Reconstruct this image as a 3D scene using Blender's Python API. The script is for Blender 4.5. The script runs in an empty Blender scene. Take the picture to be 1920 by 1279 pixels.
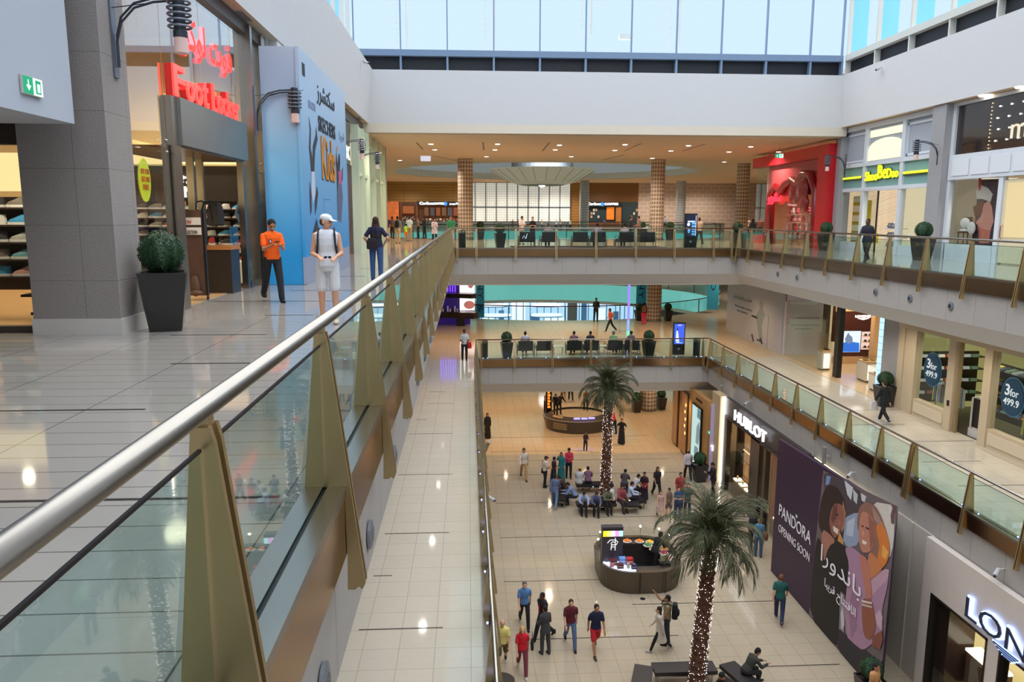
import bpy, bmesh, math, random
from math import sin, cos, pi, radians, sqrt, atan2
from mathutils import Vector, Matrix
random.seed(7)
S = bpy.context.scene
COL = S.collection
R_ = random.Random(11)

# ------------------------------------------------------------------ camera
F = 1450.0; CX = 960.0; CY = 639.5; ZC = 13.75
def _n(v): return Vector(v).normalized()
vy = _n((-82, -235., F)); vx = _n((26040, -170., F)); vx = (vx - vy*vx.dot(vy)).normalized()
vz = vx.cross(vy).normalized()
if vz[1] > 0: vz = -vz
def ray(x, y):
    c = Vector(((x-CX)/F, (y-CY)/F, 1.)); return Vector((vx.dot(c), vy.dot(c), vz.dot(c)))
def onz(x, y, z): d = ray(x, y); t = (z-ZC)/d[2]; return Vector((d[0]*t, d[1]*t, z))
def ony(x, y, Y): d = ray(x, y); t = Y/d[1]; return Vector((d[0]*t, Y, ZC+d[2]*t))
def onx(x, y, X): d = ray(x, y); t = X/d[0]; return Vector((X, d[1]*t, ZC+d[2]*t))
cd = bpy.data.cameras.new('camera'); cam = bpy.data.objects.new('camera', cd); COL.objects.link(cam)
cd.sensor_width = 36; cd.lens = F/1920*36; cd.clip_start = .05; cd.clip_end = 600
M3 = Matrix(((vx[0], -vx[1], -vx[2]), (vy[0], -vy[1], -vy[2]), (vz[0], -vz[1], -vz[2])))
cam.matrix_world = Matrix.Translation((0, 0, ZC)) @ M3.to_4x4()
S.camera = cam
S.view_settings.view_transform = 'Standard'
S.view_settings.look = 'None'
try:
    S.cycles.use_denoising = True
    S.cycles.max_bounces = 7; S.cycles.diffuse_bounces = 3; S.cycles.glossy_bounces = 3
    S.cycles.transparent_max_bounces = 20; S.cycles.transmission_bounces = 4
    S.cycles.caustics_reflective = False; S.cycles.caustics_refractive = False
    S.cycles.sample_clamp_indirect = 4.0
except Exception: pass

Z2, Z1, Z0 = 12.0, 5.9, -0.2

# ------------------------------------------------------------------ materials
def lin(c):
    r = []
    for v in c[:3]:
        v = v/255.
        r.append(v/12.92 if v <= .04045 else ((v+.055)/1.055)**2.4)
    return (*r, 1.)
_M = {}
def mat(name, col, rough=.6, metal=0., em=0., emcol=None, noise=0., nscale=8., bump=0., spec=.5, coat=0.):
    if name in _M: return _M[name]
    m = bpy.data.materials.new(name); m.use_nodes = True; nt = m.node_tree; N = nt.nodes; L = nt.links
    b = N['Principled BSDF']; c = lin(col)
    b.inputs['Base Color'].default_value = c
    b.inputs['Roughness'].default_value = rough; b.inputs['Metallic'].default_value = metal
    b.inputs['Specular IOR Level'].default_value = spec
    if coat: b.inputs['Coat Weight'].default_value = coat; b.inputs['Coat Roughness'].default_value = .05
    if em:
        b.inputs['Emission Color'].default_value = lin(emcol or col); b.inputs['Emission Strength'].default_value = em
    if noise or bump:
        tc = N.new('ShaderNodeTexCoord'); nz = N.new('ShaderNodeTexNoise'); nz.inputs['Scale'].default_value = nscale
        nz.inputs['Detail'].default_value = 4; L.new(tc.outputs['Object'], nz.inputs['Vector'])
        if noise:
            mx = N.new('ShaderNodeMix'); mx.data_type = 'RGBA'
            mx.inputs['A'].default_value = tuple(v*(1-noise) for v in c[:3])+(1,)
            mx.inputs['B'].default_value = tuple(min(1, v*(1+noise)) for v in c[:3])+(1,)
            L.new(nz.outputs['Fac'], mx.inputs['Factor']); L.new(mx.outputs['Result'], b.inputs['Base Color'])
        if bump:
            bp = N.new('ShaderNodeBump'); bp.inputs['Strength'].default_value = bump; bp.inputs['Distance'].default_value = .02
            L.new(nz.outputs['Fac'], bp.inputs['Height']); L.new(bp.outputs['Normal'], b.inputs['Normal'])
    _M[name] = m; return m
def glass(name, col=(205, 232, 225), k=1.0, tint=.9):
    if name in _M: return _M[name]
    m = bpy.data.materials.new(name); m.use_nodes = True; nt = m.node_tree; N = nt.nodes; L = nt.links
    N.remove(N['Principled BSDF']); out = N['Material Output']
    t = N.new('ShaderNodeBsdfTransparent'); t.inputs[0].default_value = lin(col)
    g = N.new('ShaderNodeBsdfGlossy'); g.inputs['Roughness'].default_value = .02; g.inputs['Color'].default_value = (.9, .96, .95, 1)
    ge = N.new('ShaderNodeNewGeometry'); dt = N.new('ShaderNodeVectorMath'); dt.operation = 'DOT_PRODUCT'
    L.new(ge.outputs['Incoming'], dt.inputs[0]); L.new(ge.outputs['Normal'], dt.inputs[1])
    def q(op, a, b=None):
        n = N.new('ShaderNodeMath'); n.operation = op
        for i, v in enumerate((a, b)):
            if v is None: continue
            if isinstance(v, (int, float)): n.inputs[i].default_value = v
            else: L.new(v, n.inputs[i])
        return n
    fr = q('ADD', q('MULTIPLY', q('POWER', q('SUBTRACT', 1., q('ABSOLUTE', dt.outputs['Value']).outputs[0]).outputs[0], 4.).outputs[0], .9).outputs[0], .06)
    ml = q('MULTIPLY', fr.outputs[0], k); ml.use_clamp = True
    mx = N.new('ShaderNodeMixShader'); L.new(ml.outputs[0], mx.inputs[0])
    L.new(t.outputs[0], mx.inputs[1]); L.new(g.outputs[0], mx.inputs[2]); L.new(mx.outputs[0], out.inputs[0])
    _M[name] = m; return m
def tiled(name, col, mortar, w, h, msize, rough=.1, offset=0., noise=.06, nscale=3., spec=.5, vert=False, bump=0.):
    """stone or tile: brick texture over world position; vert maps height to the second axis"""
    m = bpy.data.materials.new(name); m.use_nodes = True; nt = m.node_tree; N = nt.nodes; L = nt.links
    b = N['Principled BSDF']; b.inputs['Roughness'].default_value = rough; b.inputs['Specular IOR Level'].default_value = spec
    g = N.new('ShaderNodeNewGeometry'); vec = g.outputs['Position']
    if vert:
        sp = N.new('ShaderNodeSeparateXYZ'); L.new(vec, sp.inputs[0]); ad = N.new('ShaderNodeMath'); ad.operation = 'ADD'
        L.new(sp.outputs[0], ad.inputs[0]); L.new(sp.outputs[1], ad.inputs[1])
        cb = N.new('ShaderNodeCombineXYZ'); L.new(ad.outputs[0], cb.inputs[0]); L.new(sp.outputs[2], cb.inputs[1]); vec = cb.outputs[0]
    br = N.new('ShaderNodeTexBrick'); L.new(vec, br.inputs['Vector']); br.offset = offset; br.squash = 1
    br.inputs['Scale'].default_value = 1; br.inputs['Brick Width'].default_value = w; br.inputs['Row Height'].default_value = h
    br.inputs['Mortar Size'].default_value = msize; br.inputs['Mortar Smooth'].default_value = .1; br.inputs['Bias'].default_value = 0
    c = lin(col); d = .96
    br.inputs['Color1'].default_value = c; br.inputs['Color2'].default_value = (c[0]*d, c[1]*d, c[2]*d, 1)
    br.inputs['Mortar'].default_value = lin(mortar)
    nz = N.new('ShaderNodeTexNoise'); nz.inputs['Scale'].default_value = nscale; nz.inputs['Detail'].default_value = 6; L.new(vec, nz.inputs['Vector'])
    mp = N.new('ShaderNodeMapRange'); mp.inputs[3].default_value = 1-noise; mp.inputs[4].default_value = 1+noise; L.new(nz.outputs[0], mp.inputs[0])
    mx = N.new('ShaderNodeVectorMath'); mx.operation = 'SCALE'; L.new(br.outputs['Color'], mx.inputs[0]); L.new(mp.outputs[0], mx.inputs['Scale'])
    L.new(mx.outputs[0], b.inputs['Base Color'])
    if bump:
        bp = N.new('ShaderNodeBump'); bp.inputs['Strength'].default_value = bump; bp.inputs['Distance'].default_value = .01
        n2 = N.new('ShaderNodeTexNoise'); n2.inputs['Scale'].default_value = 45; L.new(vec, n2.inputs['Vector'])
        L.new(n2.outputs[0], bp.inputs['Height']); L.new(bp.outputs[0], b.inputs['Normal'])
    _M[name] = m; return m
def lattice(name, c1, c2, sc=7., em=0.):
    """pierced geometric screen pattern around a column or wall"""
    m = bpy.data.materials.new(name); m.use_nodes = True; nt = m.node_tree; N = nt.nodes; L = nt.links
    b = N['Principled BSDF']; b.inputs['Roughness'].default_value = .55
    g = N.new('ShaderNodeTexCoord'); sp = N.new('ShaderNodeSeparateXYZ'); L.new(g.outputs['Object'], sp.inputs[0])
    an = N.new('ShaderNodeMath'); an.operation = 'ARCTAN2'; L.new(sp.outputs[1], an.inputs[0]); L.new(sp.outputs[0], an.inputs[1])
    def mth(op, a, bv):
        q = N.new('ShaderNodeMath'); q.operation = op
        for i, v in enumerate((a, bv)):
            if v is None: continue
            if isinstance(v, (int, float)): q.inputs[i].default_value = v
            else: L.new(v, q.inputs[i])
        return q.outputs[0]
    def wave(src, k):
        return mth('ABSOLUTE', mth('SINE', mth('MULTIPLY', src, k), None), None)
    u = an.outputs[0] if em == 0 else mth('ADD', sp.outputs[0], sp.outputs[1])
    ku = 8. if em == 0 else 12.
    a = wave(u, ku); d = wave(sp.outputs[2], 11.)
    s = mth('GREATER_THAN', mth('ADD', a, d), 1.38)
    t = mth('LESS_THAN', mth('ABSOLUTE', mth('SUBTRACT', mth('ADD', a, d), .85), None), .16)
    k = mth('MAXIMUM', s, t)
    mx = N.new('ShaderNodeMix'); mx.data_type = 'RGBA'; mx.inputs['A'].default_value = lin(c1); mx.inputs['B'].default_value = lin(c2)
    L.new(k, mx.inputs['Factor']); L.new(mx.outputs['Result'], b.inputs['Base Color'])
    if em: L.new(mx.outputs['Result'], b.inputs['Emission Color']); b.inputs['Emission Strength'].default_value = em
    _M[name] = m; return m
def E(name, col, s): return mat(name, (20, 20, 20), .6, em=s, emcol=col)

# ------------------------------------------------------------------ mesh builder
class MB:
    def __init__(s): s.v = []; s.f = []
    def add(s, vs, fs):
        o = len(s.v); s.v += [tuple(v) for v in vs]; s.f += [tuple(i+o for i in f) for f in fs]; return s
    def box(s, x0, x1, y0, y1, z0, z1):
        if x0 > x1: x0, x1 = x1, x0
        if y0 > y1: y0, y1 = y1, y0
        if z0 > z1: z0, z1 = z1, z0
        return s.add([(x0,y0,z0),(x1,y0,z0),(x1,y1,z0),(x0,y1,z0),(x0,y0,z1),(x1,y0,z1),(x1,y1,z1),(x0,y1,z1)],
                     [(0,3,2,1),(4,5,6,7),(0,1,5,4),(1,2,6,5),(2,3,7,6),(3,0,4,7)])
    def prism(s, pa, pb):
        n = len(pa); return s.add(list(pa)+list(pb), [tuple(range(n))[::-1], tuple(range(n, 2*n))]+[(i,(i+1)%n,n+(i+1)%n,n+i) for i in range(n)])
    def quad(s, *p): return s.add(p, [tuple(range(len(p)))])
    def rings(s, R, cap=True):
        n = len(R[0]); vs = [p for r in R for p in r]; fs = []
        for k in range(len(R)-1):
            for i in range(n):
                j = (i+1) % n; fs.append((k*n+i, k*n+j, (k+1)*n+j, (k+1)*n+i))
        if cap: fs += [tuple(range(n))[::-1], tuple((len(R)-1)*n+i for i in range(n))]
        return s.add(vs, fs)
    def tube(s, pts, r, n=8, cap=True):
        pts = [Vector(p) for p in pts]; R = []
        rr = r if isinstance(r, (list, tuple)) else [r]*len(pts)
        t0 = (pts[1]-pts[0]).normalized(); u = t0.orthogonal().normalized()
        for i, p in enumerate(pts):
            t = (pts[min(i+1, len(pts)-1)]-pts[max(i-1, 0)]).normalized(); u = (u-t*u.dot(t)).normalized(); w = t.cross(u)
            R.append([p+(u*cos(a*2*pi/n)+w*sin(a*2*pi/n))*rr[i] for a in range(n)])
        return s.rings(R, cap)
    def lathe(s, prof, c=(0,0,0), n=20, sx=1., sy=1.):
        return s.rings([[(c[0]+r*sx*cos(a*2*pi/n), c[1]+r*sy*sin(a*2*pi/n), c[2]+z) for a in range(n)] for r, z in prof])
    def ell(s, c, r, M=None, n=12, m=8):
        R = []; c = Vector(c)
        for k in range(m+1):
            th = pi*(k+.02*(k==0)-.02*(k==m))/m; ring = []
            for i in range(n):
                a = 2*pi*i/n; p = Vector((r[0]*sin(th)*cos(a), r[1]*sin(th)*sin(a), -r[2]*cos(th)))
                ring.append(c+(M @ p if M else p))
            R.append(ring)
        return s.rings(R)
    def cap(s, a, b, ra, rb, n=10):
        a = Vector(a); b = Vector(b); d = (b-a); l = d.length or 1e-4; d = d/l; u = d.orthogonal().normalized(); w = d.cross(u); R = []
        for (c, r, sg) in ((a, ra, -1), (b, rb, 1)):
            for q in ((1., .2), (.85, .5), (.5, .86), (0, 1.)) if sg < 0 else ((0, 1.), (.5, .86), (.85, .5), (1., .2)):
                R.append([c+d*(sg*q[0]*r)+(u*cos(i*2*pi/n)+w*sin(i*2*pi/n))*(r*q[1]) for i in range(n)])
        return s.rings(R)
    def build(s, name, m, parent=None, smooth=False, loc=None, rot=0., mats=None):
        me = bpy.data.meshes.new(name); vs = s.v
        if parent is not None and loc is None and not parent.get('_local'):
            o = gl(parent); vs = [(a-o[0], b-o[1], c-o[2]) for a, b, c in vs]
        me.from_pydata(vs, [], s.f); me.update()
        if m: me.materials.append(m)
        if smooth:
            me.polygons.foreach_set('use_smooth', [True]*len(me.polygons))
        ob = bpy.data.objects.new(name, me); COL.objects.link(ob)
        if parent is not None: ob.parent = parent
        if loc is not None: ob.location = loc; ob.rotation_euler = (0, 0, rot)
        return ob
def gl(o):
    v = Vector(o.location)
    while o.parent is not None: o = o.parent; v += Vector(o.location)
    return v
def tag(o, label, cat, group=None, kind=None):
    o['label'] = label; o['category'] = cat
    if group: o['group'] = group
    if kind: o['kind'] = kind
    return o
def thing(name, label, cat, loc=(0,0,0), rot=0., group=None, local=False):
    o = bpy.data.objects.new(name, None); COL.objects.link(o); o.empty_display_size = .2
    o.location = loc; o.rotation_euler = (0,0,rot); tag(o, label, cat, group)
    if local: o['_local'] = 1
    return o
def struct(mb, name, m, smooth=False):
    o = mb.build(name, m, smooth=smooth); o['kind'] = 'structure'; return o
def kids(o): return [c for c in bpy.data.objects if c.parent == o]
def copy_tree(o, loc=None, rot=None, label=None, group=None, scale=None):
    r = o.copy(); COL.objects.link(r)
    if loc is not None: r.location = loc
    if rot is not None: r.rotation_euler = (0, 0, rot)
    if scale is not None: r.scale = (scale,)*3
    if label: r['label'] = label
    if group: r['group'] = group
    for c in kids(o):
        d = c.copy(); COL.objects.link(d); d.parent = r
        for e in kids(c):
            g = e.copy(); COL.objects.link(g); g.parent = d
    return r
def bx(*a): return MB().box(*a)

# ------------------------------------------------------------------ arabic shaping (contextual letter forms, visual order)
AR = {'ا':(0xFE8D,0),'ب':(0xFE8F,1),'ت':(0xFE95,1),'ج':(0xFE9D,1),'ح':(0xFEA1,1),'د':(0xFEA9,0),'ر':(0xFEAD,0),'ز':(0xFEAF,0),
      'س':(0xFEB1,1),'ش':(0xFEB5,1),'ف':(0xFED1,1),'ق':(0xFED5,1),'ك':(0xFED9,1),'ل':(0xFEDD,1),'م':(0xFEE1,1),'ن':(0xFEE5,1),
      'و':(0xFEED,0),'ي':(0xFEF1,1),'ة':(0xFE93,0),'ع':(0xFEC9,1),'ى':(0xFEEF,0)}
def shape(t):
    out = []
    for w in t.split(' '):
        r = []
        for i, c in enumerate(w):
            b, dual = AR[c]; prev = i > 0 and AR[w[i-1]][1]; nxt = dual and i < len(w)-1
            if prev and nxt: r.append(chr(b+3))
            elif nxt: r.append(chr(b+2))
            elif prev: r.append(chr(b+1))
            else: r.append(chr(b))
        out.append(''.join(r)[::-1])
    return ' '.join(out[::-1])
def textmesh(body, depth=.02, bold=0.):
    c = bpy.data.curves.new('t', 'FONT'); c.body = body; c.size = 1; c.extrude = depth; c.offset = bold; c.resolution_u = 3
    o = bpy.data.objects.new('t', c)
    me = bpy.data.meshes.new_from_object(o)
    vs = [v.co.copy() for v in me.vertices]; fs = [tuple(p.vertices) for p in me.polygons]
    bpy.data.objects.remove(o); bpy.data.meshes.remove(me)
    return vs, fs
def text(body, name, m, o, u, v, w, h, depth=.03, bold=0., parent=None, bend=None):
    """lettering filling a w x h rectangle at origin o, along unit u, up v"""
    vs, fs = textmesh(body, 1., bold); o = Vector(o); u = Vector(u).normalized(); v = Vector(v).normalized(); n = u.cross(v)
    x0 = min(p.x for p in vs); x1 = max(p.x for p in vs); y0 = min(p.y for p in vs); y1 = max(p.y for p in vs)
    mb = MB(); mb.add([o+u*((p.x-x0)/(x1-x0)*w)+v*((p.y-y0)/(y1-y0)*h)+n*((p.z+1)/2*depth) for p in vs], fs)
    return mb.build(name, m, parent)
SUN = 5.2
# ------------------------------------------------------------------ palette
WHITE = mat('white_plaster', (226, 225, 226), .75, noise=.02, nscale=2)
CREAMW = mat('cream_plaster', (226, 214, 196), .75, noise=.02, nscale=2)
CEIL = mat('ceiling_plaster', (226, 200, 168), .8, noise=.02, nscale=1)  # warm tint in the base colour stands in for bounced light
FL2 = tiled('floor_upper', (166, 160, 153), (96, 92, 86), 1.16, .33, .006, .06, noise=.05, nscale=30, spec=.62)
FL1 = tiled('floor_middle', (206, 197, 182), (180, 166, 146), .66, .66, .008, .07, noise=.05, nscale=8)
FL0 = tiled('floor_ground', (182, 167, 145), (156, 140, 120), .66, .66, .009, .08, noise=.05, nscale=8)
STONE = tiled('fascia_stone', (178, 171, 165), (150, 142, 134), 1.35, 3., .012, .7, noise=.07, nscale=6, vert=True, bump=.25)
RIB = tiled('pillar_stone', (150, 143, 140), (120, 114, 110), 1.2, .8, .005, .85, noise=.14, nscale=30, vert=True, bump=.8)
SKIRT = mat('skirting', (205, 200, 196), .4)
STEEL = mat('brushed_steel', (168, 162, 154), .26, 1., noise=.08, nscale=3)
BRONZE = mat('fin_bronze', (200, 176, 130), .34, .85, noise=.1, nscale=4)
PANEL = mat('steel_panel', (175, 140, 100), .2, 1., noise=.06, nscale=1.2)
PANELG = mat('steel_panel_grey', (150, 132, 112), .22, 1., noise=.06, nscale=1.2)
DARK = mat('dark_slot', (22, 20, 22), .5)
BLACK = mat('black_satin', (18, 17, 19), .35)
GLASS = glass('balustrade_glass', (212, 236, 233), 1.15)
SHOPG = glass('shop_glass', (236, 240, 236), .9)
TEAL = mat('teal_glass', (120, 204, 200), .12, em=.5, emcol=(120, 210, 205), noise=.12, nscale=.4)
WARMW = E('warm_light', (255, 228, 178), 3.2); HOT = E('hot_light', (255, 246, 226), 9.)
YPF = 42.15
RC = (7.3, 74.5); RR = 16.5

def slab(edge, z, far_r):
    pass
def floor_with_hole(x0, x1, y0, y1, z, c, r, n=96):
    angs = [2*pi*i/n for i in range(n)]+[atan2(y-c[1], x-c[0]) % (2*pi) for x in (x0, x1) for y in (y0, y1)]
    angs = sorted(set(angs)); mb = MB(); P = []; Q = []
    for a in angs:
        dx, dy = cos(a), sin(a); t = 1e9
        if dx > 1e-9: t = min(t, (x1-c[0])/dx)
        if dx < -1e-9: t = min(t, (x0-c[0])/dx)
        if dy > 1e-9: t = min(t, (y1-c[1])/dy)
        if dy < -1e-9: t = min(t, (y0-c[1])/dy)
        P.append((c[0]+dx*r, c[1]+dy*r, z)); Q.append((c[0]+dx*t, c[1]+dy*t, z))
    k = len(angs); t_ = .05
    mb.add(P+Q, [(i, k+i, k+(i+1) % k, (i+1) % k) for i in range(k)])
    lo = [(x, y, z_-t_) for x, y, z_ in P+Q]; mb.add(lo, [((i+1) % k, k+(i+1) % k, k+i, i) for i in range(k)])
    mb.add(P+lo[:k], [(i, (i+1) % k, k+(i+1) % k, k+i) for i in range(k)]); mb.add(Q+lo[k:], [(i, k+i, k+(i+1) % k, (i+1) % k) for i in range(k)])
    return mb
def ring_wall(c, r, z0, z1, n=96, a0=0, a1=2*pi):
    mb = MB(); A = [a0+(a1-a0)*i/n for i in range(n+1)]
    mb.add([(c[0]+r*cos(a), c[1]+r*sin(a), z) for z in (z0, z1) for a in A], [(i, i+1, n+2+i, n+1+i) for i in range(n)])
    return mb

# floors and the underside of each level
XL2, XR2, XL1, XR1 = -.92, 14.77, .37, 13.45
struct(bx(-7, XL2, -3, YPF, Z2-.06, Z2).box(-14, -7, -3, 11.9, Z2-.06, Z2), 'floor', FL2)
struct(bx(XR2, 26, -3, YPF, Z2-.06, Z2), 'floor', FL2)
struct(floor_with_hole(-14, 40, YPF, 99, Z2, RC, RR), 'floor', tiled('floor_upper_far', (205, 186, 160), (170, 145, 118), .66, .66, .006, .09, noise=.05, nscale=6))
struct(bx(-9, XL1, -3, YPF, Z1-.06, Z1), 'floor', FL1)
struct(bx(XR1, 26, -3, YPF, Z1-.06, Z1), 'floor', FL1)
struct(floor_with_hole(-14, 40, YPF, 99, Z1, RC, RR), 'floor', tiled('floor_middle_far', (214, 190, 158), (176, 146, 112), .66, .66, .006, .09, noise=.05, nscale=6))
struct(bx(-9, 26, -3, 44, Z0-.06, Z0), 'floor', FL0)
struct(bx(-14, 40, 44, 99, Z0-.06, Z0), 'floor', tiled('floor_ground_far', (212, 184, 148), (170, 142, 110), .66, .66, .007, .09, noise=.06, nscale=5))
# undersides (ceilings of the lower levels)
for (z, xl, xr) in ((Z2, XL2, XR2), (Z1, XL1, XR1)):
    zb = z-2.01; d = .75
    struct(bx(-9, xl-d, -3, YPF, zb, zb+.08), 'ceiling', WHITE)
    struct(bx(xr+d, 26, -3, YPF, zb, zb+.08), 'ceiling', WHITE)
    struct(floor_with_hole(-14, 40, YPF+d, 99, zb, RC, RR-.02), 'ceiling', CREAMW)
    # sloping plaster soffit, stone fascia
    struct(MB().quad((xl-d, -3, zb), (xl, -3, z-1.4), (xl, YPF, z-1.4), (xl-d, YPF+d, zb)), 'trim_1', WHITE)
    struct(MB().quad((xr+d, -3, zb), (xr, -3, z-1.4), (xr, YPF, z-1.4), (xr+d, YPF+d, zb)), 'trim_2', WHITE)
    struct(MB().quad((xl-d, YPF+d, zb), (xl, YPF, z-1.4), (xr, YPF, z-1.4), (xr+d, YPF+d, zb)), 'trim_3', WHITE)
    struct(bx(xl-.08, xl, -3, YPF, z-1.4, z-.05), 'trim_4', STONE)
    struct(bx(xr, xr+.08, -3, YPF, z-1.4, z-.05), 'trim_5', STONE)
    struct(bx(xl-.08, xr+.08, YPF, YPF+.08, z-1.4, z-.05), 'trim_6', STONE)
    # teal glass fascia round the far void
    struct(ring_wall(RC, RR, z-1.95, z), 'trim_7', TEAL)
    struct(ring_wall(RC, RR+.02, z-2.3, z-1.95), 'trim_8', WHITE)
# near crossing that closes the void behind the viewpoint
struct(bx(XL2, XR2, -3, -.6, Z2-1.4, Z2), 'floor', FL2)
struct(bx(XL1, XR1, -3, -.6, Z1-1.4, Z1), 'floor', FL1)
struct(bx(-14, 40, -3.2, -3, Z0, 24), 'wall_near', WHITE)

# dark joints set in the floors
JT = mat('joint_strip', (40, 34, 32), .4)
def joint(x0, x1, y, z, w=.03):
    struct(bx(x0, x1, y-w/2, y+w/2, z, z+.004), 'trim_9', JT)
for x0, x1, y in [(-5.3,-1.2,4.72),(-4.5,-2.95,7.03),(-3.55,-2.4,9.26),(-4.4,-3.0,11.53),(-3.6,-2.75,13.8),(-5.2,-1.6,16.1),(-6.08,-4.1,19.9),(-4.2,-2.2,18.4),(-4.9,-3.0,22.7),(-3.6,-1.6,26)]: joint(x0, x1, y, Z2)
for x0, x1, y in [(-2.15,-.54,13.9),(-2.14,-1.73,16.15),(-2.13,-.53,18.44),(-2.2,-.54,22.9),(-2.2,-.6,27.4),(-2.1,-1.67,29.4),(-1.8,-.68,32),(-1.8,-1.08,34.2),
                  (15.82,17.78,30.05),(14.31,16.64,27.85),(15.68,17.89,25.6),(14.64,16.62,23.35),(15.61,17,34.6),(14.4,16.5,21.1),(15.7,17.6,18.9)]: joint(x0, x1, y, Z1)
for x0, x1, y in [(1.28,5.03,27.95),(1.29,5.61,32.1),(5.86,11.54,25.95),(1.99,6.99,23.8),(7.41,11.6,21.85),(1.36,12.33,40.4),(1.27,5.22,36.2),(5.85,9.38,34.2),(1.38,11.58,42.8),(1.24,7.04,44.6),(6.5,10.5,30.1),(.6,11.5,47.6)]: joint(x0, x1, y, Z0, .04)

# ------------------------------------------------------------------ upper walls of the well, clerestory and sky
BW = [(-5.02, 18.35), (-4.7, 20.9)]
YB, YT = 40.65, 40.3; XRB, XRT = 19.5, 19.22
struct(MB().prism([(-5.02,-3,18.35),(-5.02,YB,18.35),(-5.02,YB,18.35+.001),(-5.02,-3,18.351)], [(-4.7,-3,20.9),(-4.7,YT,20.9),(-5.3,YT,20.9),(-5.3,-3,20.9)]), 'wall_left', WHITE)
struct(MB().prism([(XRB,-3,18.35),(XRB,YB,18.35),(XRB+.01,YB,18.35),(XRB+.01,-3,18.35)], [(XRT,-3,20.9),(XRT,YT,20.9),(XRT+.6,YT,20.9),(XRT+.6,-3,20.9)]), 'wall_right', WHITE)
struct(MB().prism([(-5.02,YB,18.35),(XRB,YB,18.35),(XRB,YB+.01,18.35),(-5.02,YB+.01,18.35)], [(-4.7,YT,20.9),(XRT,YT,20.9),(XRT,YT+.6,20.9),(-4.7,YT+.6,20.9)]), 'wall_back', WHITE)
struct(bx(-5.3, 19.8, YB, YB+.5, 17.9, 18.35), 'trim_10', CREAMW)
struct(bx(-14, -5.02, 11.1, YB+.5, 18.35, 18.5), 'ceiling', CEIL)
struct(bx(XRB, 40, -3, YB+.5, 18.35, 18.5), 'ceiling', CEIL)
RD = (7.4, 75.6); DR = 14.3
struct(floor_with_hole(-14, 40, YB+.3, 99, 17.9, RD, DR), 'ceiling', CEIL)
struct(ring_wall(RD, DR, 17.9, 21.), 'wall_drum', mat('drum_plaster_glow', (176, 184, 192), .8, em=.22))  # plaster emission stands in for light on the dim drum wall
struct(MB().add([(RD[0]+DR*cos(a*pi/24), RD[1]+DR*sin(a*pi/24), 21.) for a in range(48)], [tuple(range(48))]), 'ceiling', mat('drum_lid_glow', (190, 194, 200), .8, em=.25))  # lid plaster also glows faintly in place of real lighting
struct(ring_wall(RD, DR-.02, 17.92, 18.5), 'trim_11', CREAMW)
# roof over the far hall and side shops, above the ceilings
struct(bx(-14, 40, 41.5, 100, 21.2, 21.4), 'ceiling', WHITE)

NAVY = mat('slot_interior', (20, 20, 26), .5); FRAME = mat('clerestory_frame', (120, 142, 170), .5); FRAMEW = mat('clerestory_frame_pale', (214, 214, 206), .5)
SKYG = glass('sky_glass', (255, 255, 255), .2); SKYB = glass('sky_glass_blue', (120, 190, 240), .5)
def clerestory(name, a, b, frame, pitch, blue, mull=.05):
    """dark vent slots, sill beam, mullions and tall panes along a-b (2D) above z 20.9"""
    a = Vector(a); b = Vector(b); d = (b-a); Lh = d.length; d /= Lh; o = Vector((-d.y, d.x))
    if o.dot(Vector((7, 20))-a) > 0: o = -o      # outward
    def bar(mb, s0, s1, o0, o1, z0, z1):
        q = lambda s, t: tuple(a+d*s+o*t)
        p = [q(s0,o0), q(s1,o0), q(s1,o1), q(s0,o1)]
        mb.prism([(*r, z0) for r in p], [(*r, z1) for r in p])
    r = struct(MB().box(0,0,0,0,0,0) if 0 else (lambda m: (bar(m, 0, Lh, .35, .4, 20.9, 21.62), m)[1])(MB()), 'trim_12', NAVY)
    m = MB(); bar(m, 0, Lh, .05, .45, 21.6, 21.9); bar(m, 0, Lh, .12, .2, 24.9, 25.0); struct(m, 'trim_13', frame)
    k = int(Lh/pitch)+1; m = MB()
    for i in range(k+1):
        s = min(Lh-.03, i*pitch+.02); bar(m, max(0, s-mull), s+mull, .08, .4, 20.9, 21.62)
    struct(m, 'trim_14', frame); m = MB(); g = MB(); gb = MB()
    for i in range(k+1):
        s = min(Lh-.03, i*pitch+.02); w = mull*(.55 if not blue else 1.3)
        bar(m, max(0, s-w), s+w, .12, .3, 21.9, 30)
        if i < k:
            e = min(Lh, s+pitch); q = lambda ss: tuple(a+d*ss+o*.2)
            g.quad((*q(s), 21.9), (*q(e), 21.9), (*q(e), 30), (*q(s), 30))
            if blue: 
                q2 = lambda ss, t: tuple(a+d*ss+o*t)
                gb.quad((*q2(s+w, .3), 21.9), (*q2(s+w, 1.1), 21.9), (*q2(s+w, 1.1), 30), (*q2(s+w, .3), 30))
    struct(m, 'trim_15', frame if not blue else FRAMEW); struct(g, 'window_1', SKYG)
    if blue: struct(gb, 'window_2', mat('blue_fin', (110, 180, 235), .4, em=.5, emcol=(120, 190, 245)))
clerestory('front', (-5.65, 40.4), (XRT+.05, 40.4), FRAME, 2.32, False)
clerestory('left', (-5.65, -3), (-5.65, 40.4), FRAME, 2.3, True)
clerestory('right', (XRT+.05, 40.4), (XRT+.05, -3), FRAMEW, 2.9, True)
m = MB()
for y in range(0, 42, 6): m.box(-5.5, 20, y-.15, y+.15, 30, 30.6)
for x in (-5.2, 1.2, 7.3, 13.4, 19.7): m.box(x-.12, x+.12, -3, 41, 29.8, 30)
struct(m, 'trim_16', FRAMEW)
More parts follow.
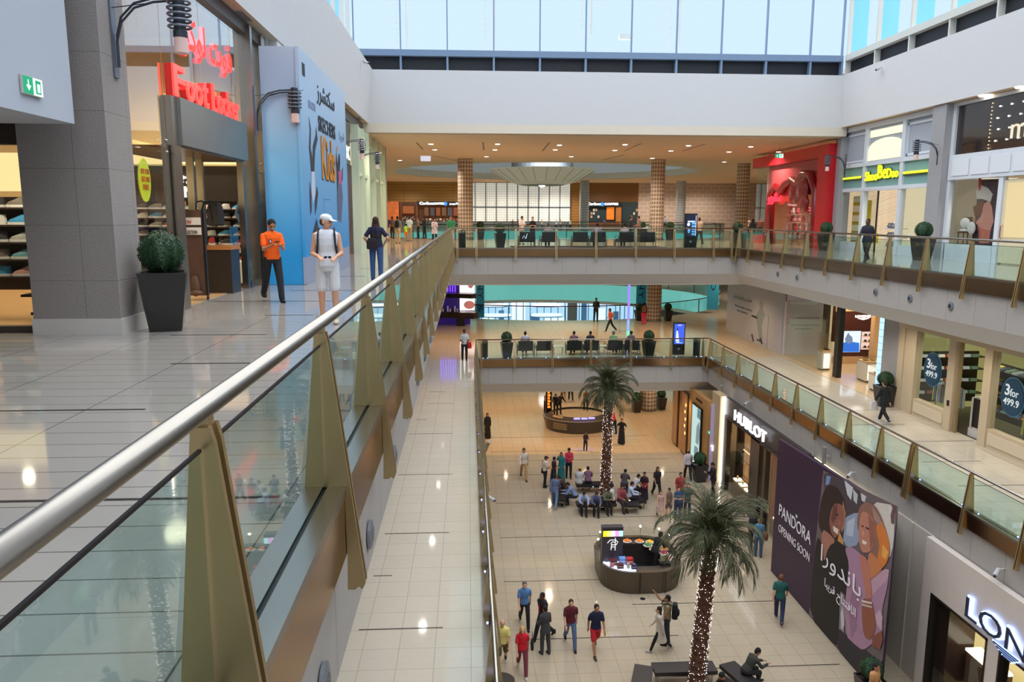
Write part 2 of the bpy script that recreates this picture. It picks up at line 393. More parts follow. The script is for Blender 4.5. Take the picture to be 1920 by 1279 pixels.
# fixtures seen outside the clerestory glass
m = MB()
PALE = mat('pale_outside_metal', (225, 228, 222), .6)
for px in (745, 910, 1090, 1255):
    p = ony(px, 95, 42.5); top = 30
    for k in range(26):
        z = 22+k*.3
        if px == 1090 and z < 23.2: continue
        m.box(p.x-.03, p.x+.03, 42.5, 42.53, z, z+.2)
    m.box(p.x+.45, p.x+.55, 42.5, 42.55, 22 if px != 1090 else 23.2, 30)
m.box(8.0, 8.75, 42.3, 42.6, 22.95, 23.2)
struct(m, 'trim_17', PALE)
struct(bx(7.0, 7.7, 41.3, 41.6, 21.9, 22.05).box(8.6, 9.4, 41.3, 41.6, 21.9, 22.05), 'trim_18', mat('tan_box', (190, 178, 150), .7))

# ------------------------------------------------------------------ near left: bulkhead with exit sign, textured pillar
struct(bx(-14, -5.3, -3, 11.09, 14.96, 22), 'wall_left', mat('bulkhead', (188, 194, 206), .8, noise=.02, nscale=2))
struct(bx(-6.36, -5.12, 11.6, 12.45, Z2+.22, 18.4), 'wall_pillar', RIB)
struct(bx(-6.38, -5.1, 11.58, 12.5, Z2, Z2+.24), 'baseboard_left', SKIRT)
struct(bx(-9.6, -6.36, 11.85, 12.0, 14.75, 15.2).box(-9.6, -6.36, 11.85, 12.0, Z2, Z2+.1), 'trim_19', mat('shop_fascia_dark', (70, 62, 56), .6))
struct(bx(-14, -9.6, 11.85, 12, Z2, 18.4), 'wall_left', WHITE)
struct(bx(-14, -6.36, 11.9, 12.05, 15.2, 18.4), 'wall_left', WHITE)
# pillar strip between the sports shop and the hoarding
struct(bx(-5.6, -5.25, 21.5, 21.9, Z2, 18.35), 'wall_pillar', STONE)
struct(bx(-5.3, -5.05, 21.9, 23.2, Z2, 18.35), 'wall_pillar', WHITE)
# lower level side walls hidden behind
struct(bx(-9.1, -9, -3, 44, Z0, 10), 'wall_left', CREAMW)
struct(bx(-9, XL1-.02, -3, 44, Z0, Z1-2.05) if 0 else bx(-2.2, -2.1, -3, 44, Z0, 4), 'wall_left', CREAMW)
struct(bx(-14.1, -14, -3, 99, Z0, 21), 'wall_left', CREAMW)
struct(bx(39.9, 40, -3, 99, Z0, 21), 'wall_right', CREAMW)
struct(bx(-14, 40, 99, 99.2, Z0, 21), 'wall_back', mat('back_wall', (120, 96, 62), .7))
struct(bx(26, 26.1, -3, 41, Z0, 18.4), 'wall_right', CREAMW)
# ------------------------------------------------------------------ balustrades
LEDB = E('uplight_blue', (120, 140, 255), 14.)
def balustrade(name, label, P0, P1, out, z, posts, doubles=(), gcol=GLASS, panel=PANEL, fat=1., group=None):
    P0 = Vector(P0); P1 = Vector(P1); d = (P1-P0); Ln = d.length; d /= Ln; out = Vector(out)
    root = thing(name, label, 'balustrade', (P0.x, P0.y, z), group=group)
    def W(s, o, h): q = P0+d*s+out*o; return (q.x, q.y, z+h)
    def bar(mb, s0, s1, o0, o1, h0, h1):
        mb.prism([W(s0,o0,h0), W(s1,o0,h0), W(s1,o1,h0), W(s0,o1,h0)], [W(s0,o0,h1), W(s1,o0,h1), W(s1,o1,h1), W(s0,o1,h1)])
    hr = MB(); r = .036*fat
    hr.tube([W(0, 0, 1.09), W(Ln, 0, 1.09)], r, 14); hr.build('handrail', STEEL, root, smooth=True)
    g = MB(); bar(g, 0, Ln, -.13, -.015, -.02, .045); bar(g, 0, Ln, .015, .13, -.02, .045); g.build('base_channel', STEEL, root)
    g = MB(); bar(g, 0, Ln, -.015, .015, -.02, .03); g.build('channel_gasket', DARK, root)
    g = MB(); bar(g, 0, Ln, .09, .12, -.42, -.02); bar(g, 0, Ln, .0, .1, -.425, -.40); g.build('fascia_panel', panel, root)
    prof = [(-.035, 1.03), (.03, 1.03), (.045, .97), (.235, -.62), (.215, -.66), (.19, -.64), (.17, -.66), (.12, -.66), (.125, -.44), (.12, .04), (-.13, .04), (-.045, .93)]
    allp = []
    for s in posts: allp += [s-.09, s+.09] if s in doubles else [s]
    for s in allp:
        mb = MB()
        for q in (-.05, .022):
            mb.prism([W(s+q, o, h) for o, h in prof], [W(s+q+.028, o, h) for o, h in prof])
        bar(mb, s-.03, s+.03, -.02, .02, .93, 1.06)
        mb.build('post', BRONZE, root)
    gs = [0]+list(posts)+[Ln]
    for a, b in zip(gs[:-1], gs[1:]):
        if b-a < .25: continue
        MB().quad(W(a+.07, 0, .02), W(b-.07, 0, .02), W(b-.07, 0, .95), W(a+.07, 0, .95)).build('glass_panel', gcol, root)
        mb = MB(); bar(mb, a+.07, b-.07, -.006, .006, .95, .962); mb.build('glass_edge', DARK, root)
        mb = MB()
        for t in (.35, b-a-.35):
            if z < 10: mb.ell(W(a+t, -.05, .055), (.022, .022, .012), n=8, m=4)
        if mb.v: mb.build('uplight', LEDB, root)
    return root
balustrade('glass_balustrade', 'long steel and glass balustrade running away along the left upper walkway, nearest the viewer', (-.92, .3), (-.92, 42.1), (1, 0), Z2,
           [2.37+2.15*i-.0 for i in range(19)], fat=1.08)
balustrade('glass_balustrade', 'upper far balustrade in front of the lounge armchairs', (-.85, 42.15), (14.72, 42.15), (0, -1), Z2, [.25, 1.28, 3.41, 5.61, 7.79, 9.97, 12.11, 14.29, 15.3], panel=PANEL)
balustrade('glass_balustrade', 'upper right balustrade in front of the pale children\'s shop', (14.77, 42.1), (14.77, -.5), (-1, 0), Z2, [.25]+[2.1+2.24*i for i in range(18)], doubles=(20.02,), panel=PANELG)
balustrade('glass_balustrade', 'middle floor balustrade seen end-on down the left side', (.37, -.5), (.37, 42.1), (1, 0), Z1, [1.6+2.2*i for i in range(18)]+[41.5], panel=PANEL)
balustrade('glass_balustrade', 'middle floor far balustrade before the row of dark armchairs', (.42, 42.15), (13.4, 42.15), (0, -1), Z1, [.25, 2.1, 4.2, 6.35, 8.6, 10.86, 12.7], panel=PANEL)
balustrade('glass_balustrade', 'middle floor right balustrade above the watch boutique sign', (13.45, 42.1), (13.45, -.5), (-1, 0), Z1, [.25, 2.5, 4.8, 7.15, 9.5, 11.75, 14.0, 16.2, 18.35, 20.2, 22.9, 25.1, 27.3, 29.5, 31.7, 34, 36.2, 38.4, 40.6], doubles=(20.2,), panel=PANEL)
def ring_rail(label, z, rail):
    root = thing('ring_balustrade', label, 'balustrade', (RC[0], RC[1], z))
    R = RR+.08; n = 96
    P = [(RC[0]+R*cos(2*pi*i/n), RC[1]+R*sin(2*pi*i/n)) for i in range(n+1)]
    MB().tube([(x, y, z+1.08) for x, y in P], .04, 8).build('handrail', rail, root, smooth=True)
    for k in range(24):
        mb = MB()
        for i in range(4): 
            a, b = P[k*4+i], P[k*4+i+1]; mb.quad((*a, z+.03), (*b, z+.03), (*b, z+1.0), (*a, z+1.0))
        mb.build('glass_panel', GLASS, root)
        x, y = P[k*4]; bx(x-.03, x+.03, y-.03, y+.03, z, z+1.06).build('post', rail, root)
ring_rail('round balustrade circling the far void on the upper floor', Z2, mat('dark_bronze', (58, 44, 38), .35, .8))
ring_rail('round dark-railed balustrade circling the far void on the middle floor', Z1, mat('dark_bronze', (58, 44, 38), .35, .8))

# round recessed fittings on the fascias
rf = thing('fascia_spotlight', 'round grey fascia spotlight', 'light', local=True)
MB().lathe([(.11,0),(.13,.01),(.13,.035),(.07,.05)], n=20).build('rim', mat('spot_rim', (150,155,165), .4, .6), rf, loc=(0,0,0))
MB().lathe([(.065,.05),(.06,.052),(.01,.052)], n=16).build('lens', mat('spot_lens', (52,60,72), .2), rf, loc=(0,0,0))
first = True
def place_spot(p, nx, label):
    global first
    o = rf if first else copy_tree(rf)
    first = False; o.location = p; o.rotation_euler = (0, radians(90*nx), 0); o['label'] = label; o['group'] = 'round spotlights on the stone fascias'
bpy.context.view_layer.update()
for i, y in enumerate((4.4, 6.65, 8.95, 11.2, 13.4, 15.7, 18, 22, 26, 30)): place_spot((-.92, y, 10.92), 1, 'round spotlight on the left upper stone fascia, %s from the viewer' % ['first','second','third','fourth','fifth','sixth','seventh','eighth','ninth','tenth'][i])
for i, y in enumerate((36.24, 34.05, 27.25, 25.02, 22.8)): place_spot((14.77, y, 11.05), -1, 'round spotlight on the right upper stone fascia, %s from the far corner' % ['first','second','third','fourth','fifth'][i])
# ------------------------------------------------------------------ people
SKINS = {'l': (214, 160, 130), 'm': (176, 122, 92), 'd': (96, 62, 46), 't': (196, 140, 106)}
def rotx(v, a): return Vector((v.x, v.y*cos(a)-v.z*sin(a), v.y*sin(a)+v.z*cos(a)))
def remesh(o, vx_):
    m = o.modifiers.new('surface', 'REMESH'); m.mode = 'VOXEL'; m.voxel_size = vx_; m.use_smooth_shade = True
    s = o.modifiers.new('smooth', 'SMOOTH'); s.factor = .5; s.iterations = 2 if vx_ > .012 else 3
def cloth(c, k=None):
    return mat('cloth_%d_%d_%d' % tuple(c), c, .85, noise=.12, nscale=12)
POSES = {
 # hipL kneeL hipR kneeR | armL (swing, abduct, elbow, inward) | armR | lean | head (pitch)
 'stand': ((2, 2, -2, 2), (4, 9, 12, .1), (0, 9, 10, .1), 2, 0),
 'walk':  ((24, 6, -20, 22), (-20, 9, 14, .05), (22, 9, 22, .1), 4, 0),
 'walk2': ((-18, 28, 22, 4), (20, 9, 20, .1), (-18, 9, 14, .05), 4, 0),
 'phone': ((3, 3, -3, 3), (22, 6, 92, .5), (22, 6, 92, .5), 4, 28),
 'phonewalk': ((16, 4, -16, 22), (22, 6, 92, .5), (22, 6, 92, .5), 4, 30),
 'fold':  ((2, 2, -4, 3), (20, 8, 88, .75), (20, 8, 88, .75), 2, 4),
 'hip':   ((3, 3, -4, 4), (-14, 34, 62, .55), (-14, 34, 62, .55), 1, 0),
 'hold':  ((4, 4, -4, 4), (10, 10, 70, .4), (6, 10, 75, .5), 2, 8),
 'raise': ((3, 3, -3, 3), (10, 10, 60, .4), (95, 25, 50, .2), 0, 0),
 'sit':   ((86, 84, 84, 80), (34, 10, 55, .3), (34, 10, 60, .35), 10, 12),
 'sitfwd':((86, 70, 82, 92), (58, 8, 48, .3), (56, 8, 62, .35), 34, 22),
 'sitphone':((86, 84, 84, 80), (34, 6, 88, .5), (34, 6, 88, .5), 20, 32),
 'sitback':((84, 78, 84, 78), (24, 14, 60, .2), (24, 14, 60, .2), -4, 0),
 'lean':  ((6, 4, -6, 4), (40, 8, 60, .3), (40, 8, 60, .3), 26, 18),
 'pockets': ((2, 2, -2, 2), (-6, 18, 34, .3), (-6, 18, 34, .3), 0, 0),
}
def person(label, pos, heading, h=1.72, hair='short', hc=(24, 20, 20), skin='m', top=(200, 200, 200), sl=.5, bot='trousers', bc=(30, 32, 44), sc=(30, 28, 30), pose='stand', group=None, vx_=.02, fem=False, yaw=0, name='person', top_len=0., cap=None, neckc=None, cat="person", legc=None):
    P = POSES[pose]; k = h/1.75; lg, aL, aR, lean, hp = P; lean = radians(lean)
    fine = vx_ < .012
    T, C = .43, .42
    def leg(side, hip, knee):
        a = radians(hip); b = radians(hip-knee); w = .094
        return a, b, side*w
    legs = [leg(-1, lg[0], lg[1]), leg(1, lg[2], lg[3])]
    pz = max(T*cos(a)+C*cos(b) for a, b, w in legs)+.085
    pel = Vector((0, 0, pz))
    if pose.startswith('sit'): pel.y = -.0
    SL = lambda t, x=0, f=0: pel+Vector((x, 0, 0))+rotx(Vector((0, f, t)), -lean)   # spine frame
    sw = .175 if not fem else .155; hw = .155 if not fem else .165
    def ring(c, rx, ry, n=14, tilt=lean):
        return [c+rotx(Vector((rx*cos(i*2*pi/n), ry*sin(i*2*pi/n), 0)), -tilt) for i in range(n)]
    def torso(mb, e=0., lo=-.08, hi=.53):
        rr = [(-.08, hw*.8, .10), (-.02, hw, .118), (.08, hw*.96, .11), (.2, hw*.82, .098), (.32, sw*.9, .118), (.42, sw, .118), (.49, sw*.92, .095), (.53, sw*.55, .07)]
        mb.rings([ring(SL(t), rx+e, ry+e) for t, rx, ry in rr if lo-.001 <= t <= hi+.001])
    body = MB(); torso(body)
    nk = SL(.50); hd = SL(.665, 0, .02)
    body.cap(nk, SL(.60, 0, .01), .058, .05)
    hp_ = radians(hp); yr = radians(yaw)
    HM = (Matrix.Rotation(-lean*.5-hp_, 3, 'X')); HM = Matrix.Rotation(-yr, 3, 'Z') @ HM
    H = lambda x, y, z: hd+HM @ Vector((x, y, z))
    body.ell(H(0, -.005, .02), (.074, .094, .10), HM, 14, 10)
    body.ell(H(0, .025, -.045), (.056, .066, .07), HM, 12, 8)
    body.cap(H(0, .088, .01), H(0, .112, -.022), .012, .018, 8)
    for s in (-1, 1): body.ell(H(s*.076, -.005, -.005), (.014, .024, .034), HM, 8, 6)
    # arms and hands
    arms = []
    for side, A in ((-1, aL), (1, aR)):
        s, ab, el, inw = A; s = radians(s); ab = radians(ab); el = radians(el)
        sh = SL(.455, side*(sw-.005)); U = .285; Fo = .25
        du = Vector((side*sin(ab), sin(s)*cos(ab), -cos(s)*cos(ab))).normalized(); du = rotx(du, -lean*.6)
        e = sh+du*U; df = Vector((-side*inw+side*sin(ab)*.3, sin(s+el), -cos(s+el))); df = rotx(df, -lean*.6).normalized(); wr = e+df*Fo
        arms.append((sh, e, wr)); g = .9 if fem else 1.
        body.cap(sh, e, .05*g, .04*g); body.cap(e, wr, .041*g, .027*g)
        hM = Matrix((df.cross(Vector((0, 0, 1)) if abs(df.z) < .9 else Vector((0, 1, 0))).normalized(), df, Vector((0, 0, 0))))
        rx = hM[0]; rz = rx.cross(df).normalized(); M = Matrix((rx, df, rz)).transposed()
        pc = wr+df*.05; body.ell(pc, (.04, .052, .016), M, 10, 6)
        fr = max(.0085, vx_*.5)
        if vx_ <= .022:
            for j, ln in enumerate((.062, .074, .07, .054)):
                b0 = pc+M @ Vector((-.03+.02*j, .036, 0)); b1 = b0+M @ Vector((0, ln*.55, -.012)); b2 = b1+M @ Vector((0, ln*.35, -.03))
                body.cap(b0, b1, fr, fr*.92, 6); body.cap(b1, b2, fr*.92, fr*.8, 6)
            t0 = pc+M @ Vector((-side*.03, -.02, 0)); t1 = t0+M @ Vector((-side*.035, .03, -.012)); body.cap(t0, t1, fr*1.15, fr, 6); body.cap(t1, t1+M @ Vector((-side*.004, .03, -.01)), fr, fr*.85, 6)
    # legs
    LG = []
    for a, b, w in legs:
        hip = pel+Vector((w, 0, -.02)); kn = hip+Vector((0, sin(a)*T, -cos(a)*T)); an = kn+Vector((0, sin(b)*C, -cos(b)*C))
        if not pose.startswith('sit'): kn.x += .012*(1 if w > 0 else -1); an.x += .012*(1 if w > 0 else -1)
        LG.append((hip, kn, an, b)); body.cap(hip, kn, .082, .056); body.cap(kn, an, .056, .037)
        tip = .35*max(0, -b)
        body.ell(an+Vector((0, .06, -.035+.06*sin(-min(0, b)))), (.04, .115, .032), Matrix.Rotation(-max(0, -b)*.8, 3, 'X'), 10, 6)
    rot = -radians(heading); ctr = Vector(pos)
    def fin(mb, nm, m, vox, par=None):
        mb.v = [(x*k, y*k, z*k) for x, y, z in mb.v]
        me = bpy.data.meshes.new(nm); me.from_pydata(mb.v, [], mb.f); me.materials.append(m)
        o = bpy.data.objects.new(nm, me); COL.objects.link(o); 
        if vox: remesh(o, vox)
        if par: o.parent = par
        else: o.location = ctr; o.rotation_euler = (0, 0, rot)
        return o
    sk = mat('skin_'+skin, SKINS[skin], .5, noise=.05, nscale=10)
    if cat == 'mannequin': sk = mat('mannequin_grey', (70, 66, 64), .4)
    B = fin(body, name, sk, vx_); tag(B, label, cat, group)
    eo = .016+vx_*.25
    if top:
        m = MB(); torso(m, eo, -.02 if not top_len else -.08, .49 if sl >= 0 else .42)
        m.rings([ring(SL(.42), sw*.98+eo, .118+eo), ring(SL(.485), sw*.97+eo, .1+eo), ring(SL(.53), sw*.66+eo, .078+eo), ring(SL(.552), sw*.36+eo, .058+eo)])
        if top_len: m.rings([ring(SL(-.0), hw+eo+.005, .125+eo, tilt=0), ring(pel+Vector((0, 0, -top_len)), hw+.03+eo, .14+eo, tilt=0)])
        if sl > 0:
            for sh, e, wr in arms:
                if sl <= .5: m.cap(sh, sh.lerp(e, sl*1.35), .046+eo*.8, .048+eo*.7)
                else:
                    m.cap(sh, e, .046+eo*.8, .04+eo*.7); m.cap(e, e.lerp(wr, min(1, (sl-.5)*2)*.92), .04+eo*.7, .03+eo*.7)
        fin(m, 'shirt' if top_len < .3 else 'coat', cloth(top), vx_*.95, B)
    m = MB(); eo2 = eo*.75
    if bot in ('trousers', 'shorts', 'jeans'):
        m.rings([ring(SL(t), rx+eo2, ry+eo2) for t, rx, ry in ((-.1, hw*.85, .105), (-.02, hw, .118), (.06, hw*.95, .11))])
        for hip, kn, an, b in LG:
            if bot == 'shorts': m.cap(hip, hip.lerp(kn, .8), .082+eo2*.6, .078+eo2*.6)
            else: m.cap(hip, kn, .084+eo2, .06+eo2); m.cap(kn, kn.lerp(an, .97), .06+eo2, .046+eo2)
        fin(m, 'trousers' if bot != 'shorts' else 'shorts', cloth(bc), vx_*.95, B)
    elif bot in ('dress', 'skirt', 'abaya'):
        zl = {'dress': .2, 'skirt': .42, 'abaya': .05}[bot]
        fy = (LG[0][2].y+LG[1][2].y)/2
        m.rings([ring(SL(.1), hw*.9+eo, .11+eo), ring(SL(-.02), hw+eo, .125+eo), ring(Vector((0, fy*.4, (pz+zl)/2)), hw+.03+eo, .15+eo, tilt=0), ring(Vector((0, fy*.7, zl)), hw+.06+eo, .19+eo, tilt=0)])
        fin(m, 'skirt', cloth(bc), vx_*.95, B)
    if legc:
        m = MB()
        for hip, kn, an, b in LG: m.cap(hip, kn, .084, .062); m.cap(kn, kn.lerp(an, .97), .062, .045)
        fin(m, 'leggings', cloth(legc), vx_*.95, B)
    for hip, kn, an, b in LG:
        m = MB(); m.ell(an+Vector((0, .055, -.04+.06*sin(-min(0, b)))), (.048, .135, .042), Matrix.Rotation(-max(0, -b)*.8, 3, 'X'), 12, 8)
        m.cap(an+Vector((0, 0, .01)), an+Vector((0, .0, -.035)), .045, .045)
        fin(m, 'shoe', cloth(sc), vx_*.8, B)
    # hair / headwear
    m = MB()
    if hair in ('short', 'long', 'bun'):
        m.ell(H(0, -.024, .042), (.085, .1, .094), HM, 14, 8); m.ell(H(0, -.06, -.01), (.07, .055, .075), HM, 12, 6)
        if hair == 'long':
            m.rings([[H(rx*cos(i*2*pi/12), y0+.04*sin(i*2*pi/12), z) for i in range(12)] for rx, y0, z in ((.08, -.04, .05), (.1, -.05, -.05), (.12, -.08, -.18), (.125, -.11, -.30), (.08, -.12, -.42))])
        if hair == 'bun': m.ell(H(0, -.09, .11), (.045, .045, .045), HM)
    elif hair == 'cap':
        m.ell(H(0, -.005, .06), (.084, .104, .07), HM, 14, 8); m.cap(H(-.03, .1, .045), H(.03, .1, .045), .018, .018); m.ell(H(0, .125, .042), (.062, .065, .012), HM)
        if cap is None: cap = (30, 30, 34)
    elif hair == 'hijab':
        m.ell(H(0, -.022, .02), (.09, .10, .125), HM, 14, 8); m.cap(H(0, -.02, -.08), SL(.47), .085, .12)
    if m.v: fin(m, {'cap': 'cap', 'hijab': 'headscarf'}.get(hair, 'hair'), cloth(cap if hair == 'cap' else hc), vx_*.9, B)
    if hair == 'cap':
        m = MB(); m.ell(H(0, -.03, -.0), (.081, .075, .07), HM, 12, 8); fin(m, 'hair', cloth(hc), vx_*.9, B)
    if fine:
        for s in (-1, 1):
            m = MB(); m.ell(H(s*.031, .082, .012), (.013, .008, .007), HM, 8, 5); fin(m, 'eye', mat('eye_dark', (30, 22, 20), .2), 0, B)
            m = MB(); m.cap(H(s*.018, .09, .032), H(s*.046, .078, .034), .0045, .004, 6); fin(m, 'eyebrow', cloth(hc), 0, B)
        m = MB(); m.cap(H(-.02, .086, -.055), H(.02, .086, -.055), .0055, .0055, 6); fin(m, 'mouth', mat('lips', (150, 84, 74), .5), 0, B)
    if hair not in ('hijab',) and not fine:
        m = MB()
        for s in (-1, 1): m.ell(H(s*.03, .085, .012), (.014, .01, .009), HM, 8, 5)
        fin(m, 'eye', mat('eye_dark', (30, 22, 20), .2), 0, B)
    # world joints for carried things
    Rz = Matrix.Rotation(rot, 3, 'Z'); wl = lambda v: ctr+Rz @ (v*k)
    B_ = dict(o=B, wrL=wl(arms[0][2]), wrR=wl(arms[1][2]), back=wl(SL(.3, 0, -.2)), sideL=wl(SL(.0, -.26, 0)), sideR=wl(SL(.0, .26, 0)), chest=wl(SL(.3, 0, .13)), rot=rot, lap=wl(SL(.12, 0, .3)), SL=SL, wl=wl, k=k)
    return B_
def feet(x, y, z): return onz(x, y, z)
def bag(label, p, rot, size, col, kind='handbag', strap=None, cat='bag'):
    w, d, h = size; r = thing(kind, label, cat, p, rot, local=True)
    m = MB(); n = 12
    m.rings([[(w/2*f*(abs(cos(t))**.5)*(1 if cos(t) > 0 else -1), d/2*f*(abs(sin(t))**.5)*(1 if sin(t) > 0 else -1), z) for t in [i*2*pi/n for i in range(n)]] for f, z in ((.85, -h/2), (1, -h/2+.03), (.97, h*.2), (.75, h/2-.02), (.55, h/2))])
    m.build('bag_body', cloth(col), r, smooth=False, loc=(0,0,0))
    m = MB()
    if kind == 'backpack':
        m.ell((0, -d*.5, -h*.12), (w*.36, d*.28, h*.26)); m.build('pocket', cloth(tuple(max(0, c-14) for c in col)), r, loc=(0,0,0)); m = MB()
        for s in (-1, 1): m.tube([(s*w*.3, d*.45, h*.42), (s*w*.36, d*1.1, h*.56), (s*w*.38, d*1.9, h*.5), (s*w*.36, d*2.2, h*.2)], .018, 6)
    else:
        m.tube([(-w*.35, 0, h*.42), (-w*.3, 0, h*.42+(strap or .18)), (w*.3, 0, h*.42+(strap or .18)), (w*.35, 0, h*.42)], .01, 6)
    m.build('strap', cloth(tuple(max(0, c-10) for c in col)), r, loc=(0,0,0))
    return r
def phone(label, p, rot, lit=True):
    r = thing('mobile_phone', label, 'phone', p, rot, local=True)
    MB().prism([(-.037,-.07,0),(.037,-.07,0),(.037,.07,.03),(-.037,.07,.03)], [(-.037,-.07,.01),(.037,-.07,.01),(.037,.07,.04),(-.037,.07,.04)]).build('phone_case', BLACK, r, loc=(0,0,0))
    MB().quad((-.032,-.064,.0125),(.032,-.064,.0125),(.032,.064,.0415),(-.032,.064,.0415)).build('screen', E('phone_screen', (220, 230, 255), 4 if lit else .6), r, loc=(0,0,0))
    return r

NE, MI, FA = .0085, .014, .02
# --- upper level, left walkway
p = person('man in a bright orange polo shirt looking down at his phone outside the sports shop', onz(514, 566, Z2), 150, 1.72, skin='m', hc=(20,16,16), top=(250, 98, 10), sl=.5, bot='trousers', bc=(28, 28, 36), sc=(16,16,18), pose='phonewalk', vx_=NE)
phone('dark phone held by the man in orange', (p['wrL']+p['wrR'])/2+Vector((.03,-.06,.05)), p['rot'], False)
q = p; r = thing('badge', 'small dark lion badge on the orange polo shirt', 'badge', q['wl'](q['SL'](.36, .07, .152)), q['rot'], local=True)
MB().box(-.025,.025,0,.004,-.035,.035).build('emblem', cloth((24,40,90)), r, loc=(0,0,0)); MB().box(-.012,.012,.004,.007,-.025,.022).build('emblem_figure', cloth((220,220,230)), r, loc=(0,0,0))
p = person('man in a white sleeveless top, white shorts and a white cap walking beside the rail', onz(618, 606, Z2), 172, 1.8, hair='cap', cap=(232,232,236), hc=(70,48,34), skin='l', top=(226,228,236), sl=-1, bot='shorts', bc=(222,222,226), sc=(206,190,170), pose='hold', vx_=NE, yaw=-62)
r = thing('sunglasses', 'dark sunglasses held by the man in the white cap', 'glasses', (p['wrL']+p['wrR'])/2+Vector((.02,-.08,.0)), p['rot']+.3, local=True)
m = MB(); [m.ell((s*.033,0,0), (.027,.006,.02)) for s in (-1, 1)]; m.build('lens', BLACK, r, loc=(0,0,0)); MB().tube([(-.06,0,.01),(.06,0,.01)], .004, 6).tube([(.06,0,.01),(.065,.1,-.01)], .003, 6).build('frame', mat('glasses_frame',(60,60,70),.3,.6), r, loc=(0,0,0))
r = thing('backpack_straps', 'dark backpack with straps over the shoulders of the man in the white top', 'backpack', p['wl'](p['SL'](.28, 0, -.19)), p['rot'], local=True)
m = MB()
for s in (-1, 1): m.tube([(s*.10,.02,.1),(s*.115,.06,.24),(s*.12,.17,.29),(s*.13,.33,.2),(s*.14,.335,.02),(s*.16,.2,-.12)], .017, 6)
m.build('strap', cloth((44,44,52)), r, loc=(0,0,0)); MB().lathe([(.08,-.2),(.13,-.18),(.14,0),(.12,.16),(.06,.2)], n=14, sy=.55).build('pack', cloth((50,50,58)), r, loc=(0,0,0))
m = MB(); o_ = p['wl'](p['SL'](0,0,0))
r = thing('shorts_print', 'grey camouflage print panel on the left leg of the white shorts', 'print', (0,0,0)) if 0 else None
p = person('woman with very long brown hair, navy top and jeans seen from behind, upper walkway', onz(707, 527, Z2), -6, 1.74, hair='long', hc=(58,34,24), skin='l', top=(24,28,58), sl=.5, bot='trousers', bc=(52,78,128), sc=(24,22,26), pose='hip', vx_=NE, fem=True)
bag('dark handbag with a red panel on the back hip of the long-haired woman', p['wl'](p['SL'](.08, -.1, -.2)), p['rot'], (.3, .12, .3), (26,20,26), strap=.3)
bx(0,0,0,0,0,0) if 0 else None
# --- upper level, distant crowd by the coffee counter
FARC = [
 ('man in navy with a small dark backpack, leftmost of the far coffee crowd', 726, 452, 0, 1.74, 'short', (26,30,60), .5, 'shorts', (190,170,140), 'stand'),
 ('person in brown leaning over beside the navy-shirted man at the coffee shop', 736, 447, 20, 1.7, 'short', (110,80,70), .5, 'trousers', (40,36,36), 'stand'),
 ('person in grey with beige trousers and a backpack, seen from behind', 746, 456, 0, 1.74, 'short', (120,130,130), .5, 'trousers', (196,170,130), 'stand'),
 ('child in a lime green shirt and orange shorts', 762, 452, 0, 1.2, 'short', (170,230,50), .5, 'shorts', (230,120,30), 'stand'),
 ('person with a pale shirt and dark straps next to the lime-shirted child', 768, 452, 10, 1.72, 'short', (190,205,205), .5, 'trousers', (170,140,100), 'stand'),
 ('slim person in grey-brown top standing with crossed legs at the teal rail', 784, 447, -90, 1.68, 'short', (130,116,100), .5, 'trousers', (20,20,26), 'pockets'),
 ('person in black leaning on the teal rail, right of the grey-brown top', 796, 447, -70, 1.7, 'short', (34,34,38), 1, 'trousers', (24,24,28), 'hold'),
]
for lb, x, y, hd_, h, hr, tc, sl, bt, bc, ps in FARC:
    q = person(lb, onz(x, y, Z2), hd_, h, hr, (26,20,18), 'm', tc, sl, bt, bc, pose=ps, vx_=FA)
    if x in (726, 746): bag('small dark backpack on the %s' % ('navy-shirted man at the coffee crowd' if x == 726 else 'person in grey and beige'), q['wl'](q['SL'](.3, 0, -.2)), q['rot'], (.28, .16, .42), (26, 28, 34), 'backpack')
p = person('woman in a dark headscarf and pale pink coat looking at her phone', onz(815, 456, Z2), 170, 1.62, 'hijab', (30,26,34), 'l', (214,196,206), 1, 'trousers', (26,24,30), pose='phone', vx_=FA, fem=True, top_len=.3)
p = person('bearded man in a green printed T-shirt by the end of the long rail', onz(846, 461, Z2), 185, 1.76, 'short', (40,22,18), 'm', (64,150,98), .5, 'trousers', (196,190,180), pose='stand', vx_=FA)
p = person('man in a white T-shirt standing behind the upper lounge chairs', onz(977.5, 458, Z2), 150, 1.76, 'short', (22,18,18), 'm', (226,220,214), .5, 'trousers', (200,180,170), pose='phone', vx_=FA)
p = person('woman in black with folded arms behind the upper lounge chairs', onz(998.5, 456, Z2), 185, 1.7, 'bun', (20,16,16), 'l', (22,20,26), .5, 'trousers', (24,22,26), pose='fold', vx_=FA, fem=True)
p = person('man in a dark suit talking beside the patterned column on the upper floor', onz(1181, 452, Z2), 90, 1.76, 'short', (20,16,16), 'm', (34,34,42), 1, 'trousers', (30,30,36), pose='hold', vx_=FA, top_len=.1)
p = person('man in a mauve-brown shirt facing the dark-suited man by the column', onz(1197, 453, Z2), -80, 1.78, 'short', (20,16,16), 'm', (134,104,104), 1, 'trousers', (60,50,50), pose='hold', vx_=FA)
p = person('distant man in a pale shirt across the void, between two columns', onz(1246, 433, Z2), 180, 1.75, 'short', (20,16,16), 'm', (186,200,220), 1, 'trousers', (40,40,50), pose='stand', vx_=.025)
p = person('man in a cream shirt with a shoulder bag walking past the upper advertising totem', onz(1310, 460, Z2), 0, 1.76, 'short', (60,34,26), 'm', (222,190,160), .5, 'trousers', (52,52,50), pose='walk', vx_=FA)
bag('small red-brown shoulder bag on the man in the cream shirt', p['sideL']+Vector((.02,-.08,.1)), p['rot'], (.22,.1,.22), (150,60,44), strap=.45)
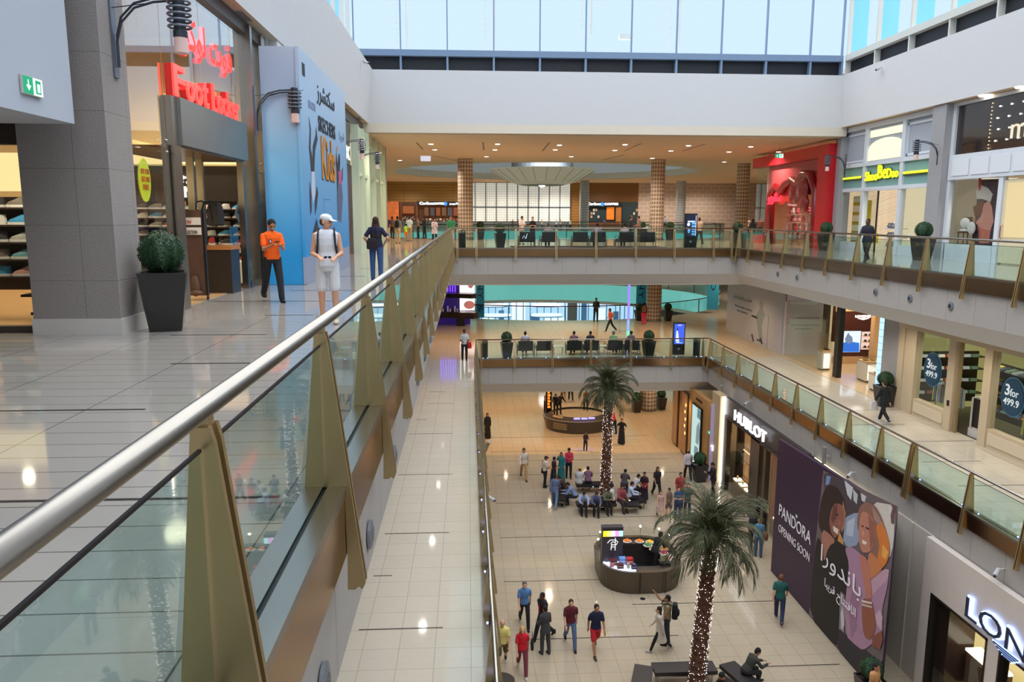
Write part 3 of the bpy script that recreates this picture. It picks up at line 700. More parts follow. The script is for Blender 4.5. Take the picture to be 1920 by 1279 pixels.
p = person('woman with long dark hair in black and green near the upper corner bin', onz(1410, 452, Z2), 30, 1.66, 'long', (14,12,14), 'l', (22,22,26), 1, 'skirt', (40,74,70), pose='walk', vx_=FA, fem=True, top_len=.2)
for i, (x, y, tc, lb) in enumerate([(1424, 446, (196,84,40), 'distant seated diner in orange left of the red shop'), (1438, 446, (170,70,40), 'distant seated diner in rust right beside the red shop glass'), (1401, 446, (226,190,180), 'distant seated diner in pale pink behind the corner column')]):
    q = person(lb, onz(x, y, Z2), 180, 1.7, 'short', (20,16,16), 'm', tc, .5, 'trousers', (60,40,36), pose='stand', vx_=.025)
p = person('shop assistant in a white blouse inside the red-framed shop', onz(1512, 459, Z2), 20, 1.7, 'bun', (20,14,14), 'm', (226,206,196), .5, 'trousers', (150,110,70), pose='stand', vx_=FA, fem=True)
p = person('man in a dark suit jacket and pale shirt walking along the upper right walkway', onz(1623, 492, Z2), -128, 1.76, 'short', (16,14,14), 'd', (40,40,52), 1, 'trousers', (40,40,46), pose='walk', vx_=MI, top_len=.12)
r = thing('shirt_front', 'pale blue shirt front of the man in the dark jacket', 'shirt', (0,0,0)) if 0 else None
# --- middle level
p = person('man in a white and black T-shirt standing at the corner of the middle floor', onz(871, 676, Z1), 175, 1.76, 'short', (18,16,16), 'd', (196,198,206), .5, 'trousers', (26,28,36), pose='hold', vx_=MI)
bag('red shopping bag carried by the man at the middle floor corner', p['wrL']+Vector((.02,-.02,-.25)) if 0 else p['sideL']+Vector((0,0,-.1)), p['rot'], (.26,.1,.34), (196,24,40), 'shopping_bag', strap=.14)
p = person('security guard in a black suit standing at the round rail', onz(1117, 603, Z1), 170, 1.82, 'short', (18,16,16), 'd', (22,22,26), 1, 'trousers', (20,20,24), pose='hold', vx_=FA, top_len=.1)
p = person('woman in an orange top striding left with a small backpack', onz(1144, 622, Z1), -80, 1.7, 'long', (24,16,16), 'm', (214,92,60), .5, 'trousers', (30,26,34), sc=(190,180,176), pose='walk', vx_=FA, fem=True)
bag('small tan backpack of the woman in orange', p['back'], p['rot'], (.26,.14,.34), (196,150,120), 'backpack')
p = person('woman in dark red top and bright red trousers near the patterned column', onz(1207, 609, Z1), 10, 1.68, 'long', (20,16,18), 'm', (60,34,40), 1, 'trousers', (206,34,70), pose='stand', vx_=FA, fem=True)
bag('brown rucksack on the woman in red trousers', p['back'], p['rot'], (.28,.16,.42), (120,84,60), 'backpack')
p = person('woman in black walking with a white carrier bag on the middle floor', onz(1655, 792, Z1), -15, 1.72, 'bun', (50,34,28), 'l', (24,26,30), 1, 'trousers', (24,24,28), sc=(210,206,206), pose='walk2', vx_=MI, fem=True, top_len=.22)
bag('white carrier bag with red lettering carried by the woman in black', p['wrL']+Vector((-.06,0,-.24)), p['rot'], (.34,.1,.36), (214,210,212), 'shopping_bag', strap=.12)
# --- ground level: (label, foot px, foot py, heading, height, hair, hair colour, skin, top, sleeve, bottom, bottom colour, pose, extras)
BK = (22,20,22)
G = [
 ('man in white shirt, dark trousers and a cap, standing left of the bench crowd', 1022, 914, 80, 1.72, 'cap', BK, 'm', (210,200,190), .5, 'trousers', (26,26,34), 'hold', {}),
 ('woman in a dark dress beside the man in the cap', 1038, 911, 75, 1.6, 'short', BK, 'm', (50,34,36), .5, 'dress', (40,30,34), 'hold', {'fem': 1}),
 ('woman in a long teal dress raising one arm', 1052, 904, 175, 1.66, 'long', BK, 'm', (34,118,122), 1, 'abaya', (34,112,118), 'raise', {'fem': 1}),
 ('man in a pink-red top with a pale jacket standing behind the teal dress', 1066, 897, 180, 1.74, 'short', BK, 'm', (206,56,86), 1, 'trousers', (26,26,34), 'phone', {}),
 ('man in a grey-blue shirt and jeans walking towards the benches', 1040, 951, 15, 1.74, 'short', BK, 'm', (96,106,140), 1, 'trousers', (96,120,156), 'walk', {'sc': (200,200,204)}),
 ('man in a white shirt and beige trousers walking with a cross-body strap', 982, 899, 178, 1.84, 'short', BK, 'm', (220,204,190), 1, 'trousers', (176,142,96), 'walk', {}),
 ('woman in a black abaya by the left edge of the ground floor', 914, 822, 170, 1.68, 'hijab', (16,16,18), 'm', (20,20,22), 1, 'abaya', (20,20,22), 'stand', {'fem': 1}),
 ('woman in a black T-shirt and long black skirt right of the round kiosk', 1165, 833, 195, 1.68, 'short', (90,40,34), 'm', (30,28,34), .5, 'abaya', (28,30,42), 'hip', {'fem': 1}),
 ('person in a red shirt at the right end of the round kiosk', 1151, 814, -40, 1.72, 'short', BK, 'm', (206,26,34), 1, 'trousers', (30,30,40), 'lean', {}),
 ('woman in black with a red bag strap right of the benches', 1207, 943, 200, 1.62, 'short', BK, 'm', (32,26,34), .5, 'dress', (30,30,44), 'hold', {'fem': 1}),
 ('woman with long hair in black walking right of the benches', 1231, 933, 175, 1.7, 'long', BK, 'm', (30,26,28), .5, 'trousers', (28,26,30), 'walk', {'fem': 1}),
 ('girl in a pale patterned dress walking beside the palm', 1237, 972, 185, 1.42, 'long', (70,46,34), 'l', (190,160,156), 0, 'skirt', (190,164,158), 'walk', {'fem': 1}),
 ('girl in a dark cap and brown top beside the palm', 1253, 970, 180, 1.48, 'cap', (60,40,34), 'l', (120,100,90), 0, 'shorts', (110,96,90), 'stand', {'fem': 1}),
 ('woman in a blue top folding her arms next to the girls', 1270, 974, 185, 1.62, 'short', (50,34,28), 'l', (34,66,120), .5, 'trousers', (44,60,96), 'fold', {'fem': 1}),
 ('man in a dark red T-shirt behind the girls', 1274, 950, 180, 1.76, 'short', BK, 'm', (160,36,44), .5, 'trousers', (40,40,48), 'stand', {}),
 ('woman in a green-grey top at the edge of the palm fronds', 1288, 968, 190, 1.64, 'long', (110,70,50), 'l', (60,84,86), .5, 'trousers', (40,60,74), 'stand', {'fem': 1}),
 ('man in a white shirt seen from behind near the lit poster', 1289, 900, 5, 1.76, 'cap', BK, 'm', (190,180,186), 1, 'trousers', (26,26,32), 'walk', {'cap': (150,120,90)}),
 ('man in a black suit looking down outside the watch boutique', 1336, 930, -85, 1.78, 'short', BK, 'm', (26,26,34), 1, 'trousers', (24,24,30), 'phone', {'top_len': .12}),
 ('man in a light blue shirt, dark trousers and sunglasses on his chest', 983, 1174, 178, 1.74, 'short', (90,86,84), 'l', (86,130,184), .5, 'trousers', (28,28,38), 'walk', {}),
 ('man in a black suit with a red tie turning to the left', 1018, 1200, -130, 1.78, 'short', BK, 'd', (26,26,32), 1, 'trousers', (26,26,32), 'walk2', {'top_len': .14}),
 ('man in a grey suit with his back half turned, beside the black suit', 1022, 1226, -30, 1.68, 'short', BK, 'm', (60,60,64), 1, 'trousers', (62,62,66), 'hold', {'top_len': .14}),
 ('man in a dark maroon polo shirt and jeans walking forward', 1069, 1212, 178, 1.76, 'short', (50,34,28), 'l', (92,24,40), .5, 'trousers', (84,104,140), 'walk', {}),
 ('bearded man in a navy T-shirt and bright red shorts', 1116, 1225, 172, 1.8, 'short', BK, 'm', (24,30,62), .5, 'shorts', (190,30,46), 'walk2', {'sc': (70,56,46)}),
 ('bald man in a pale yellow shirt and olive shorts', 942, 1252, 182, 1.72, 'bald', BK, 'l', (224,212,130), .5, 'shorts', (96,88,56), 'walk2', {'sc': (50,44,40)}),
 ('blonde woman in a red top and patterned trousers', 979, 1262, 180, 1.66, 'long', (206,160,100), 'l', (206,26,44), .5, 'trousers', (120,50,64), 'walk', {'fem': 1, 'sc': (200,190,190)}),
 ('woman in a white dress and black leggings striding left', 1236, 1222, -78, 1.64, 'long', BK, 'l', (206,196,182), 1, 'skirt', (206,196,182), 'walk', {'fem': 1, 'sc': (170,160,160), 'legs': 1}),
 ('man with a big black backpack pointing left beside the woman in white', 1249, 1208, -75, 1.76, 'short', BK, 'm', (150,130,100), .5, 'trousers', (40,48,60), 'raise', {}),
 ('man in a dark green T-shirt walking away past the hoarding', 1460, 1165, 25, 1.8, 'short', (110,70,50), 'l', (26,84,80), .5, 'trousers', (34,46,76), 'walk', {'sc': (140,110,90)}),
 ('woman in a light blue top and jeans seen from behind outside the boutique', 1421, 1044, 15, 1.7, 'bun', (150,110,80), 'l', (88,140,176), .5, 'trousers', (60,84,120), 'stand', {'fem': 1}),
 ('man in dark clothes in front of the woman in light blue', 1412, 1033, 5, 1.76, 'short', BK, 'm', (34,34,40), .5, 'trousers', (40,40,48), 'stand', {}),
 ('woman in a patterned top by the planter at the foot of the hoarding', 1640, 1300, 150, 1.66, 'long', BK, 'm', (190,140,90), .3, 'trousers', (60,50,46), 'hold', {'fem': 1}),
]
for lb, x, y, hd_, h, hr, hc_, sk_, tc, sl, bt, bc, ps, ex in G:
    P0_ = onz(x, y, Z0)
    if 'foot of the hoarding' in lb: P0_ = onz(1641, 1243, 1.42); P0_.z = Z0
    near = y > 1030
    kw = dict(vx_=MI if near else FA, pose=ps, fem=bool(ex.get('fem')))
    if 'sc' in ex: kw['sc'] = ex['sc']
    if 'cap' in ex: kw['cap'] = ex['cap']
    if 'top_len' in ex: kw['top_len'] = ex['top_len']
    if ex.get('legs'): kw['legc'] = (26,24,28)
    q = person(lb, P0_, hd_, h, hr, hc_, sk_, tc, sl, bt, bc, **kw)
    if 'big black backpack' in lb: bag('big black backpack worn by the man pointing left', q['wl'](q['SL'](.28, 0, -.24)), q['rot'], (.36,.2,.5), (22,22,26), 'backpack')
    if 'red bag strap' in lb: bag('dark red bag on the woman in black', q['chest']+Vector((.05,-.06,-.2)), q['rot'], (.28,.1,.28), (130,26,40), strap=.3)
    if 'cap, standing left' in lb: bag('black shoulder bag of the man in the cap', q['sideL']+Vector((-.02,-.06,-.08)), q['rot']+1.2, (.26,.12,.26), (20,20,24), strap=.45)
    if 'blonde' in lb: bag('black handbag under the arm of the blonde woman', q['sideL']+Vector((.06,0,.12)), q['rot']+1.5, (.28,.1,.3), (26,22,26), strap=.25)
    if 'bald' in lb: bag('red carrier bag held by the bald man', q['sideR']+Vector((-.04,0,-.2)), q['rot'], (.2,.1,.36), (190,50,40), 'shopping_bag', strap=.14)
    if 'light blue top' in lb: bag('brown shoulder bag on the woman in light blue', q['sideR']+Vector((.03,0,.0)), q['rot']+1.2, (.3,.14,.3), (120,84,60), strap=.45)
    if 'red tie' in lb:
        r = thing('necktie', 'red tie on the man in the black suit', 'tie', q['wl'](q['SL'](.3, 0, .16)), q['rot'], local=True)
        MB().prism([(-.035,0,-.12),(.035,0,-.12),(.02,0,.16),(-.02,0,.16)], [(-.035,.012,-.12),(.035,.012,-.12),(.02,.012,.16),(-.02,.012,.16)]).build('tie_blade', cloth((170,20,30)), r, loc=(0,0,0))
# seated on the benches: seat px from the hips
def seated(label, x, y, z, hd_, tc, pose='sit', bc=(28,28,36), sl=1, h=1.72, hair='short', hc_=BK, skin='m', fem=False, vx_=FA, seat=.45, **kw):
    """x,y is the pixel of the hips; the seat top is z+seat"""
    p = onz(x, y, z+seat+.08); p.z = z
    k = h/1.75; q = person(label, p, hd_, h, hair, hc_, skin, tc, sl, 'trousers', bc, pose=pose, fem=fem, vx_=vx_, **kw)
    lg = POSES[pose][0]; pz = max(.43*cos(radians(a))+.42*cos(radians(a-b)) for a, b in ((lg[0], lg[1]), (lg[2], lg[3])))+.085
    q['o'].location.z = z+max(0, seat+.1-pz*k)*.6
    return q
SEAT = [
 ('seated person in a yellow cap and white shirt facing away, back bench', 1086, 905, 20, (196,196,200), 'sit', (170,160,140), 'cap', {'cap': (220,190,60)}),
 ('person in a purple shirt sitting with back to the viewer, back bench', 1103, 903, 5, (120,84,108), 'sitfwd', (40,36,44), 'short', {}),
 ('person in a red top sitting behind the palm trunk, back bench', 1137, 903, -10, (176,28,40), 'sit', (34,32,40), 'short', {}),
 ('person in dark brown sitting at the left bench', 1062, 918, -70, (60,40,38), 'sitfwd', (40,34,34), 'short', {}),
 ('man in a light blue shirt bending left on the left bench', 1079, 930, -80, (120,140,180), 'sitfwd', (28,28,38), 'short', {}),
 ('man in a light blue shirt facing forward, leftmost on the front bench', 1092, 942, 178, (150,168,206), 'sitfwd', (24,24,32), 'short', {}),
 ('man in a slate blue shirt leaning over his phone on the front bench', 1116, 943, 182, (84,92,130), 'sitfwd', (22,22,30), 'short', {}),
 ('man in an olive shirt on the front bench', 1137, 940, 170, (100,106,84), 'sitphone', (30,28,32), 'short', {}),
 ('person in white turned away at the right of the front bench', 1149, 938, -60, (206,200,200), 'sit', (60,40,44), 'short', {}),
 ('person in a pink-brown top beside the white shirt on the front bench', 1163, 937, 160, (150,70,80), 'sit', (60,46,44), 'short', {}),
 ('person in dark grey sitting with back turned on the right bench', 1170, 908, 20, (70,64,70), 'sitfwd', (50,46,50), 'short', {}),
 ('dark-haired person in a white shirt behind others on the right bench', 1186, 916, 60, (200,196,200), 'sitfwd', (40,38,44), 'short', {}),
 ('man in a white shirt and black trousers facing right on the right bench', 1180, 932, 100, (186,198,226), 'sit', (22,20,26), 'short', {}),
]
for lb, x, y, hd_, tc, ps, bc, hr, ex in SEAT:
    seated(lb, x, y, Z0, hd_, tc, ps, bc, hair=hr, **ex)
for x, y, n in ((1104, 936, 'lit phone in the lap of the light-blue-shirted man on the front bench'), (1143, 917, 'brightly lit phone held up at the centre of the benches'), (1112, 914, 'small lit phone on the left of the palm trunk')): phone(n, onz(x, y, .55), 0)
seated('man in a dark striped jumper sitting and eating by the nearer palm', 1398, 1258, Z0, 78, (60,60,56), 'sitfwd', (34,34,36), vx_=MI)
seated('person leaning over at the right end of the nearer bench', 1372, 1296, Z0, -110, (40,38,42), 'sitfwd', (30,30,34), vx_=MI)
# staff and customers at the kiosks
person('kiosk attendant in black inside the sweets kiosk', onz(1226, 1074, Z0), 60, 1.74, 'short', BK, 'd', (26,26,30), 1, 'trousers', (24,24,28), pose='lean', vx_=MI)
for i, (x, y, tc, lb, hd_) in enumerate([(1042, 778, (30,28,34), 'person in black behind the left of the round kiosk', 190), (1048, 777, (44,30,34), 'second person in dark clothes behind the round kiosk', 150), (1024, 775, (150,100,80), 'person in brown left of the kiosk ticker sign', 170),
      (1056, 754, (190,160,120), 'walker in tan trousers beyond the round kiosk', 0), (1070, 751, (60,60,70), 'walker in dark trousers beyond the round kiosk', 0), (1098, 770, (120,90,50), 'person in olive brown hidden behind the palm crown', 180)]):
    person(lb, onz(x, y, Z0), hd_, 1.7, 'short', BK, 'm', tc, 1, 'trousers', (180,150,110) if x == 1056 else (30,30,36), pose='walk' if y < 760 else 'lean', vx_=.024)
# ------------------------------------------------------------------ sports shop on the left, upper floor
XS = -5.4
RED = mat('sign_red', (255, 60, 60), .4, em=1.5, emcol=(255, 70, 62)); REDS = mat('sign_red_side', (190, 24, 30), .4, em=.25, emcol=(255, 60, 50))
BEIGE = mat('shop_beige', (214, 184, 138), .7, noise=.03, nscale=2); SHELFD = mat('shelf_dark', (48, 38, 34), .5, noise=.1, nscale=4)
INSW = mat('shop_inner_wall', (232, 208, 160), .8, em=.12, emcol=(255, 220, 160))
struct(bx(-13, -5.45, 12, 21.4, Z2, Z2+.012), 'floor', tiled('shop_floor_wood', (190, 150, 104), (150, 112, 74), 1.2, .2, .004, .3))
struct(bx(-9.0, -5.5, 21.05, 21.2, Z2, 18.3), 'wall_back', INSW)
struct(bx(-13.1, -13, 12, 21.4, Z2, 18.3), 'wall_left', INSW)
struct(bx(-13, -9, 21.05, 21.2, Z2, 18.3), 'wall_back', INSW)
struct(bx(-13, -5.5, 12.05, 21.1, 18.2, 18.3), 'ceiling', CREAMW)
t = thing('storefront', 'tall glass shop front with a steel portal under red lettering', 'shop front', (XS, 12.5, Z2))
def yz(mb, y0, y1, z0, z1, x0=XS-.06, x1=XS+.06): return mb.box(x0, x1, y0, y1, z0, z1)
yz(MB(), 14.62, 14.97, Z2, 15.86, -5.46, -5.28).build('portal_jamb', STEEL, t)
yz(MB(), 18.96, 19.12, Z2, 15.05, -5.44, -5.3).build('portal_jamb', STEEL, t)
yz(MB(), 14.9, 19.2, 15.02, 15.87, -5.6, -5.22).build('portal_fascia', mat('fascia_grey_metal', (150, 152, 148), .38, .8, noise=.08, nscale=2), t)
bx(-6.9, -5.3, 15.0, 19.0, 14.98, 15.03).build('portal_soffit', mat('soffit_bronze', (120, 92, 66), .3, .6), t)
yz(MB(), 17.5, 17.6, Z2, 15.0, -6.1, -5.95).build('inner_door_frame', STEEL, t); yz(MB(), 18.1, 18.2, Z2, 15.0, -6.1, -5.95).build('inner_door_frame', STEEL, t)
yz(MB(), 14.45, 14.55, Z2+.1, 15.0, -5.44, -5.36).build('window_frame', STEEL, t)
yz(MB(), 19.78, 19.95, Z2, 18.25, -5.5, -5.2).build('end_frame', STEEL, t); yz(MB(), 20.9, 21.25, Z2, 18.25, -5.55, -5.22).build('end_frame', STEEL, t); yz(MB(), 21.25, 21.5, Z2, 18.3, -5.6, -5.3).build('end_frame', mat('dark_frame', (86, 78, 74), .4, .4), t)
yz(MB(), 12.4, 21.3, 18.05, 18.34, -5.6, -5.3).build('top_frame', mat('dark_frame', (86, 78, 74), .4, .4), t)
yz(MB(), 12.5, 14.6, Z2, Z2+.12, -5.5, -5.3).build('sill', STEEL, t); yz(MB(), 19.2, 20.9, Z2, Z2+.14, -5.5, -5.3).build('sill', STEEL, t)
for a, b in ((12.45, 14.5), (19.2, 20.9)):
    MB().quad((XS, a, Z2+.12), (XS, b, Z2+.12), (XS, b, 14.9), (XS, a, 14.9)).build('glass_pane', SHOPG, t)
for a, b in ((12.45, 14.6), (14.6, 16.7), (16.7, 18.8), (18.8, 20.9)):
    z0 = 14.95 if not (14.5 < a < 19) else 15.9
    MB().quad((XS, a+.01, z0), (XS, b-.01, z0), (XS, b-.01, 18.05), (XS, a+.01, 18.05)).build('glass_pane', glass('upper_shop_glass', (235, 232, 222), 2.2), t)
for y in (14.5, 20.85):
    for z in (14.85, 15.05): MB().ell((-5.33, y-.1, z), (.03, .03, .03)).build('glass_bolt', STEEL, t)
sg = thing('shop_sign', 'glowing red Foot Locker lettering standing on the steel portal', 'sign', (-5.15, 14.75, 15.87))
for word, y0, wd in (('F', 14.62, .62), ('o', 15.35, .42), ('o', 15.85, .42), ('t', 16.35, .32), ('L', 16.95, .34), ('o', 17.33, .34), ('c', 17.7, .3), ('k', 18.03, .34), ('e', 18.4, .3), ('r', 18.73, .2)):
    y0 = 14.78+(y0-14.62)*.93; wd *= .93
    hh = {'F': .56, 'L': .56, 't': .5, 'k': .54}.get(word, .38)
    text(word, 'letter', RED, (-5.3, y0, 15.88), (0, 1, 0), (0, 0, 1), wd, hh, .04, .012, sg)
    text(word, 'letter_side', REDS, (-5.42, y0-.0, 15.88), (0, 1, 0), (0, 0, 1), wd, hh, .12, .02, sg)
sg = thing('shop_sign', 'glowing red Arabic lettering high behind the glass of the sports shop', 'sign', (-5.5, 15.7, 16.9))
text(shape('فوت لوكر'), 'letters', RED, (-5.5, 15.8, 16.75), (0, 1, 0), (0, 0, 1), 3.1, .8, .1, .02, sg)
# the interior: shelf wall with shoes and the department sign
def shelf_unit(label, x0, x1, y, z0, z1, n, facing=-1, depth=.3):
    r = thing('shoe_shelves', label, 'shelf', ((x0+x1)/2, y, z0))
    bx(x0, x1, y, y+.04, z0, z1).build('back_panel', SHELFD, r)
    for i in range(n):
        z = z0+.25+(z1-z0-.3)*i/max(1, n-1)*.9; bx(x0, x1, y-depth, y, z-.03, z).build('shelf', SHELFD, r)
        yield z
# one shoe with sole and upper
shoe0 = thing('trainer', 'x', 'shoe', local=True)
m = MB(); m.rings([[(.05*w*cos(i*2*pi/10), yy+.0, 0) if 0 else (.048*w*cos(i*2*pi/12), .145*l*sin(i*2*pi/12), z) for i in range(12)] for w, l, z in ((.95, .98, 0), (1, 1, .012), (1, 1, .03))]); m.build('sole', mat('sole_white', (232, 228, 222), .5), shoe0, loc=(0,0,0))
m = MB(); m.rings([[(.042*w*cos(i*2*pi/12), yo+.135*l*sin(i*2*pi/12), z) for i in range(12)] for w, l, yo, z in ((1.05, 1, 0, .03), (1, .9, -.01, .06), (.85, .62, -.045, .09), (.8, .45, -.065, .115))]); up = m.build('upper', mat('upper_white', (220, 216, 212), .6), shoe0, loc=(0,0,0))
UPC = [(226,222,214),(186,44,40),(60,150,200),(40,40,44),(200,150,140),(120,110,100),(214,90,60),(110,160,170),(60,60,66),(230,200,190),(170,170,160)]
SN = [0]
def put_shoe(x, y, z, rot, col, label, group, sc=1.):
    global shoe0
    if SN[0] == 0: o = shoe0; u = up; o.location = (x, y, z); o.rotation_euler = (0, 0, rot); o.scale = (sc,)*3
    else:
        o = copy_tree(shoe0, (x, y, z), rot, scale=sc); u = [c for c in kids(o) if c.name.startswith('upper')][0]
        u.data = UPM[col] if col in UPM else u.data
    if col not in UPM:
        u.data = u.data.copy(); u.data.materials[0] = mat('upper_%d_%d_%d' % col, col, .6); UPM[col] = u.data
    o['label'] = label; o['group'] = group; SN[0] += 1
UPM = {}
CN = {(226,222,214):'white',(186,44,40):'red',(60,150,200):'blue',(40,40,44):'black',(200,150,140):'pink',(120,110,100):'grey-brown',(214,90,60):'orange',(110,160,170):'teal',(60,60,66):'charcoal',(230,200,190):'cream',(170,170,160):'grey'}
ORD = ['top','second','third','fourth','fifth','sixth','seventh','eighth','ninth','tenth']
RW = ['leftmost','second','third','fourth','fifth','sixth','seventh','eighth','ninth','tenth']
def fill(label, x0, x1, y, z0, z1, n, per, where, big=1.25):
    for k, z in enumerate(list(shelf_unit(label, x0, x1, y, z0, z1, n))):
        for i in range(per):
            c = UPC[(k*3+i*2+int(abs(x0)*3)) % len(UPC)]; row = ORD[n-1-k]
            x = x0+(i+.5)*(x1-x0)/per
            put_shoe(x, y-.17, z, pi/2+.25*(1 if i % 2 else .6), c, '%s trainer, %s on the %s shelf %s' % (CN[c], RW[i] if i == 0 else RW[i]+' from left', row, where), 'trainers on the shelves %s' % where, big)
fill('dark wall shelf unit of trainers seen through the left pane', -9.0, -7.55, 20.95, Z2+.3, 14.1, 7, 4, 'behind the left pane')
fill('dark wall shelf unit of trainers seen through the doorway', -7.35, -5.75, 20.95, Z2+.3, 14.1, 7, 4, 'seen through the doorway')
r = thing('department_sign', 'dark panel reading MEN in white with Arabic above, over the trainer wall', 'sign', (-6.9, 20.9, 14.3))
bx(-9.0, -5.75, 20.85, 20.95, 14.1, 15.0).build('sign_panel', mat('sign_dark_brown', (36, 28, 26), .5), r)
WT = E('letter_white', (250, 246, 236), 1.6)
text('MEN', 'letters', WT, (-7.78, 20.8, 14.2), (1, 0, 0), (0, 0, 1), .7, .28, .03, .03, r)
text(shape('رجال'), 'letters', WT, (-7.76, 20.8, 14.55), (1, 0, 0), (0, 0, 1), .62, .34, .03, .03, r)
struct(bx(-9.0, -5.6, 20.7, 21.0, 15.05, 15.5), 'trim_20', E('cove_warm', (255, 226, 160), 1.3))
# window left of the pillar
fill('shoe display racks behind the window left of the pillar', -8.3, -6.1, 14.0, Z2+.45, 14.05, 5, 5, 'in the window left of the pillar', 1.5)
struct(bx(-9.5, -6.2, 14.1, 14.15, 14.15, 14.8), 'trim_21', E('cove_warm', (255, 226, 160), 1.3))
g = MB().quad((-9.6, 11.93, Z2+.1), (-6.36, 11.93, Z2+.1), (-6.36, 11.93, 14.75), (-9.6, 11.93, 14.75)); struct(g, 'window_3', SHOPG)
r = thing('display_trolley', 'low black wheeled shoe trolley behind the window left of the pillar', 'trolley', (-6.9, 13.2, Z2))
bx(-7.3, -6.5, 13.0, 13.4, Z2+.42, Z2+.46).build('shelf', BLACK, r); bx(-6.93, -6.87, 13.15, 13.25, Z2+.1, Z2+.42).build('column', BLACK, r); bx(-7.25, -6.55, 13.15, 13.22, Z2+.1, Z2+.15).build('foot_bar', BLACK, r)
for x in (-7.2, -6.6): MB().ell((x, 13.18, Z2+.06), (.025, .05, .05)).build('castor', BLACK, r)
put_shoe(-7.05, 13.2, Z2+.46, 1.3, (40,40,44), 'black trainer on the low trolley, left', 'trainers on the low trolley', 1.3); put_shoe(-6.7, 13.2, Z2+.46, 1.3, (214,90,60), 'orange and black trainer on the low trolley, right', 'trainers on the low trolley', 1.3)
# yellow oval offer sign
r = thing('offer_sign', 'yellow-green oval window sign offering buy one get one free', 'sign', (-5.47, 13.3, 14.3))
p = onx(272, 338, -5.45)
MB().rings([[(xx, p.y+.24*cos(a*pi/16), p.z+.36*sin(a*pi/16)) for a in range(32)] for xx in (-5.47, -5.45)]).build('oval_board', mat('offer_yellow', (206, 214, 40), .5, em=.35, emcol=(214, 220, 50)), r)
ORG = mat('offer_orange', (226, 96, 40), .5)
for i, tx in enumerate(('BUY ONE', 'GET ONE', 'FREE')): text(tx, 'lettering', ORG, (-5.44, p.y-.17+(.05 if i == 2 else 0), p.z+.1-.13*i), (0, 1, 0), (0, 0, 1), .34-(.1 if i == 2 else 0), .09, .006, .02, r)
# clothes rail
r = thing('clothes_rail', 'rail of pale grey garments behind the left pane of the sports shop', 'clothes rail', (-5.9, 14.2, Z2))
MB().tube([(-6.3, 13.4, Z2), (-6.3, 13.4, Z2+1.35), (-6.3, 14.9, Z2+1.35), (-6.3, 14.9, Z2)], .015, 8).build('rail', STEEL, r)
for i in range(9):
    c = [(200,190,170),(176,166,150),(214,206,196),(150,140,126)][i % 4]
    y = 13.5+i*.15; MB().prism([(-6.5,y,Z2+.5),(-6.1,y,Z2+.5),(-6.1,y,Z2+1.2),(-6.3,y,Z2+1.32),(-6.5,y,Z2+1.2)], [(-6.5,y+.07,Z2+.5),(-6.1,y+.07,Z2+.5),(-6.1,y+.07,Z2+1.2),(-6.3,y+.07,Z2+1.32),(-6.5,y+.07,Z2+1.2)]).build('garment', cloth(c), r)
# tall standee on castors in the doorway
q = onz(372, 563, Z2)
r = thing('standee', 'tall dark NEW COLLECTION standee with boots print on castors in the doorway', 'display stand', q)
bx(q.x-.26, q.x+.2, q.y-.03, q.y+.03, Z2+.1, Z2+1.85).build('panel', mat('standee_brown', (86, 62, 50), .5, noise=.5, nscale=5), r)
for x in (-.28, .18): bx(q.x+x, q.x+x+.04, q.y-.04, q.y+.04, Z2+.1, Z2+1.87).build('side_rail', BLACK, r)
for x in (-.3, .2): MB().ell((q.x+x, q.y, Z2+.05), (.025, .05, .05)).build('castor', BLACK, r)
for i, (tx, c) in enumerate((('NEW', (200, 50, 40)), ('COLLECTION', (40, 30, 30)))):
    z = Z2+1.6-.2*i; bx(q.x-.24, q.x+.16, q.y-.05, q.y-.035, z-.05, z+.1).build('title_plate', mat('title_white', (238, 232, 220), .5), r)
    text(tx, 'lettering', mat('ink_%d' % c[0], c, .5), (q.x-.22, q.y-.056, z-.03), (1, 0, 0), (0, 0, 1), .3 if i else .2, .07, .004, .01, r)
MB().ell((q.x-.03, q.y-.06, Z2+.3), (.1, .05, .22)).ell((q.x-.0, q.y-.1, Z2+.16), (.14, .07, .06)).build('boot_relief', mat('boot_brown', (96, 70, 52), .6), r)
# pedestal with glass case
q = onz(432, 552, Z2); q = Vector((-5.72, 18.1, Z2))
r = thing('display_pedestal', 'black display plinth with a timber top and glass case by the shop doorway', 'plinth', q)
bx(q.x-.42, q.x+.4, q.y-.35, q.y+.3, Z2, Z2+.98).build('plinth', mat('plinth_brown_black', (46, 40, 34), .35, noise=.2, nscale=6), r)
bx(q.x-.44, q.x+.42, q.y-.37, q.y+.32, Z2+.98, Z2+1.08).build('timber_top', mat('timber_orange', (176, 112, 58), .5, noise=.2, nscale=10), r)
g = MB(); a, b, c, d = q.x-.42, q.x+.4, q.y-.35, q.y+.3
g.quad((a,c,Z2+1.08),(b,c,Z2+1.08),(b,c,Z2+1.5),(a,c,Z2+1.5)).quad((b,c,Z2+1.08),(b,d,Z2+1.08),(b,d,Z2+1.5),(b,c,Z2+1.5)).quad((a,c,Z2+1.5),(b,c,Z2+1.5),(b,d,Z2+1.5),(a,d,Z2+1.5)); g.build('glass_case', SHOPG, r)
put_shoe(q.x-.1, q.y-.05, Z2+1.08, .4, (186,44,40), 'red and white basketball trainer in the glass case', 'trainers in the glass case', 1.5); put_shoe(q.x+.2, q.y, Z2+1.08, 1.2, (40,40,44), 'black and red trainer lying in the glass case', 'trainers in the glass case', 1.3)
bag('black backpack displayed on top of the glass case by the doorway', Vector((q.x, q.y, Z2+1.77)), 2.6, (.4, .22, .52), (34, 32, 34), 'backpack')
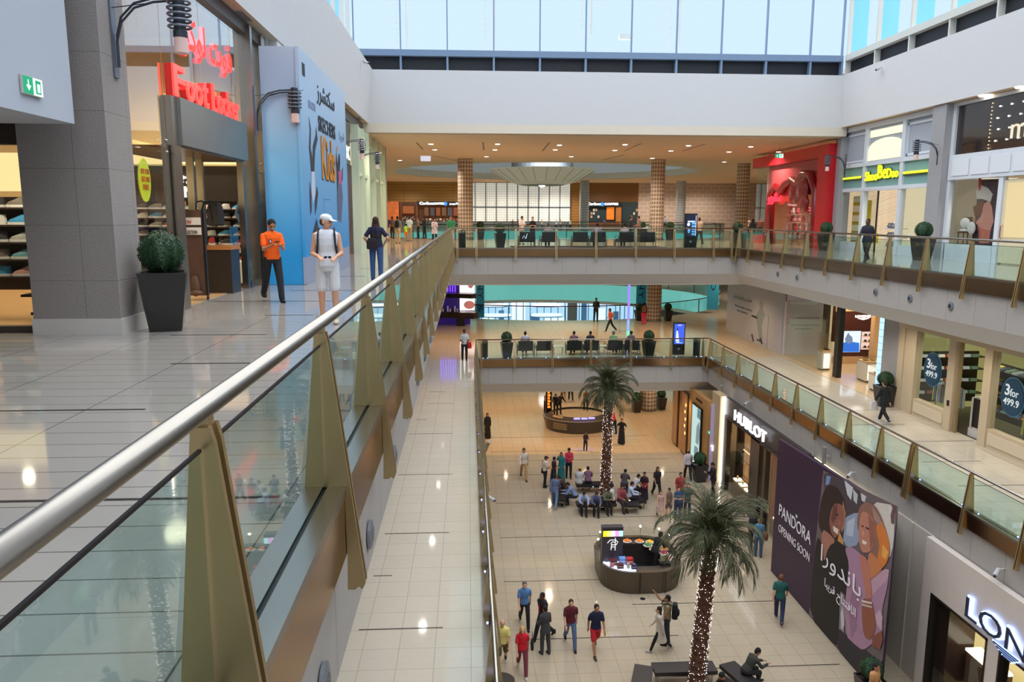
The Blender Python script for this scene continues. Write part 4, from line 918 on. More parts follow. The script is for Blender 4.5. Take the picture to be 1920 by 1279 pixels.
person('mannequin in a cap, denim jacket and dark trousers in the shop window', Vector((-5.6, 20.3, Z2+.62)), 150, 1.82, 'cap', (30,28,30), 'm', (74, 100, 128), 1, 'trousers', (30,36,44), pose='pockets', vx_=NE, name='mannequin', cat='mannequin', cap=(24,24,28))
r = thing('mannequin_plinth', 'white plinth with green bottle pictures under the mannequin', 'plinth', (-5.95, 19.9, Z2))
bx(-6.4, -5.52, 19.4, 20.6, Z2+.1, Z2+.6).build('plinth', mat('plinth_white', (226, 222, 206), .5), r)
for i in range(3): bx(-5.515, -5.5, 19.6+i*.35, 19.75+i*.35, Z2+.18, Z2+.46).build('bottle_picture', mat('bottle_green', (150, 180, 60), .5), r)
struct(bx(-7.0, -5.6, 20.85, 20.95, Z2+.1, 15.0) if 0 else bx(-6.9, -5.55, 20.6, 20.7, 15.1, 17.9), 'wall_back', INSW)

# ------------------------------------------------------------------ wall lamps on curved double arms
def wall_lamp(label, base, dirx, diry, s=1.):
    """base: wall point; arm reaches out along (dirx, diry)"""
    r = thing('bracket_lamp', label, 'wall lamp', base, atan2(diry, dirx), 'curved-arm ringed wall lamps', local=True)
    M = mat('lamp_iron', (120, 126, 138), .4, .6); M2 = mat('lamp_iron_dark', (66, 70, 80), .4, .6)
    bx(0, .03, -.07, .07, -.55, .65).build('back_plate', M, r, loc=(0,0,0))
    for dz in (0, .09):
        MB().tube([(.06, dz*.2, -.4), (.06, dz*.2, -.05+dz), (.14, 0, .22+dz*.8), (.34, 0, .42+dz*.7), (.62, 0, .5+dz*.6), (1.0, 0, .53+dz*.5)], .017, 8).build('arm', M2, r, loc=(0,0,0))
    MB().tube([(.0, 0, .42), (1.2, 0, .56)], .007, 6).build('stay_rod', M2, r, loc=(0,0,0))
    MB().lathe([(.075,.62),(.085,.6),(.085,.12),(.1,.1),(.1,.02),(.06,-.02),(.055,-.06),(.075,-.14)], (.98,0,0), 18).build('lamp_body', M2, r, loc=(0,0,0), smooth=False)
    for k in range(5):
        z = .5-.085*k; n = 24
        MB().rings([[(.98+(.155+.017*cos(b*pi/4))*cos(a*2*pi/n), (.155+.017*cos(b*pi/4))*sin(a*2*pi/n), z+.017*sin(b*pi/4)) for b in range(8)] for a in range(n+1)], False).build('ring', M, r, loc=(0,0,0))
    MB().lathe([(.09,.02),(.1,-.2),(.085,-.21)], (.98,0,0), 16).build('glass_cup', mat('lamp_glass', (206, 186, 180), .15, em=.12, emcol=(255,170,150)), r, loc=(0,0,0))
    return r
LP = wall_lamp('ringed wall lamp on the textured pillar nearest the viewer', Vector((-5.12, 12.05, 16.27)), 1, -.05)
LP.scale = (1.0,)*3
wall_lamp('ringed wall lamp beside the blue hoarding', Vector((-5.2, 19.87, 16.2)), 1, 0)
wall_lamp('ringed wall lamp beyond the blue hoarding', Vector((-5.4, 33.5, 16.3)), 1, 0)
wall_lamp('ringed wall lamp farthest along the left shop fronts', Vector((-5.4, 39.0, 16.2)), 1, 0)
wall_lamp('ringed wall lamp beside the red-framed shop', Vector((19.65, 40.2, 16.3)), -1, 0)
wall_lamp('ringed wall lamp beside the pale green shop sign', Vector((19.65, 32.1, 16.3)), -1, 0)

# ------------------------------------------------------------------ exit signs
def exit_sign(label, p, u, w=.36, h=.18, n=None, hang=0):
    u = Vector(u).normalized(); n = Vector((u.y, -u.x, 0)); r = thing('exit_sign', label, 'exit sign', p, group='green running-man exit signs')
    p = Vector(p)
    def pl(a, b, c, d, o0, o1, m, nm):
        q = lambda s, z, o: tuple(p+u*s+Vector((0, 0, z))+n*o)
        MB().prism([q(a,c,o0), q(b,c,o0), q(b,d,o0), q(a,d,o0)], [q(a,c,o1), q(b,c,o1), q(b,d,o1), q(a,d,o1)]).build(nm, m, r)
    G_ = E('exit_green', (20, 170, 120), 1.1); W_ = E('exit_white', (225, 255, 240), 1.5)
    pl(-w/2-.01, w/2+.01, -h/2-.01, h/2+.01, 0, .03, SKIRT, 'sign_case'); pl(-w/2, 0, -h/2, h/2, .03, .034, G_, 'green_half'); pl(0, w/2, -h/2, h/2, .03, .034, W_, 'white_half')
    pl(-w*.27, -w*.23, -.01, h*.32, .034, .038, W_, 'arrow_stem')
    q = lambda s, z, o=.038: tuple(p+u*s+Vector((0, 0, z))+n*o)
    MB().quad(q(-w*.38, 0), q(-w*.25, -h*.32), q(-w*.12, 0)).build('arrow_head', W_, r)
    pl(w*.12, w*.4, -h*.4, h*.4, .034, .037, G_, 'door_symbol'); pl(w*.2, w*.34, -h*.3, h*.2, .037, .04, W_, 'figure_symbol')
    if hang: pl(-.004, .004, h/2, h/2+hang, .01, .02, STEEL, 'hanger')
exit_sign('green exit sign with a down arrow on the white bulkhead at upper left', onx(57, 162, -5.29), (0, 1, 0), .42, .2)
exit_sign('small exit sign hanging in front of the red-framed shop', (17.4, 43.5, 17.1), (1, 0, 0), .45, .22, hang=.6)
exit_sign('small exit sign above the middle floor hoarding passage', (19.2, 41.5, 9.3), (1, 0, 0), .36, .18, hang=.3)
exit_sign('small green exit sign left of the lit strip of the watch boutique', (12.8, 39.2, 2.4), (1, 0, 0), .3, .16, hang=.0)

# ------------------------------------------------------------------ blue hoarding
XH = -4.1
t = thing('shop_hoarding', 'tall sky blue printed shop hoarding with jumping children and shoe brand lettering', 'hoarding', (XH, 23, Z2))
BLUE = bpy.data.materials.new('hoarding_print'); BLUE.use_nodes = True; nt = BLUE.node_tree
g_ = nt.nodes.new('ShaderNodeNewGeometry'); sp = nt.nodes.new('ShaderNodeSeparateXYZ'); nt.links.new(g_.outputs['Position'], sp.inputs[0])
mr = nt.nodes.new('ShaderNodeMapRange'); mr.inputs[1].default_value = 12.8; mr.inputs[2].default_value = 18; nt.links.new(sp.outputs[2], mr.inputs[0])
cr = nt.nodes.new('ShaderNodeValToRGB'); cr.color_ramp.elements[0].color = lin((40, 150, 220)); cr.color_ramp.elements[1].color = lin((196, 214, 236))
e = cr.color_ramp.elements.new(.45); e.color = lin((122, 186, 232)); nt.links.new(mr.outputs[0], cr.inputs[0]); nt.links.new(cr.outputs[0], nt.nodes['Principled BSDF'].inputs['Base Color']); nt.nodes['Principled BSDF'].inputs['Roughness'].default_value = .35
bx(XH-.08, XH, 19.9, 27.1, Z2+.7, 17.8).build('printed_face', BLUE, t)
bx(-5.3, XH-.08, 19.9-.0, 20.0, Z2+.0, 17.8).build('return_side', BLUE, t) if 0 else bx(-5.05, XH-.08, 21.95-2.0, 21.95-1.92, Z2, 17.8).build('return_side', BLUE, t)
bx(XH-.08, XH, 19.9, 27.1, Z2, Z2+.7).build('grey_base', mat('hoarding_base', (150, 160, 186), .5, noise=.3, nscale=20), t)
bx(XH, XH+.01, 20.3, 20.6, 17.2, 17.5).build('vent_slot', DARK, t)
bx(-5.2, XH-.08, 27.0, 27.1, Z2, 17.8).build('return_side', BLUE, t)
INK = mat('hoarding_ink', (24, 26, 40), .5)
text('SKECHERS', 'lettering', INK, (XH+.005, 22.15, 16.05), (0, 1, 0), (0, 0, 1), 2.75, .42, .01, .02, t)
text(shape('سكتشرز'), 'lettering', INK, (XH+.005, 22.1, 16.75), (0, 1, 0), (0, 0, 1), 2.8, .62, .01, .01, t)
text('Kids', 'lettering', mat('kids_shadow', (30, 40, 70), .5), (XH+.004, 22.45, 14.72), (0, 1, 0), (0, 0, 1), 2.2, 1.2, .006, .045, t)
text('Kids', 'lettering', mat('kids_orange', (220, 140, 40), .5), (XH+.012, 22.45, 14.75), (0, 1, 0), (0, 0, 1), 2.2, 1.2, .01, .02, t)
GY = mat('hoarding_grey_text', (150, 160, 186), .5)
text('SOON', 'lettering', GY, (XH+.005, 20.9, 16.5), (0, 1, 0), (0, 0, 1), .9, .2, .01, 0, t); text(shape('قريبا'), 'lettering', GY, (XH+.005, 25.7, 16.1), (0, 1, 0), (0, 0, 1), .9, .3, .01, 0, t)
def fig(pts_px, col, o, parent, nm='print_shape', X=XH):
    MB().add([onx(x, y, X+o) for x, y in pts_px], [tuple(range(len(pts_px)))]).build(nm, mat('print_%d_%d_%d' % col, col, .5), parent)
f = lambda P: [(550+x/6.39, 160+y/6.395) for x, y in P]
fig(f([(183,360),(212,520),(208,760),(232,870),(236,720),(268,600),(274,490),(292,650),(262,780),(256,900),(252,1040),(215,1040),(200,860),(188,740),(198,540)]), (44,46,60), .006, t, 'jumping_figure')
fig(f([(215,1035),(255,1035),(262,1150),(262,1310),(240,1420),(218,1300)]), (206,214,232), .007, t, 'jumping_figure')
fig([(594,410),(598,430),(593,462),(588,470),(586,440)], (40,44,60), .008, t, 'jumping_figure')
fig(f([(196,1140),(216,1300),(222,1480),(210,1560),(200,1420)]), (50,50,66), .008, t, 'jumping_figure')
fig(f([(284,1210),(298,1290),(282,1460),(262,1560),(262,1380)]), (50,50,66), .008, t, 'jumping_figure')
fig(f([(518,780),(524,900),(530,940),(545,820),(556,830),(562,930),(556,1040),(580,1120),(590,980),(596,1000),(590,1140),(570,1180),(556,1120),(550,1290),(525,1280),(520,1060),(510,900)]), (40,36,54), .006, t, 'jumping_figure')
fig([(634,338),(640,338),(643,370),(640,418),(634,412),(632,370)], (96,104,134), .007, t, 'jumping_figure')
fig(f([(512,770),(532,720),(536,760),(524,800)]), (206,140,130), .008, t, 'jumping_figure')
fig([(634,322),(640,318),(641,345),(636,345)], (206,90,140), .009, t, 'jumping_figure')
# door outline in the hoarding
p0 = onx(607, 374, XH); p1 = onx(617, 374, XH)
bx(XH, XH+.006, p0.y, p0.y+.02, Z2+.7, p0.z).box(XH, XH+.006, p0.y, p0.y+1., p0.z, p0.z+.02).build('door_outline', mat('door_line', (90, 140, 190), .5), t)

# ------------------------------------------------------------------ shop fronts beyond the hoarding
t = thing('storefront', 'glass shop front with pink interior just beyond the blue hoarding', 'shop front', (-5.4, 30, Z2))
bx(-5.6, -5.3, 27.1, 40.4, 17.9, 18.34).build('top_frame', mat('dark_frame', (86, 78, 74), .4, .4), t)
bx(-5.5, -5.35, 27.1, 36.5, 16.0, 17.9).build('dark_fascia', mat('fascia_taupe', (92, 84, 80), .3, .2), t)
text('BOX', 'lettering', WT, (-5.34, 33.0, 16.2), (0, 1, 0), (0, 0, 1), 3.2, .6, .03, .04, t)
for a, b in ((27.2, 30.2), (30.2, 33.2), (33.2, 36.4)): MB().quad((-5.4, a, Z2+.1), (-5.4, b, Z2+.1), (-5.4, b, 16), (-5.4, a, 16)).build('glass_pane', SHOPG, t)
for y in (30.2, 33.2, 36.4): bx(-5.45, -5.3, y-.06, y+.06, Z2, 16).build('mullion', STEEL, t)
r = thing('display_wall', 'pink lit display wall inside the shop beyond the hoarding', 'display', (-6.5, 31, Z2))
bx(-6.9, -6.8, 27.2, 36.4, Z2, 16).build('lit_wall', E('pink_wall', (226, 150, 140), .8), r)
for i in range(6): bx(-6.8, -6.5, 27.6+i*1.45, 28.7+i*1.45, Z2+.8, Z2+2.4).build('display_block', mat('block_red', (176, 60, 60), .5, em=.2, emcol=(200,70,70)), r)
t = thing('storefront', 'pale green framed tall shop window at the far end of the left walkway', 'shop front', (-5.2, 40, Z2))
PG = mat('pale_green_frame', (206, 216, 190), .4)
for y in (36.8, 38.6, 40.6, 43.2, 45.6, 48.2): bx(-5.35, -5.0, y-.12, y+.12, Z2, 17.85).build('pilaster', PG, t)
bx(-5.3, -5.1, 36.8, 48.2, 17.3, 17.85).build('lintel', PG, t); bx(-5.3, -5.1, 36.8, 48.2, 15.6, 15.75).build('transom', PG, t)
bx(-5.7, -5.6, 36.8, 48.2, Z2+.3, 17.3).build('lit_backing', E('cream_backing', (244, 234, 206), .95), t)
for a, b in ((36.9, 38.5), (38.7, 40.5), (40.7, 43.1), (43.3, 45.5), (45.7, 48.1)): MB().quad((-5.2, a, Z2+.3), (-5.2, b, Z2+.3), (-5.2, b, 17.3), (-5.2, a, 17.3)).build('glass_pane', SHOPG, t)
struct(bx(-14, -5.0, 48.3, 49, Z2, 17.9), 'wall_left', mat('grey_pier', (150, 152, 156), .6))
struct(bx(-5.6, -5.4, 21.4, 27.1, Z2, 18.4).box(-14, -5.4, 36.5, 36.6, Z2, 18.4), 'wall_left', WHITE)
struct(bx(-7, -5.4, 36.5, 48.3, Z2+.0, 17.9).box(-7.1,-7.0,27,36.5,Z2,18.3) if 0 else bx(-7.1, -7.0, 21.2, 36.5, Z2, 18.3).box(-6.2, -6.1, 36.6, 48.3, Z2, 17.9), 'wall_left', WHITE)
# air grilles in the soffit
for p, lb in ((onz(452, 30, 18.34), 'dark slotted air grille in the soffit above the red lettering'), (onz(671, 222, 18.34), 'air grille in the soffit near the far corner')):
    r = thing('air_grille', lb, 'vent', (-5.2, p.y, 18.35)); bx(-5.3, -5.1, p.y-.5, p.y+.5, 18.335, 18.35).build('frame', SKIRT, r)
    for i in range(4): bx(-5.28+i*.045, -5.26+i*.045, p.y-.45, p.y+.45, 18.33, 18.336).build('slot', DARK, r)
# ------------------------------------------------------------------ red-framed shop, upper right far corner
RDP = mat('shop_red', (196, 18, 32), .3, noise=.05, nscale=3); RDD = mat('deep_red', (132, 8, 26), .3, coat=.4)
PINKW = mat('pink_wall_gloss', (176, 74, 80), .3); CRI = E('pink_cream_interior', (255, 216, 190), .75)
t = thing('storefront', 'red-framed toy and gift shop front with a bulky scalloped red doorway', 'shop front', (19.6, 46, Z2))
bx(19.3, 19.9, 41.6, 52.7, 16.95, 17.6).build('header_beam', RDP, t)
bx(19.2, 19.9, 41.3, 42.5, Z2, 17.6).build('side_pier', RDP, t)
bx(19.62, 19.72, 42.5, 50.6, 15.0, 16.95).build('upper_panel', PINKW, t); bx(19.62, 19.72, 42.5, 43.2, Z2, 15.1).build('side_panel', PINKW, t)
bx(19.5, 19.75, 49.6, 50.0, Z2, 15.3).build('side_pier', RDP, t)
pts = [(19.45, 43.1, Z2), (19.45, 43.0, 13.6), (19.45, 43.1, 15.2), (19.45, 43.9, 16.1), (19.45, 44.9, 16.2), (19.45, 45.6, 15.6), (19.45, 46.4, 15.9), (19.45, 47.4, 15.7), (19.45, 48.0, 15.25), (19.45, 48.9, 15.6), (19.45, 49.6, 15.2), (19.45, 49.8, 14.2), (19.45, 49.75, Z2)]
MB().tube(pts, .24, 12).build('scalloped_surround', RDD, t, smooth=True)
MB().ell((19.4, 44.8, 15.3), (.2, .85, .85)).ell((19.4, 45.9, 15.2), (.2, .75, .7)).ell((19.4, 44.4, 14.5), (.2, .55, .55)).build('rounded_boss', RDD, t, smooth=True)
text(shape('سانريو'), 'sign_letters', mat('neon_red', (255, 30, 50), .4, em=2.2, emcol=(255, 40, 60)), (19.3, 49.5, 14.5), (0, -1, 0), (0, 0, 1), 2.1, .75, .1, .03, t)
for a, b in ((43.3, 46.4), (46.4, 49.6)): MB().quad((19.6, a, Z2+.05), (19.6, b, Z2+.05), (19.6, b, 15), (19.6, a, 15)).build('glass_pane', SHOPG, t)
bx(19.55, 19.7, 50.0, 52.6, Z2, Z2+.55).build('display_base', RDP, t)
MB().quad((19.6, 50, Z2+.5), (19.6, 52.6, Z2+.5), (19.6, 52.6, 17), (19.6, 50, 17)).build('glass_pane', SHOPG, t)
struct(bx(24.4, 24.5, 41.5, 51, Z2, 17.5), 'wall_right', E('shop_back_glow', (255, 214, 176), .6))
struct(bx(19.7, 24.5, 50.9, 51.0, Z2, 17.8).box(19.75, 24.5, 41.3, 41.5, Z2, 17.8), 'wall_side', mat('peach_wall', (226, 170, 140), .7))
# toys and boxes on round tiers
PK = [(236,150,160),(250,206,210),(214,70,90),(244,226,220),(230,110,130),(250,180,150)]
rk = 0
for ty, tx in ((48.6, 20.6), (47.0, 20.9), (45.4, 20.8)):
    r = thing('tiered_stand', 'tiered pink gift stand, %s behind the red shop glass' % ('first' if ty > 48 else 'second' if ty > 46 else 'third'), 'display stand', (tx, ty, Z2))
    for z, w in ((.3, .7), (.85, .65), (1.35, .55), (1.85, .45)): MB().lathe([(w, 0), (w, .05)], (tx, ty, Z2+z), 20).build('tier', mat('tier_pink', (240, 190, 190), .4), r)
    MB().lathe([(.06, 0), (.06, 2.3)], (tx, ty, Z2), 10).build('column', SKIRT, r)
    for z, w, n in ((.35, .55, 5), (.9, .5, 5), (1.4, .42, 4), (1.9, .3, 3)):
        for i in range(n):
            a = i*2*pi/n+z; c = PK[rk % 6]; rk += 1
            o = MB().ell((0,0,.14), (.13,.13,.15)).ell((0,0,.32), (.09,.09,.09)).build('plush_toy', cloth(c), smooth=True)
            o.location = (tx+w*.8*cos(a), ty+w*.8*sin(a), Z2+z); tag(o, 'small pink or white plush toy on the tiered stands of the red-framed shop', 'toy', 'plush toys on the tiered stands')
for i, (y, z, rr) in enumerate(((48.4, 2.55, .38), (46.9, 2.6, .42), (47.8, 2.9, .26))):
    o = MB().ell((0,0,0), (rr*.5, rr, rr*.9)).build('balloon', mat('balloon_pink', (238,120,120), .3), smooth=True); o.location = (20.3, y, Z2+z); tag(o, 'round pink display head, %s of three above the tiered stands' % ('left', 'right', 'middle')[i], 'decoration', 'round pink heads above the stands')
    MB().ell((0,0,-.25), (rr*.42, rr*1.02, rr*.18)).build('white_band', mat('band_white', (244,222,214), .5), o)
r = thing('counter', 'low cream shop counter inside the red-framed shop', 'counter', (22.5, 44.2, Z2)); bx(22.0, 23.0, 43.4, 45.0, Z2, Z2+.9).build('counter_body', mat('counter_peach', (230,170,150), .5), r); bx(21.95, 23.05, 43.35, 45.05, Z2+.9, Z2+.95).build('countertop', SKIRT, r)

# ------------------------------------------------------------------ white children's shop with green band
WF = mat('shop_white_frame', (218, 222, 228), .5); PANG = mat('panel_grey', (172, 178, 188), .7); GREENB = mat('sage_band', (132, 172, 168), .5)
t = thing('storefront', 'white panelled children\'s shop front with sage green sign band and arched lit window', 'shop front', (20, 37, Z2))
bx(20.05, 20.2, 32.7, 41.4, 15.1, 18.33).build('wall_panel', PANG, t)
for y in (32.75, 35.35, 38.75, 41.25): bx(19.9, 20.15, y-.14, y+.14, Z2, 18.33).build('pilaster', WF, t)
for z, h in ((18.1, .23), (16.25, .2), (15.02, .18)): bx(19.88, 20.17, 32.7, 41.4, z, z+h).build('cornice', WF, t)
bx(20.0, 20.06, 32.8, 41.3, 15.2, 16.25).build('sign_band', GREENB, t)
for a, b in ((32.9, 35.2), (38.9, 41.1)): bx(20.0, 20.06, a, b, 17.85, 17.95).box(20.0, 20.06, a, b, 16.5, 16.6).box(20.0, 20.06, a, a+.08, 16.5, 17.95).box(20.0, 20.06, b-.08, b, 16.5, 17.95).build('panel_moulding', WF, t)
A = [(35.5, 16.5), (38.6, 16.5), (38.6, 17.05)]+[(37.05+1.55*cos(a*pi/10), 17.05+.45*sin(a*pi/10)) for a in range(1, 10)]+[(35.5, 17.05)]
MB().prism([(19.98, y, z) for y, z in A], [(20.03, y, z) for y, z in A]).build('arched_window', E('window_cream', (255, 250, 214), 1.15), t)
for i in range(8): bx(19.98, 20.03, 35.55+i*.38, 35.55+i*.38+.31, 17.62, 17.95).build('transom_light', E('window_cream', (255, 250, 214), 1.15), t)
YL = mat('sign_lime', (226, 236, 40), .4, em=.75, emcol=(226, 240, 50)); YLD = mat('sign_lime_edge', (70, 90, 30), .5)
for nm, y, w, h, z in (('Shoo', 38.58, 1.18, .46, 15.5), ('Be', 37.38, .82, .66, 15.56), ('Doo', 36.54, .98, .46, 15.56)):
    text(nm, 'sign_letters', YLD, (19.99, y+.03, z-.03), (0, -1, 0), (0, 0, 1), w+.06, h+.06, .06, .045, t); text(nm, 'sign_letters', YL, (19.93, y, z), (0, -1, 0), (0, 0, 1), w, h, .06, .012, t)
for a, b in ((33.05, 35.1), (38.95, 40.95)):
    MB().tube([(19.92, a, 15.72), (19.92, b, 15.72)], .07, 10).build('sign_bar', YL, t); MB().tube([(19.96, a-.03, 15.69), (19.96, b+.03, 15.69)], .09, 10).build('sign_bar_backing', YLD, t)
for a, b in ((32.9, 35.2), (38.9, 41.1)):
    bx(19.95, 20.15, a, b, Z2, Z2+.45).build('window_plinth', WF, t); MB().quad((20, a, Z2+.45), (20, b, Z2+.45), (20, b, 15), (20, a, 15)).build('glass_pane', SHOPG, t)
MB().quad((20, 37.4, Z2+.03), (20, 38.6, Z2+.03), (20, 38.6, 15), (20, 37.4, 15)).build('glass_door', SHOPG, t); bx(19.97, 20.03, 37.33, 37.4, Z2, 15).build('door_frame', DARK, t)
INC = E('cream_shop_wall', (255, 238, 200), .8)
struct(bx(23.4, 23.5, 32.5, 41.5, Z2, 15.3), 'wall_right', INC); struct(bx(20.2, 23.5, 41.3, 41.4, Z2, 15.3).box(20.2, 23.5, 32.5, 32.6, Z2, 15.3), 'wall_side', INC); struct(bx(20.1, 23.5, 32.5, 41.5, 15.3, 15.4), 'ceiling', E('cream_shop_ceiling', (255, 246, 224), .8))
MUS = mat('mustard_shelf', (176, 156, 20), .5)
for lb, y, zz in (('tall mustard shelf column behind the left window of the children\'s shop', 40.4, 2.6), ('low mustard display stand behind the right window of the children\'s shop', 34.0, .85), ('low mustard display stand at the door side of the left window', 39.5, .9)):
    r = thing('display_shelf', lb, 'shelf', (20.8, y, Z2)); bx(20.5, 21.1, y-.4, y+.4, Z2+.4, Z2+zz).build('shelf_body', MUS, r)
    for k in range(int(zz/.5)): bx(20.47, 20.5, y-.34, y+.34, Z2+.5+k*.5, Z2+.82+k*.5).build('niche', mat('niche_cream', (236, 226, 190), .6), r)
r = thing('gift_rack', 'stacked geometric gift rack in white and copper just inside the children\'s shop door', 'rack', (20.6, 36.4, Z2))
for k in range(7):
    z = Z2+.25+k*.48; y = 36.1
    MB().tube([(20.5, y+.26*cos(a*pi/(4 if k % 2 else 3)), z+.2*sin(a*pi/(4 if k % 2 else 3))) for a in range(9 if k % 2 else 7)], .028, 6).build('loop', mat('copper_white', (226, 206, 190), .4), r)
    MB().ell((20.5, y, z), (.1, .12, .1)).build('soft_toy', cloth([(90,80,76),(230,226,220),(200,120,90)][k % 3]), r)
r = thing('toy_table', 'table crowded with small grey and white toys behind the children\'s shop doorway', 'table', (20.8, 37, Z2)); bx(20.4, 21.2, 36.6, 37.3, Z2+.25, Z2+.3).box(20.4, 21.2, 36.6, 37.3, Z2+.7, Z2+.75).box(20.4, 21.2, 36.6, 37.3, Z2+1.15, Z2+1.2).build('shelf', WF, r)
for i in range(24):
    o = MB().ell((0,0,.1), (.08,.09,.1)).ell((0,-.02,.22), (.05,.05,.05)).build('small_toy', cloth([(150,150,156),(226,222,216),(110,100,96),(190,150,130)][i % 4]), smooth=True)
    o.location = (20.5+.18*(i % 2), 36.68+.13*((i//2) % 4), Z2+(.3, .75, 1.2)[i//8]); tag(o, 'small grey or white toy on the crowded table inside the children\'s shop', 'toy', 'small toys on the crowded table')

# pillars between the right-hand shops
PIL = mat('pier_stone', (160, 158, 160), .7, noise=.06, nscale=4)
struct(bx(19.6, 20.3, 31.75, 32.7, Z2, 18.34), 'wall_pillar', PIL); struct(bx(19.6, 20.3, 41.3-.0, 42.0-.7, Z2, 18.3) if 0 else bx(19.65, 20.3, 40.85, 41.35, Z2, 17.9), 'wall_pillar', PIL)
struct(bx(19.9, 20.0, 40.9, 42.0, 14.9, 17.9), 'wall_right', WHITE)

# ------------------------------------------------------------------ dark-topped shop at the right edge
t = thing('storefront', 'cream shop front with dark glossy upper panel dotted with lights, at the right edge', 'shop front', (20, 28, Z2))
bx(20.0, 20.1, 22, 31.6, 16.25, 18.25).build('upper_panel', mat('panel_brown_black', (42, 34, 34), .12, coat=.5), t)
bx(19.88, 20.17, 22, 31.8, 18.2, 18.33).build('cornice', WF, t); bx(19.86, 20.16, 22, 31.7, 15.25, 16.25).build('cornice', WF, t); bx(19.9, 20.15, 31.55, 31.75, Z2, 18.3).build('pilaster', WF, t)
for i in range(4):
    for j in range(3): MB().ell((19.97, 29.0-.62*j+(.0 if i % 2 else .1), 16.6+.42*i), (.02, .05, .03)).build('star_light', E('star_white', (255, 255, 250), 5), t)
for i in range(13): MB().ell((19.97, 29.45+.03*(i % 2), 16.35+.14*i), (.015, .02, .02)).build('bead_light', E('bead', (255, 220, 160), 3), t)
for i in range(5): bx(19.83, 19.85, 31.4-i*1.2, 30.35-i*1.2, 15.4, 16.05).build('raised_panel', mat('raised_white', (226, 228, 232), .5), t)
text('m', 'sign_letters', E('m_sign', (226, 216, 190), 1.2), (19.95, 28.2, 16.6), (0, -1, 0), (0, 0, 1), .8, .5, .05, -.01, t)
bx(19.9, 20.1, 28.6, 31.6, Z2, Z2+.65).build('window_plinth', WF, t)
for y in (28.45, 26.4, 24.4): bx(19.9, 20.1, y-.12, y+.12, Z2, 15.25).build('pilaster', WF, t)
MB().quad((20, 28.6, Z2+.65), (20, 31.5, Z2+.65), (20, 31.5, 15.2), (20, 28.6, 15.2)).build('glass_pane', SHOPG, t)
bx(19.96, 20.04, 26.6, 28.3, Z2+.05, 15.1).build('panelled_door', mat('door_cream', (224, 210, 176), .5), t); bx(19.94, 19.96, 26.8, 28.1, Z2+1.0, 15.0).build('door_glass', mat('door_glass_warm', (222, 200, 150), .2, em=.25, emcol=(255, 230, 170)), t)
MB().tube([(19.93, 28.15, Z2+.95), (19.86, 28.15, Z2+1.0), (19.86, 28.15, Z2+1.4), (19.93, 28.15, Z2+1.45)], .018, 8).build('door_handle', mat('copper', (190, 110, 80), .3, .8), t)
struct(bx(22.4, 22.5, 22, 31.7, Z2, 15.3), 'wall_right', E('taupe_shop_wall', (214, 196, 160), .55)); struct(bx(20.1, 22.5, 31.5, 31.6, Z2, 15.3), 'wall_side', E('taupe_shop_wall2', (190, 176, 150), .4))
struct(bx(20.0, 24, 18, 22, Z2, 18.3), 'wall_right', WHITE)
r = thing('window_poster', 'tall printed window panel of people in white and salmon clothes', 'poster', (20.4, 29.5, Z2))
bx(20.35, 20.4, 28.75, 30.4, Z2+.65, 15.2).build('poster_panel', mat('poster_purple', (70, 54, 72), .5, noise=.6, nscale=3), r)
XP = 20.35
def pfig(P, c, nm='print_shape', off=.004, par=None, X=XP): MB().add([onx(x, y, X-off) for x, y in P], [tuple(range(len(P)))]).build(nm, mat('print_%d_%d_%d' % c, c, .5), par)
g2 = lambda P: [(1560+x/3.367, 180+y/3.366) for x, y in P]
pfig(g2([(905,600),(935,560),(985,580),(1015,620),(1000,670),(950,650),(915,650)]), (214,200,196), par=r)
pfig(g2([(960,680),(990,660),(1010,700),(1020,790),(1000,850),(930,830),(905,800),(940,760)]), (216,150,136), 'print_shape', .006, r)
pfig(g2([(920,820),(1000,850),(990,930),(930,930)]), (206,120,104), 'print_shape', .005, r); pfig(g2([(890,700),(955,660),(950,740),(900,760)]), (110,60,56), 'print_shape', .007, r)
pfig(g2([(925,520),(942,520),(940,590),(926,600)]), (214,50,60), 'print_shape', .007, r)
r = thing('display_chair', 'small brown wooden chair draped with white clothes in the shop window', 'chair', (20.25, 31.0, Z2+.65))
for yy in (30.4, 31.0):
    for xx in (20.1, 20.32): bx(xx, xx+.03, yy, yy+.03, Z2+.65, Z2+1.1).build('leg', mat('chair_wood', (90, 50, 36), .5), r)
bx(20.08, 20.34, 30.38, 31.05, Z2+1.1, Z2+1.15).build('seat', mat('chair_wood', (90, 50, 36), .5), r); bx(20.3, 20.34, 30.5, 31.0, Z2+1.15, Z2+1.75).build('backrest', mat('chair_wood', (90, 50, 36), .5), r)
o = MB().ell((20.18, 30.75, Z2+1.5), (.07, .32, .22)).ell((20.16, 30.3, Z2+1.3), (.07, .26, .26)).ell((20.2, 30.8, Z2+1.2), (.1, .3, .07)).build('draped_clothes', cloth((226,222,220)), smooth=True); tag(o, 'crumpled white clothes draped over the small brown chair', 'clothes')
r = thing('floor_basket', 'dark wire rack with white folded towels by the shop door at the right edge', 'rack', (20.2, 25.3, Z2))
r.location = (19.4, 26.0, Z2)
for k in range(3): bx(19.2, 19.7, 25.4, 26.0, Z2+.2+k*.35, Z2+.23+k*.35).build('shelf', BLACK, r); MB().ell((19.45, 25.7, Z2+.33+k*.35), (.2, .25, .09)).build('towel_stack', cloth((222,220,206)), r)
for x in (19.2, 19.67): bx(x, x+.03, 25.4, 25.43, Z2, Z2+1.2).build('upright', BLACK, r)

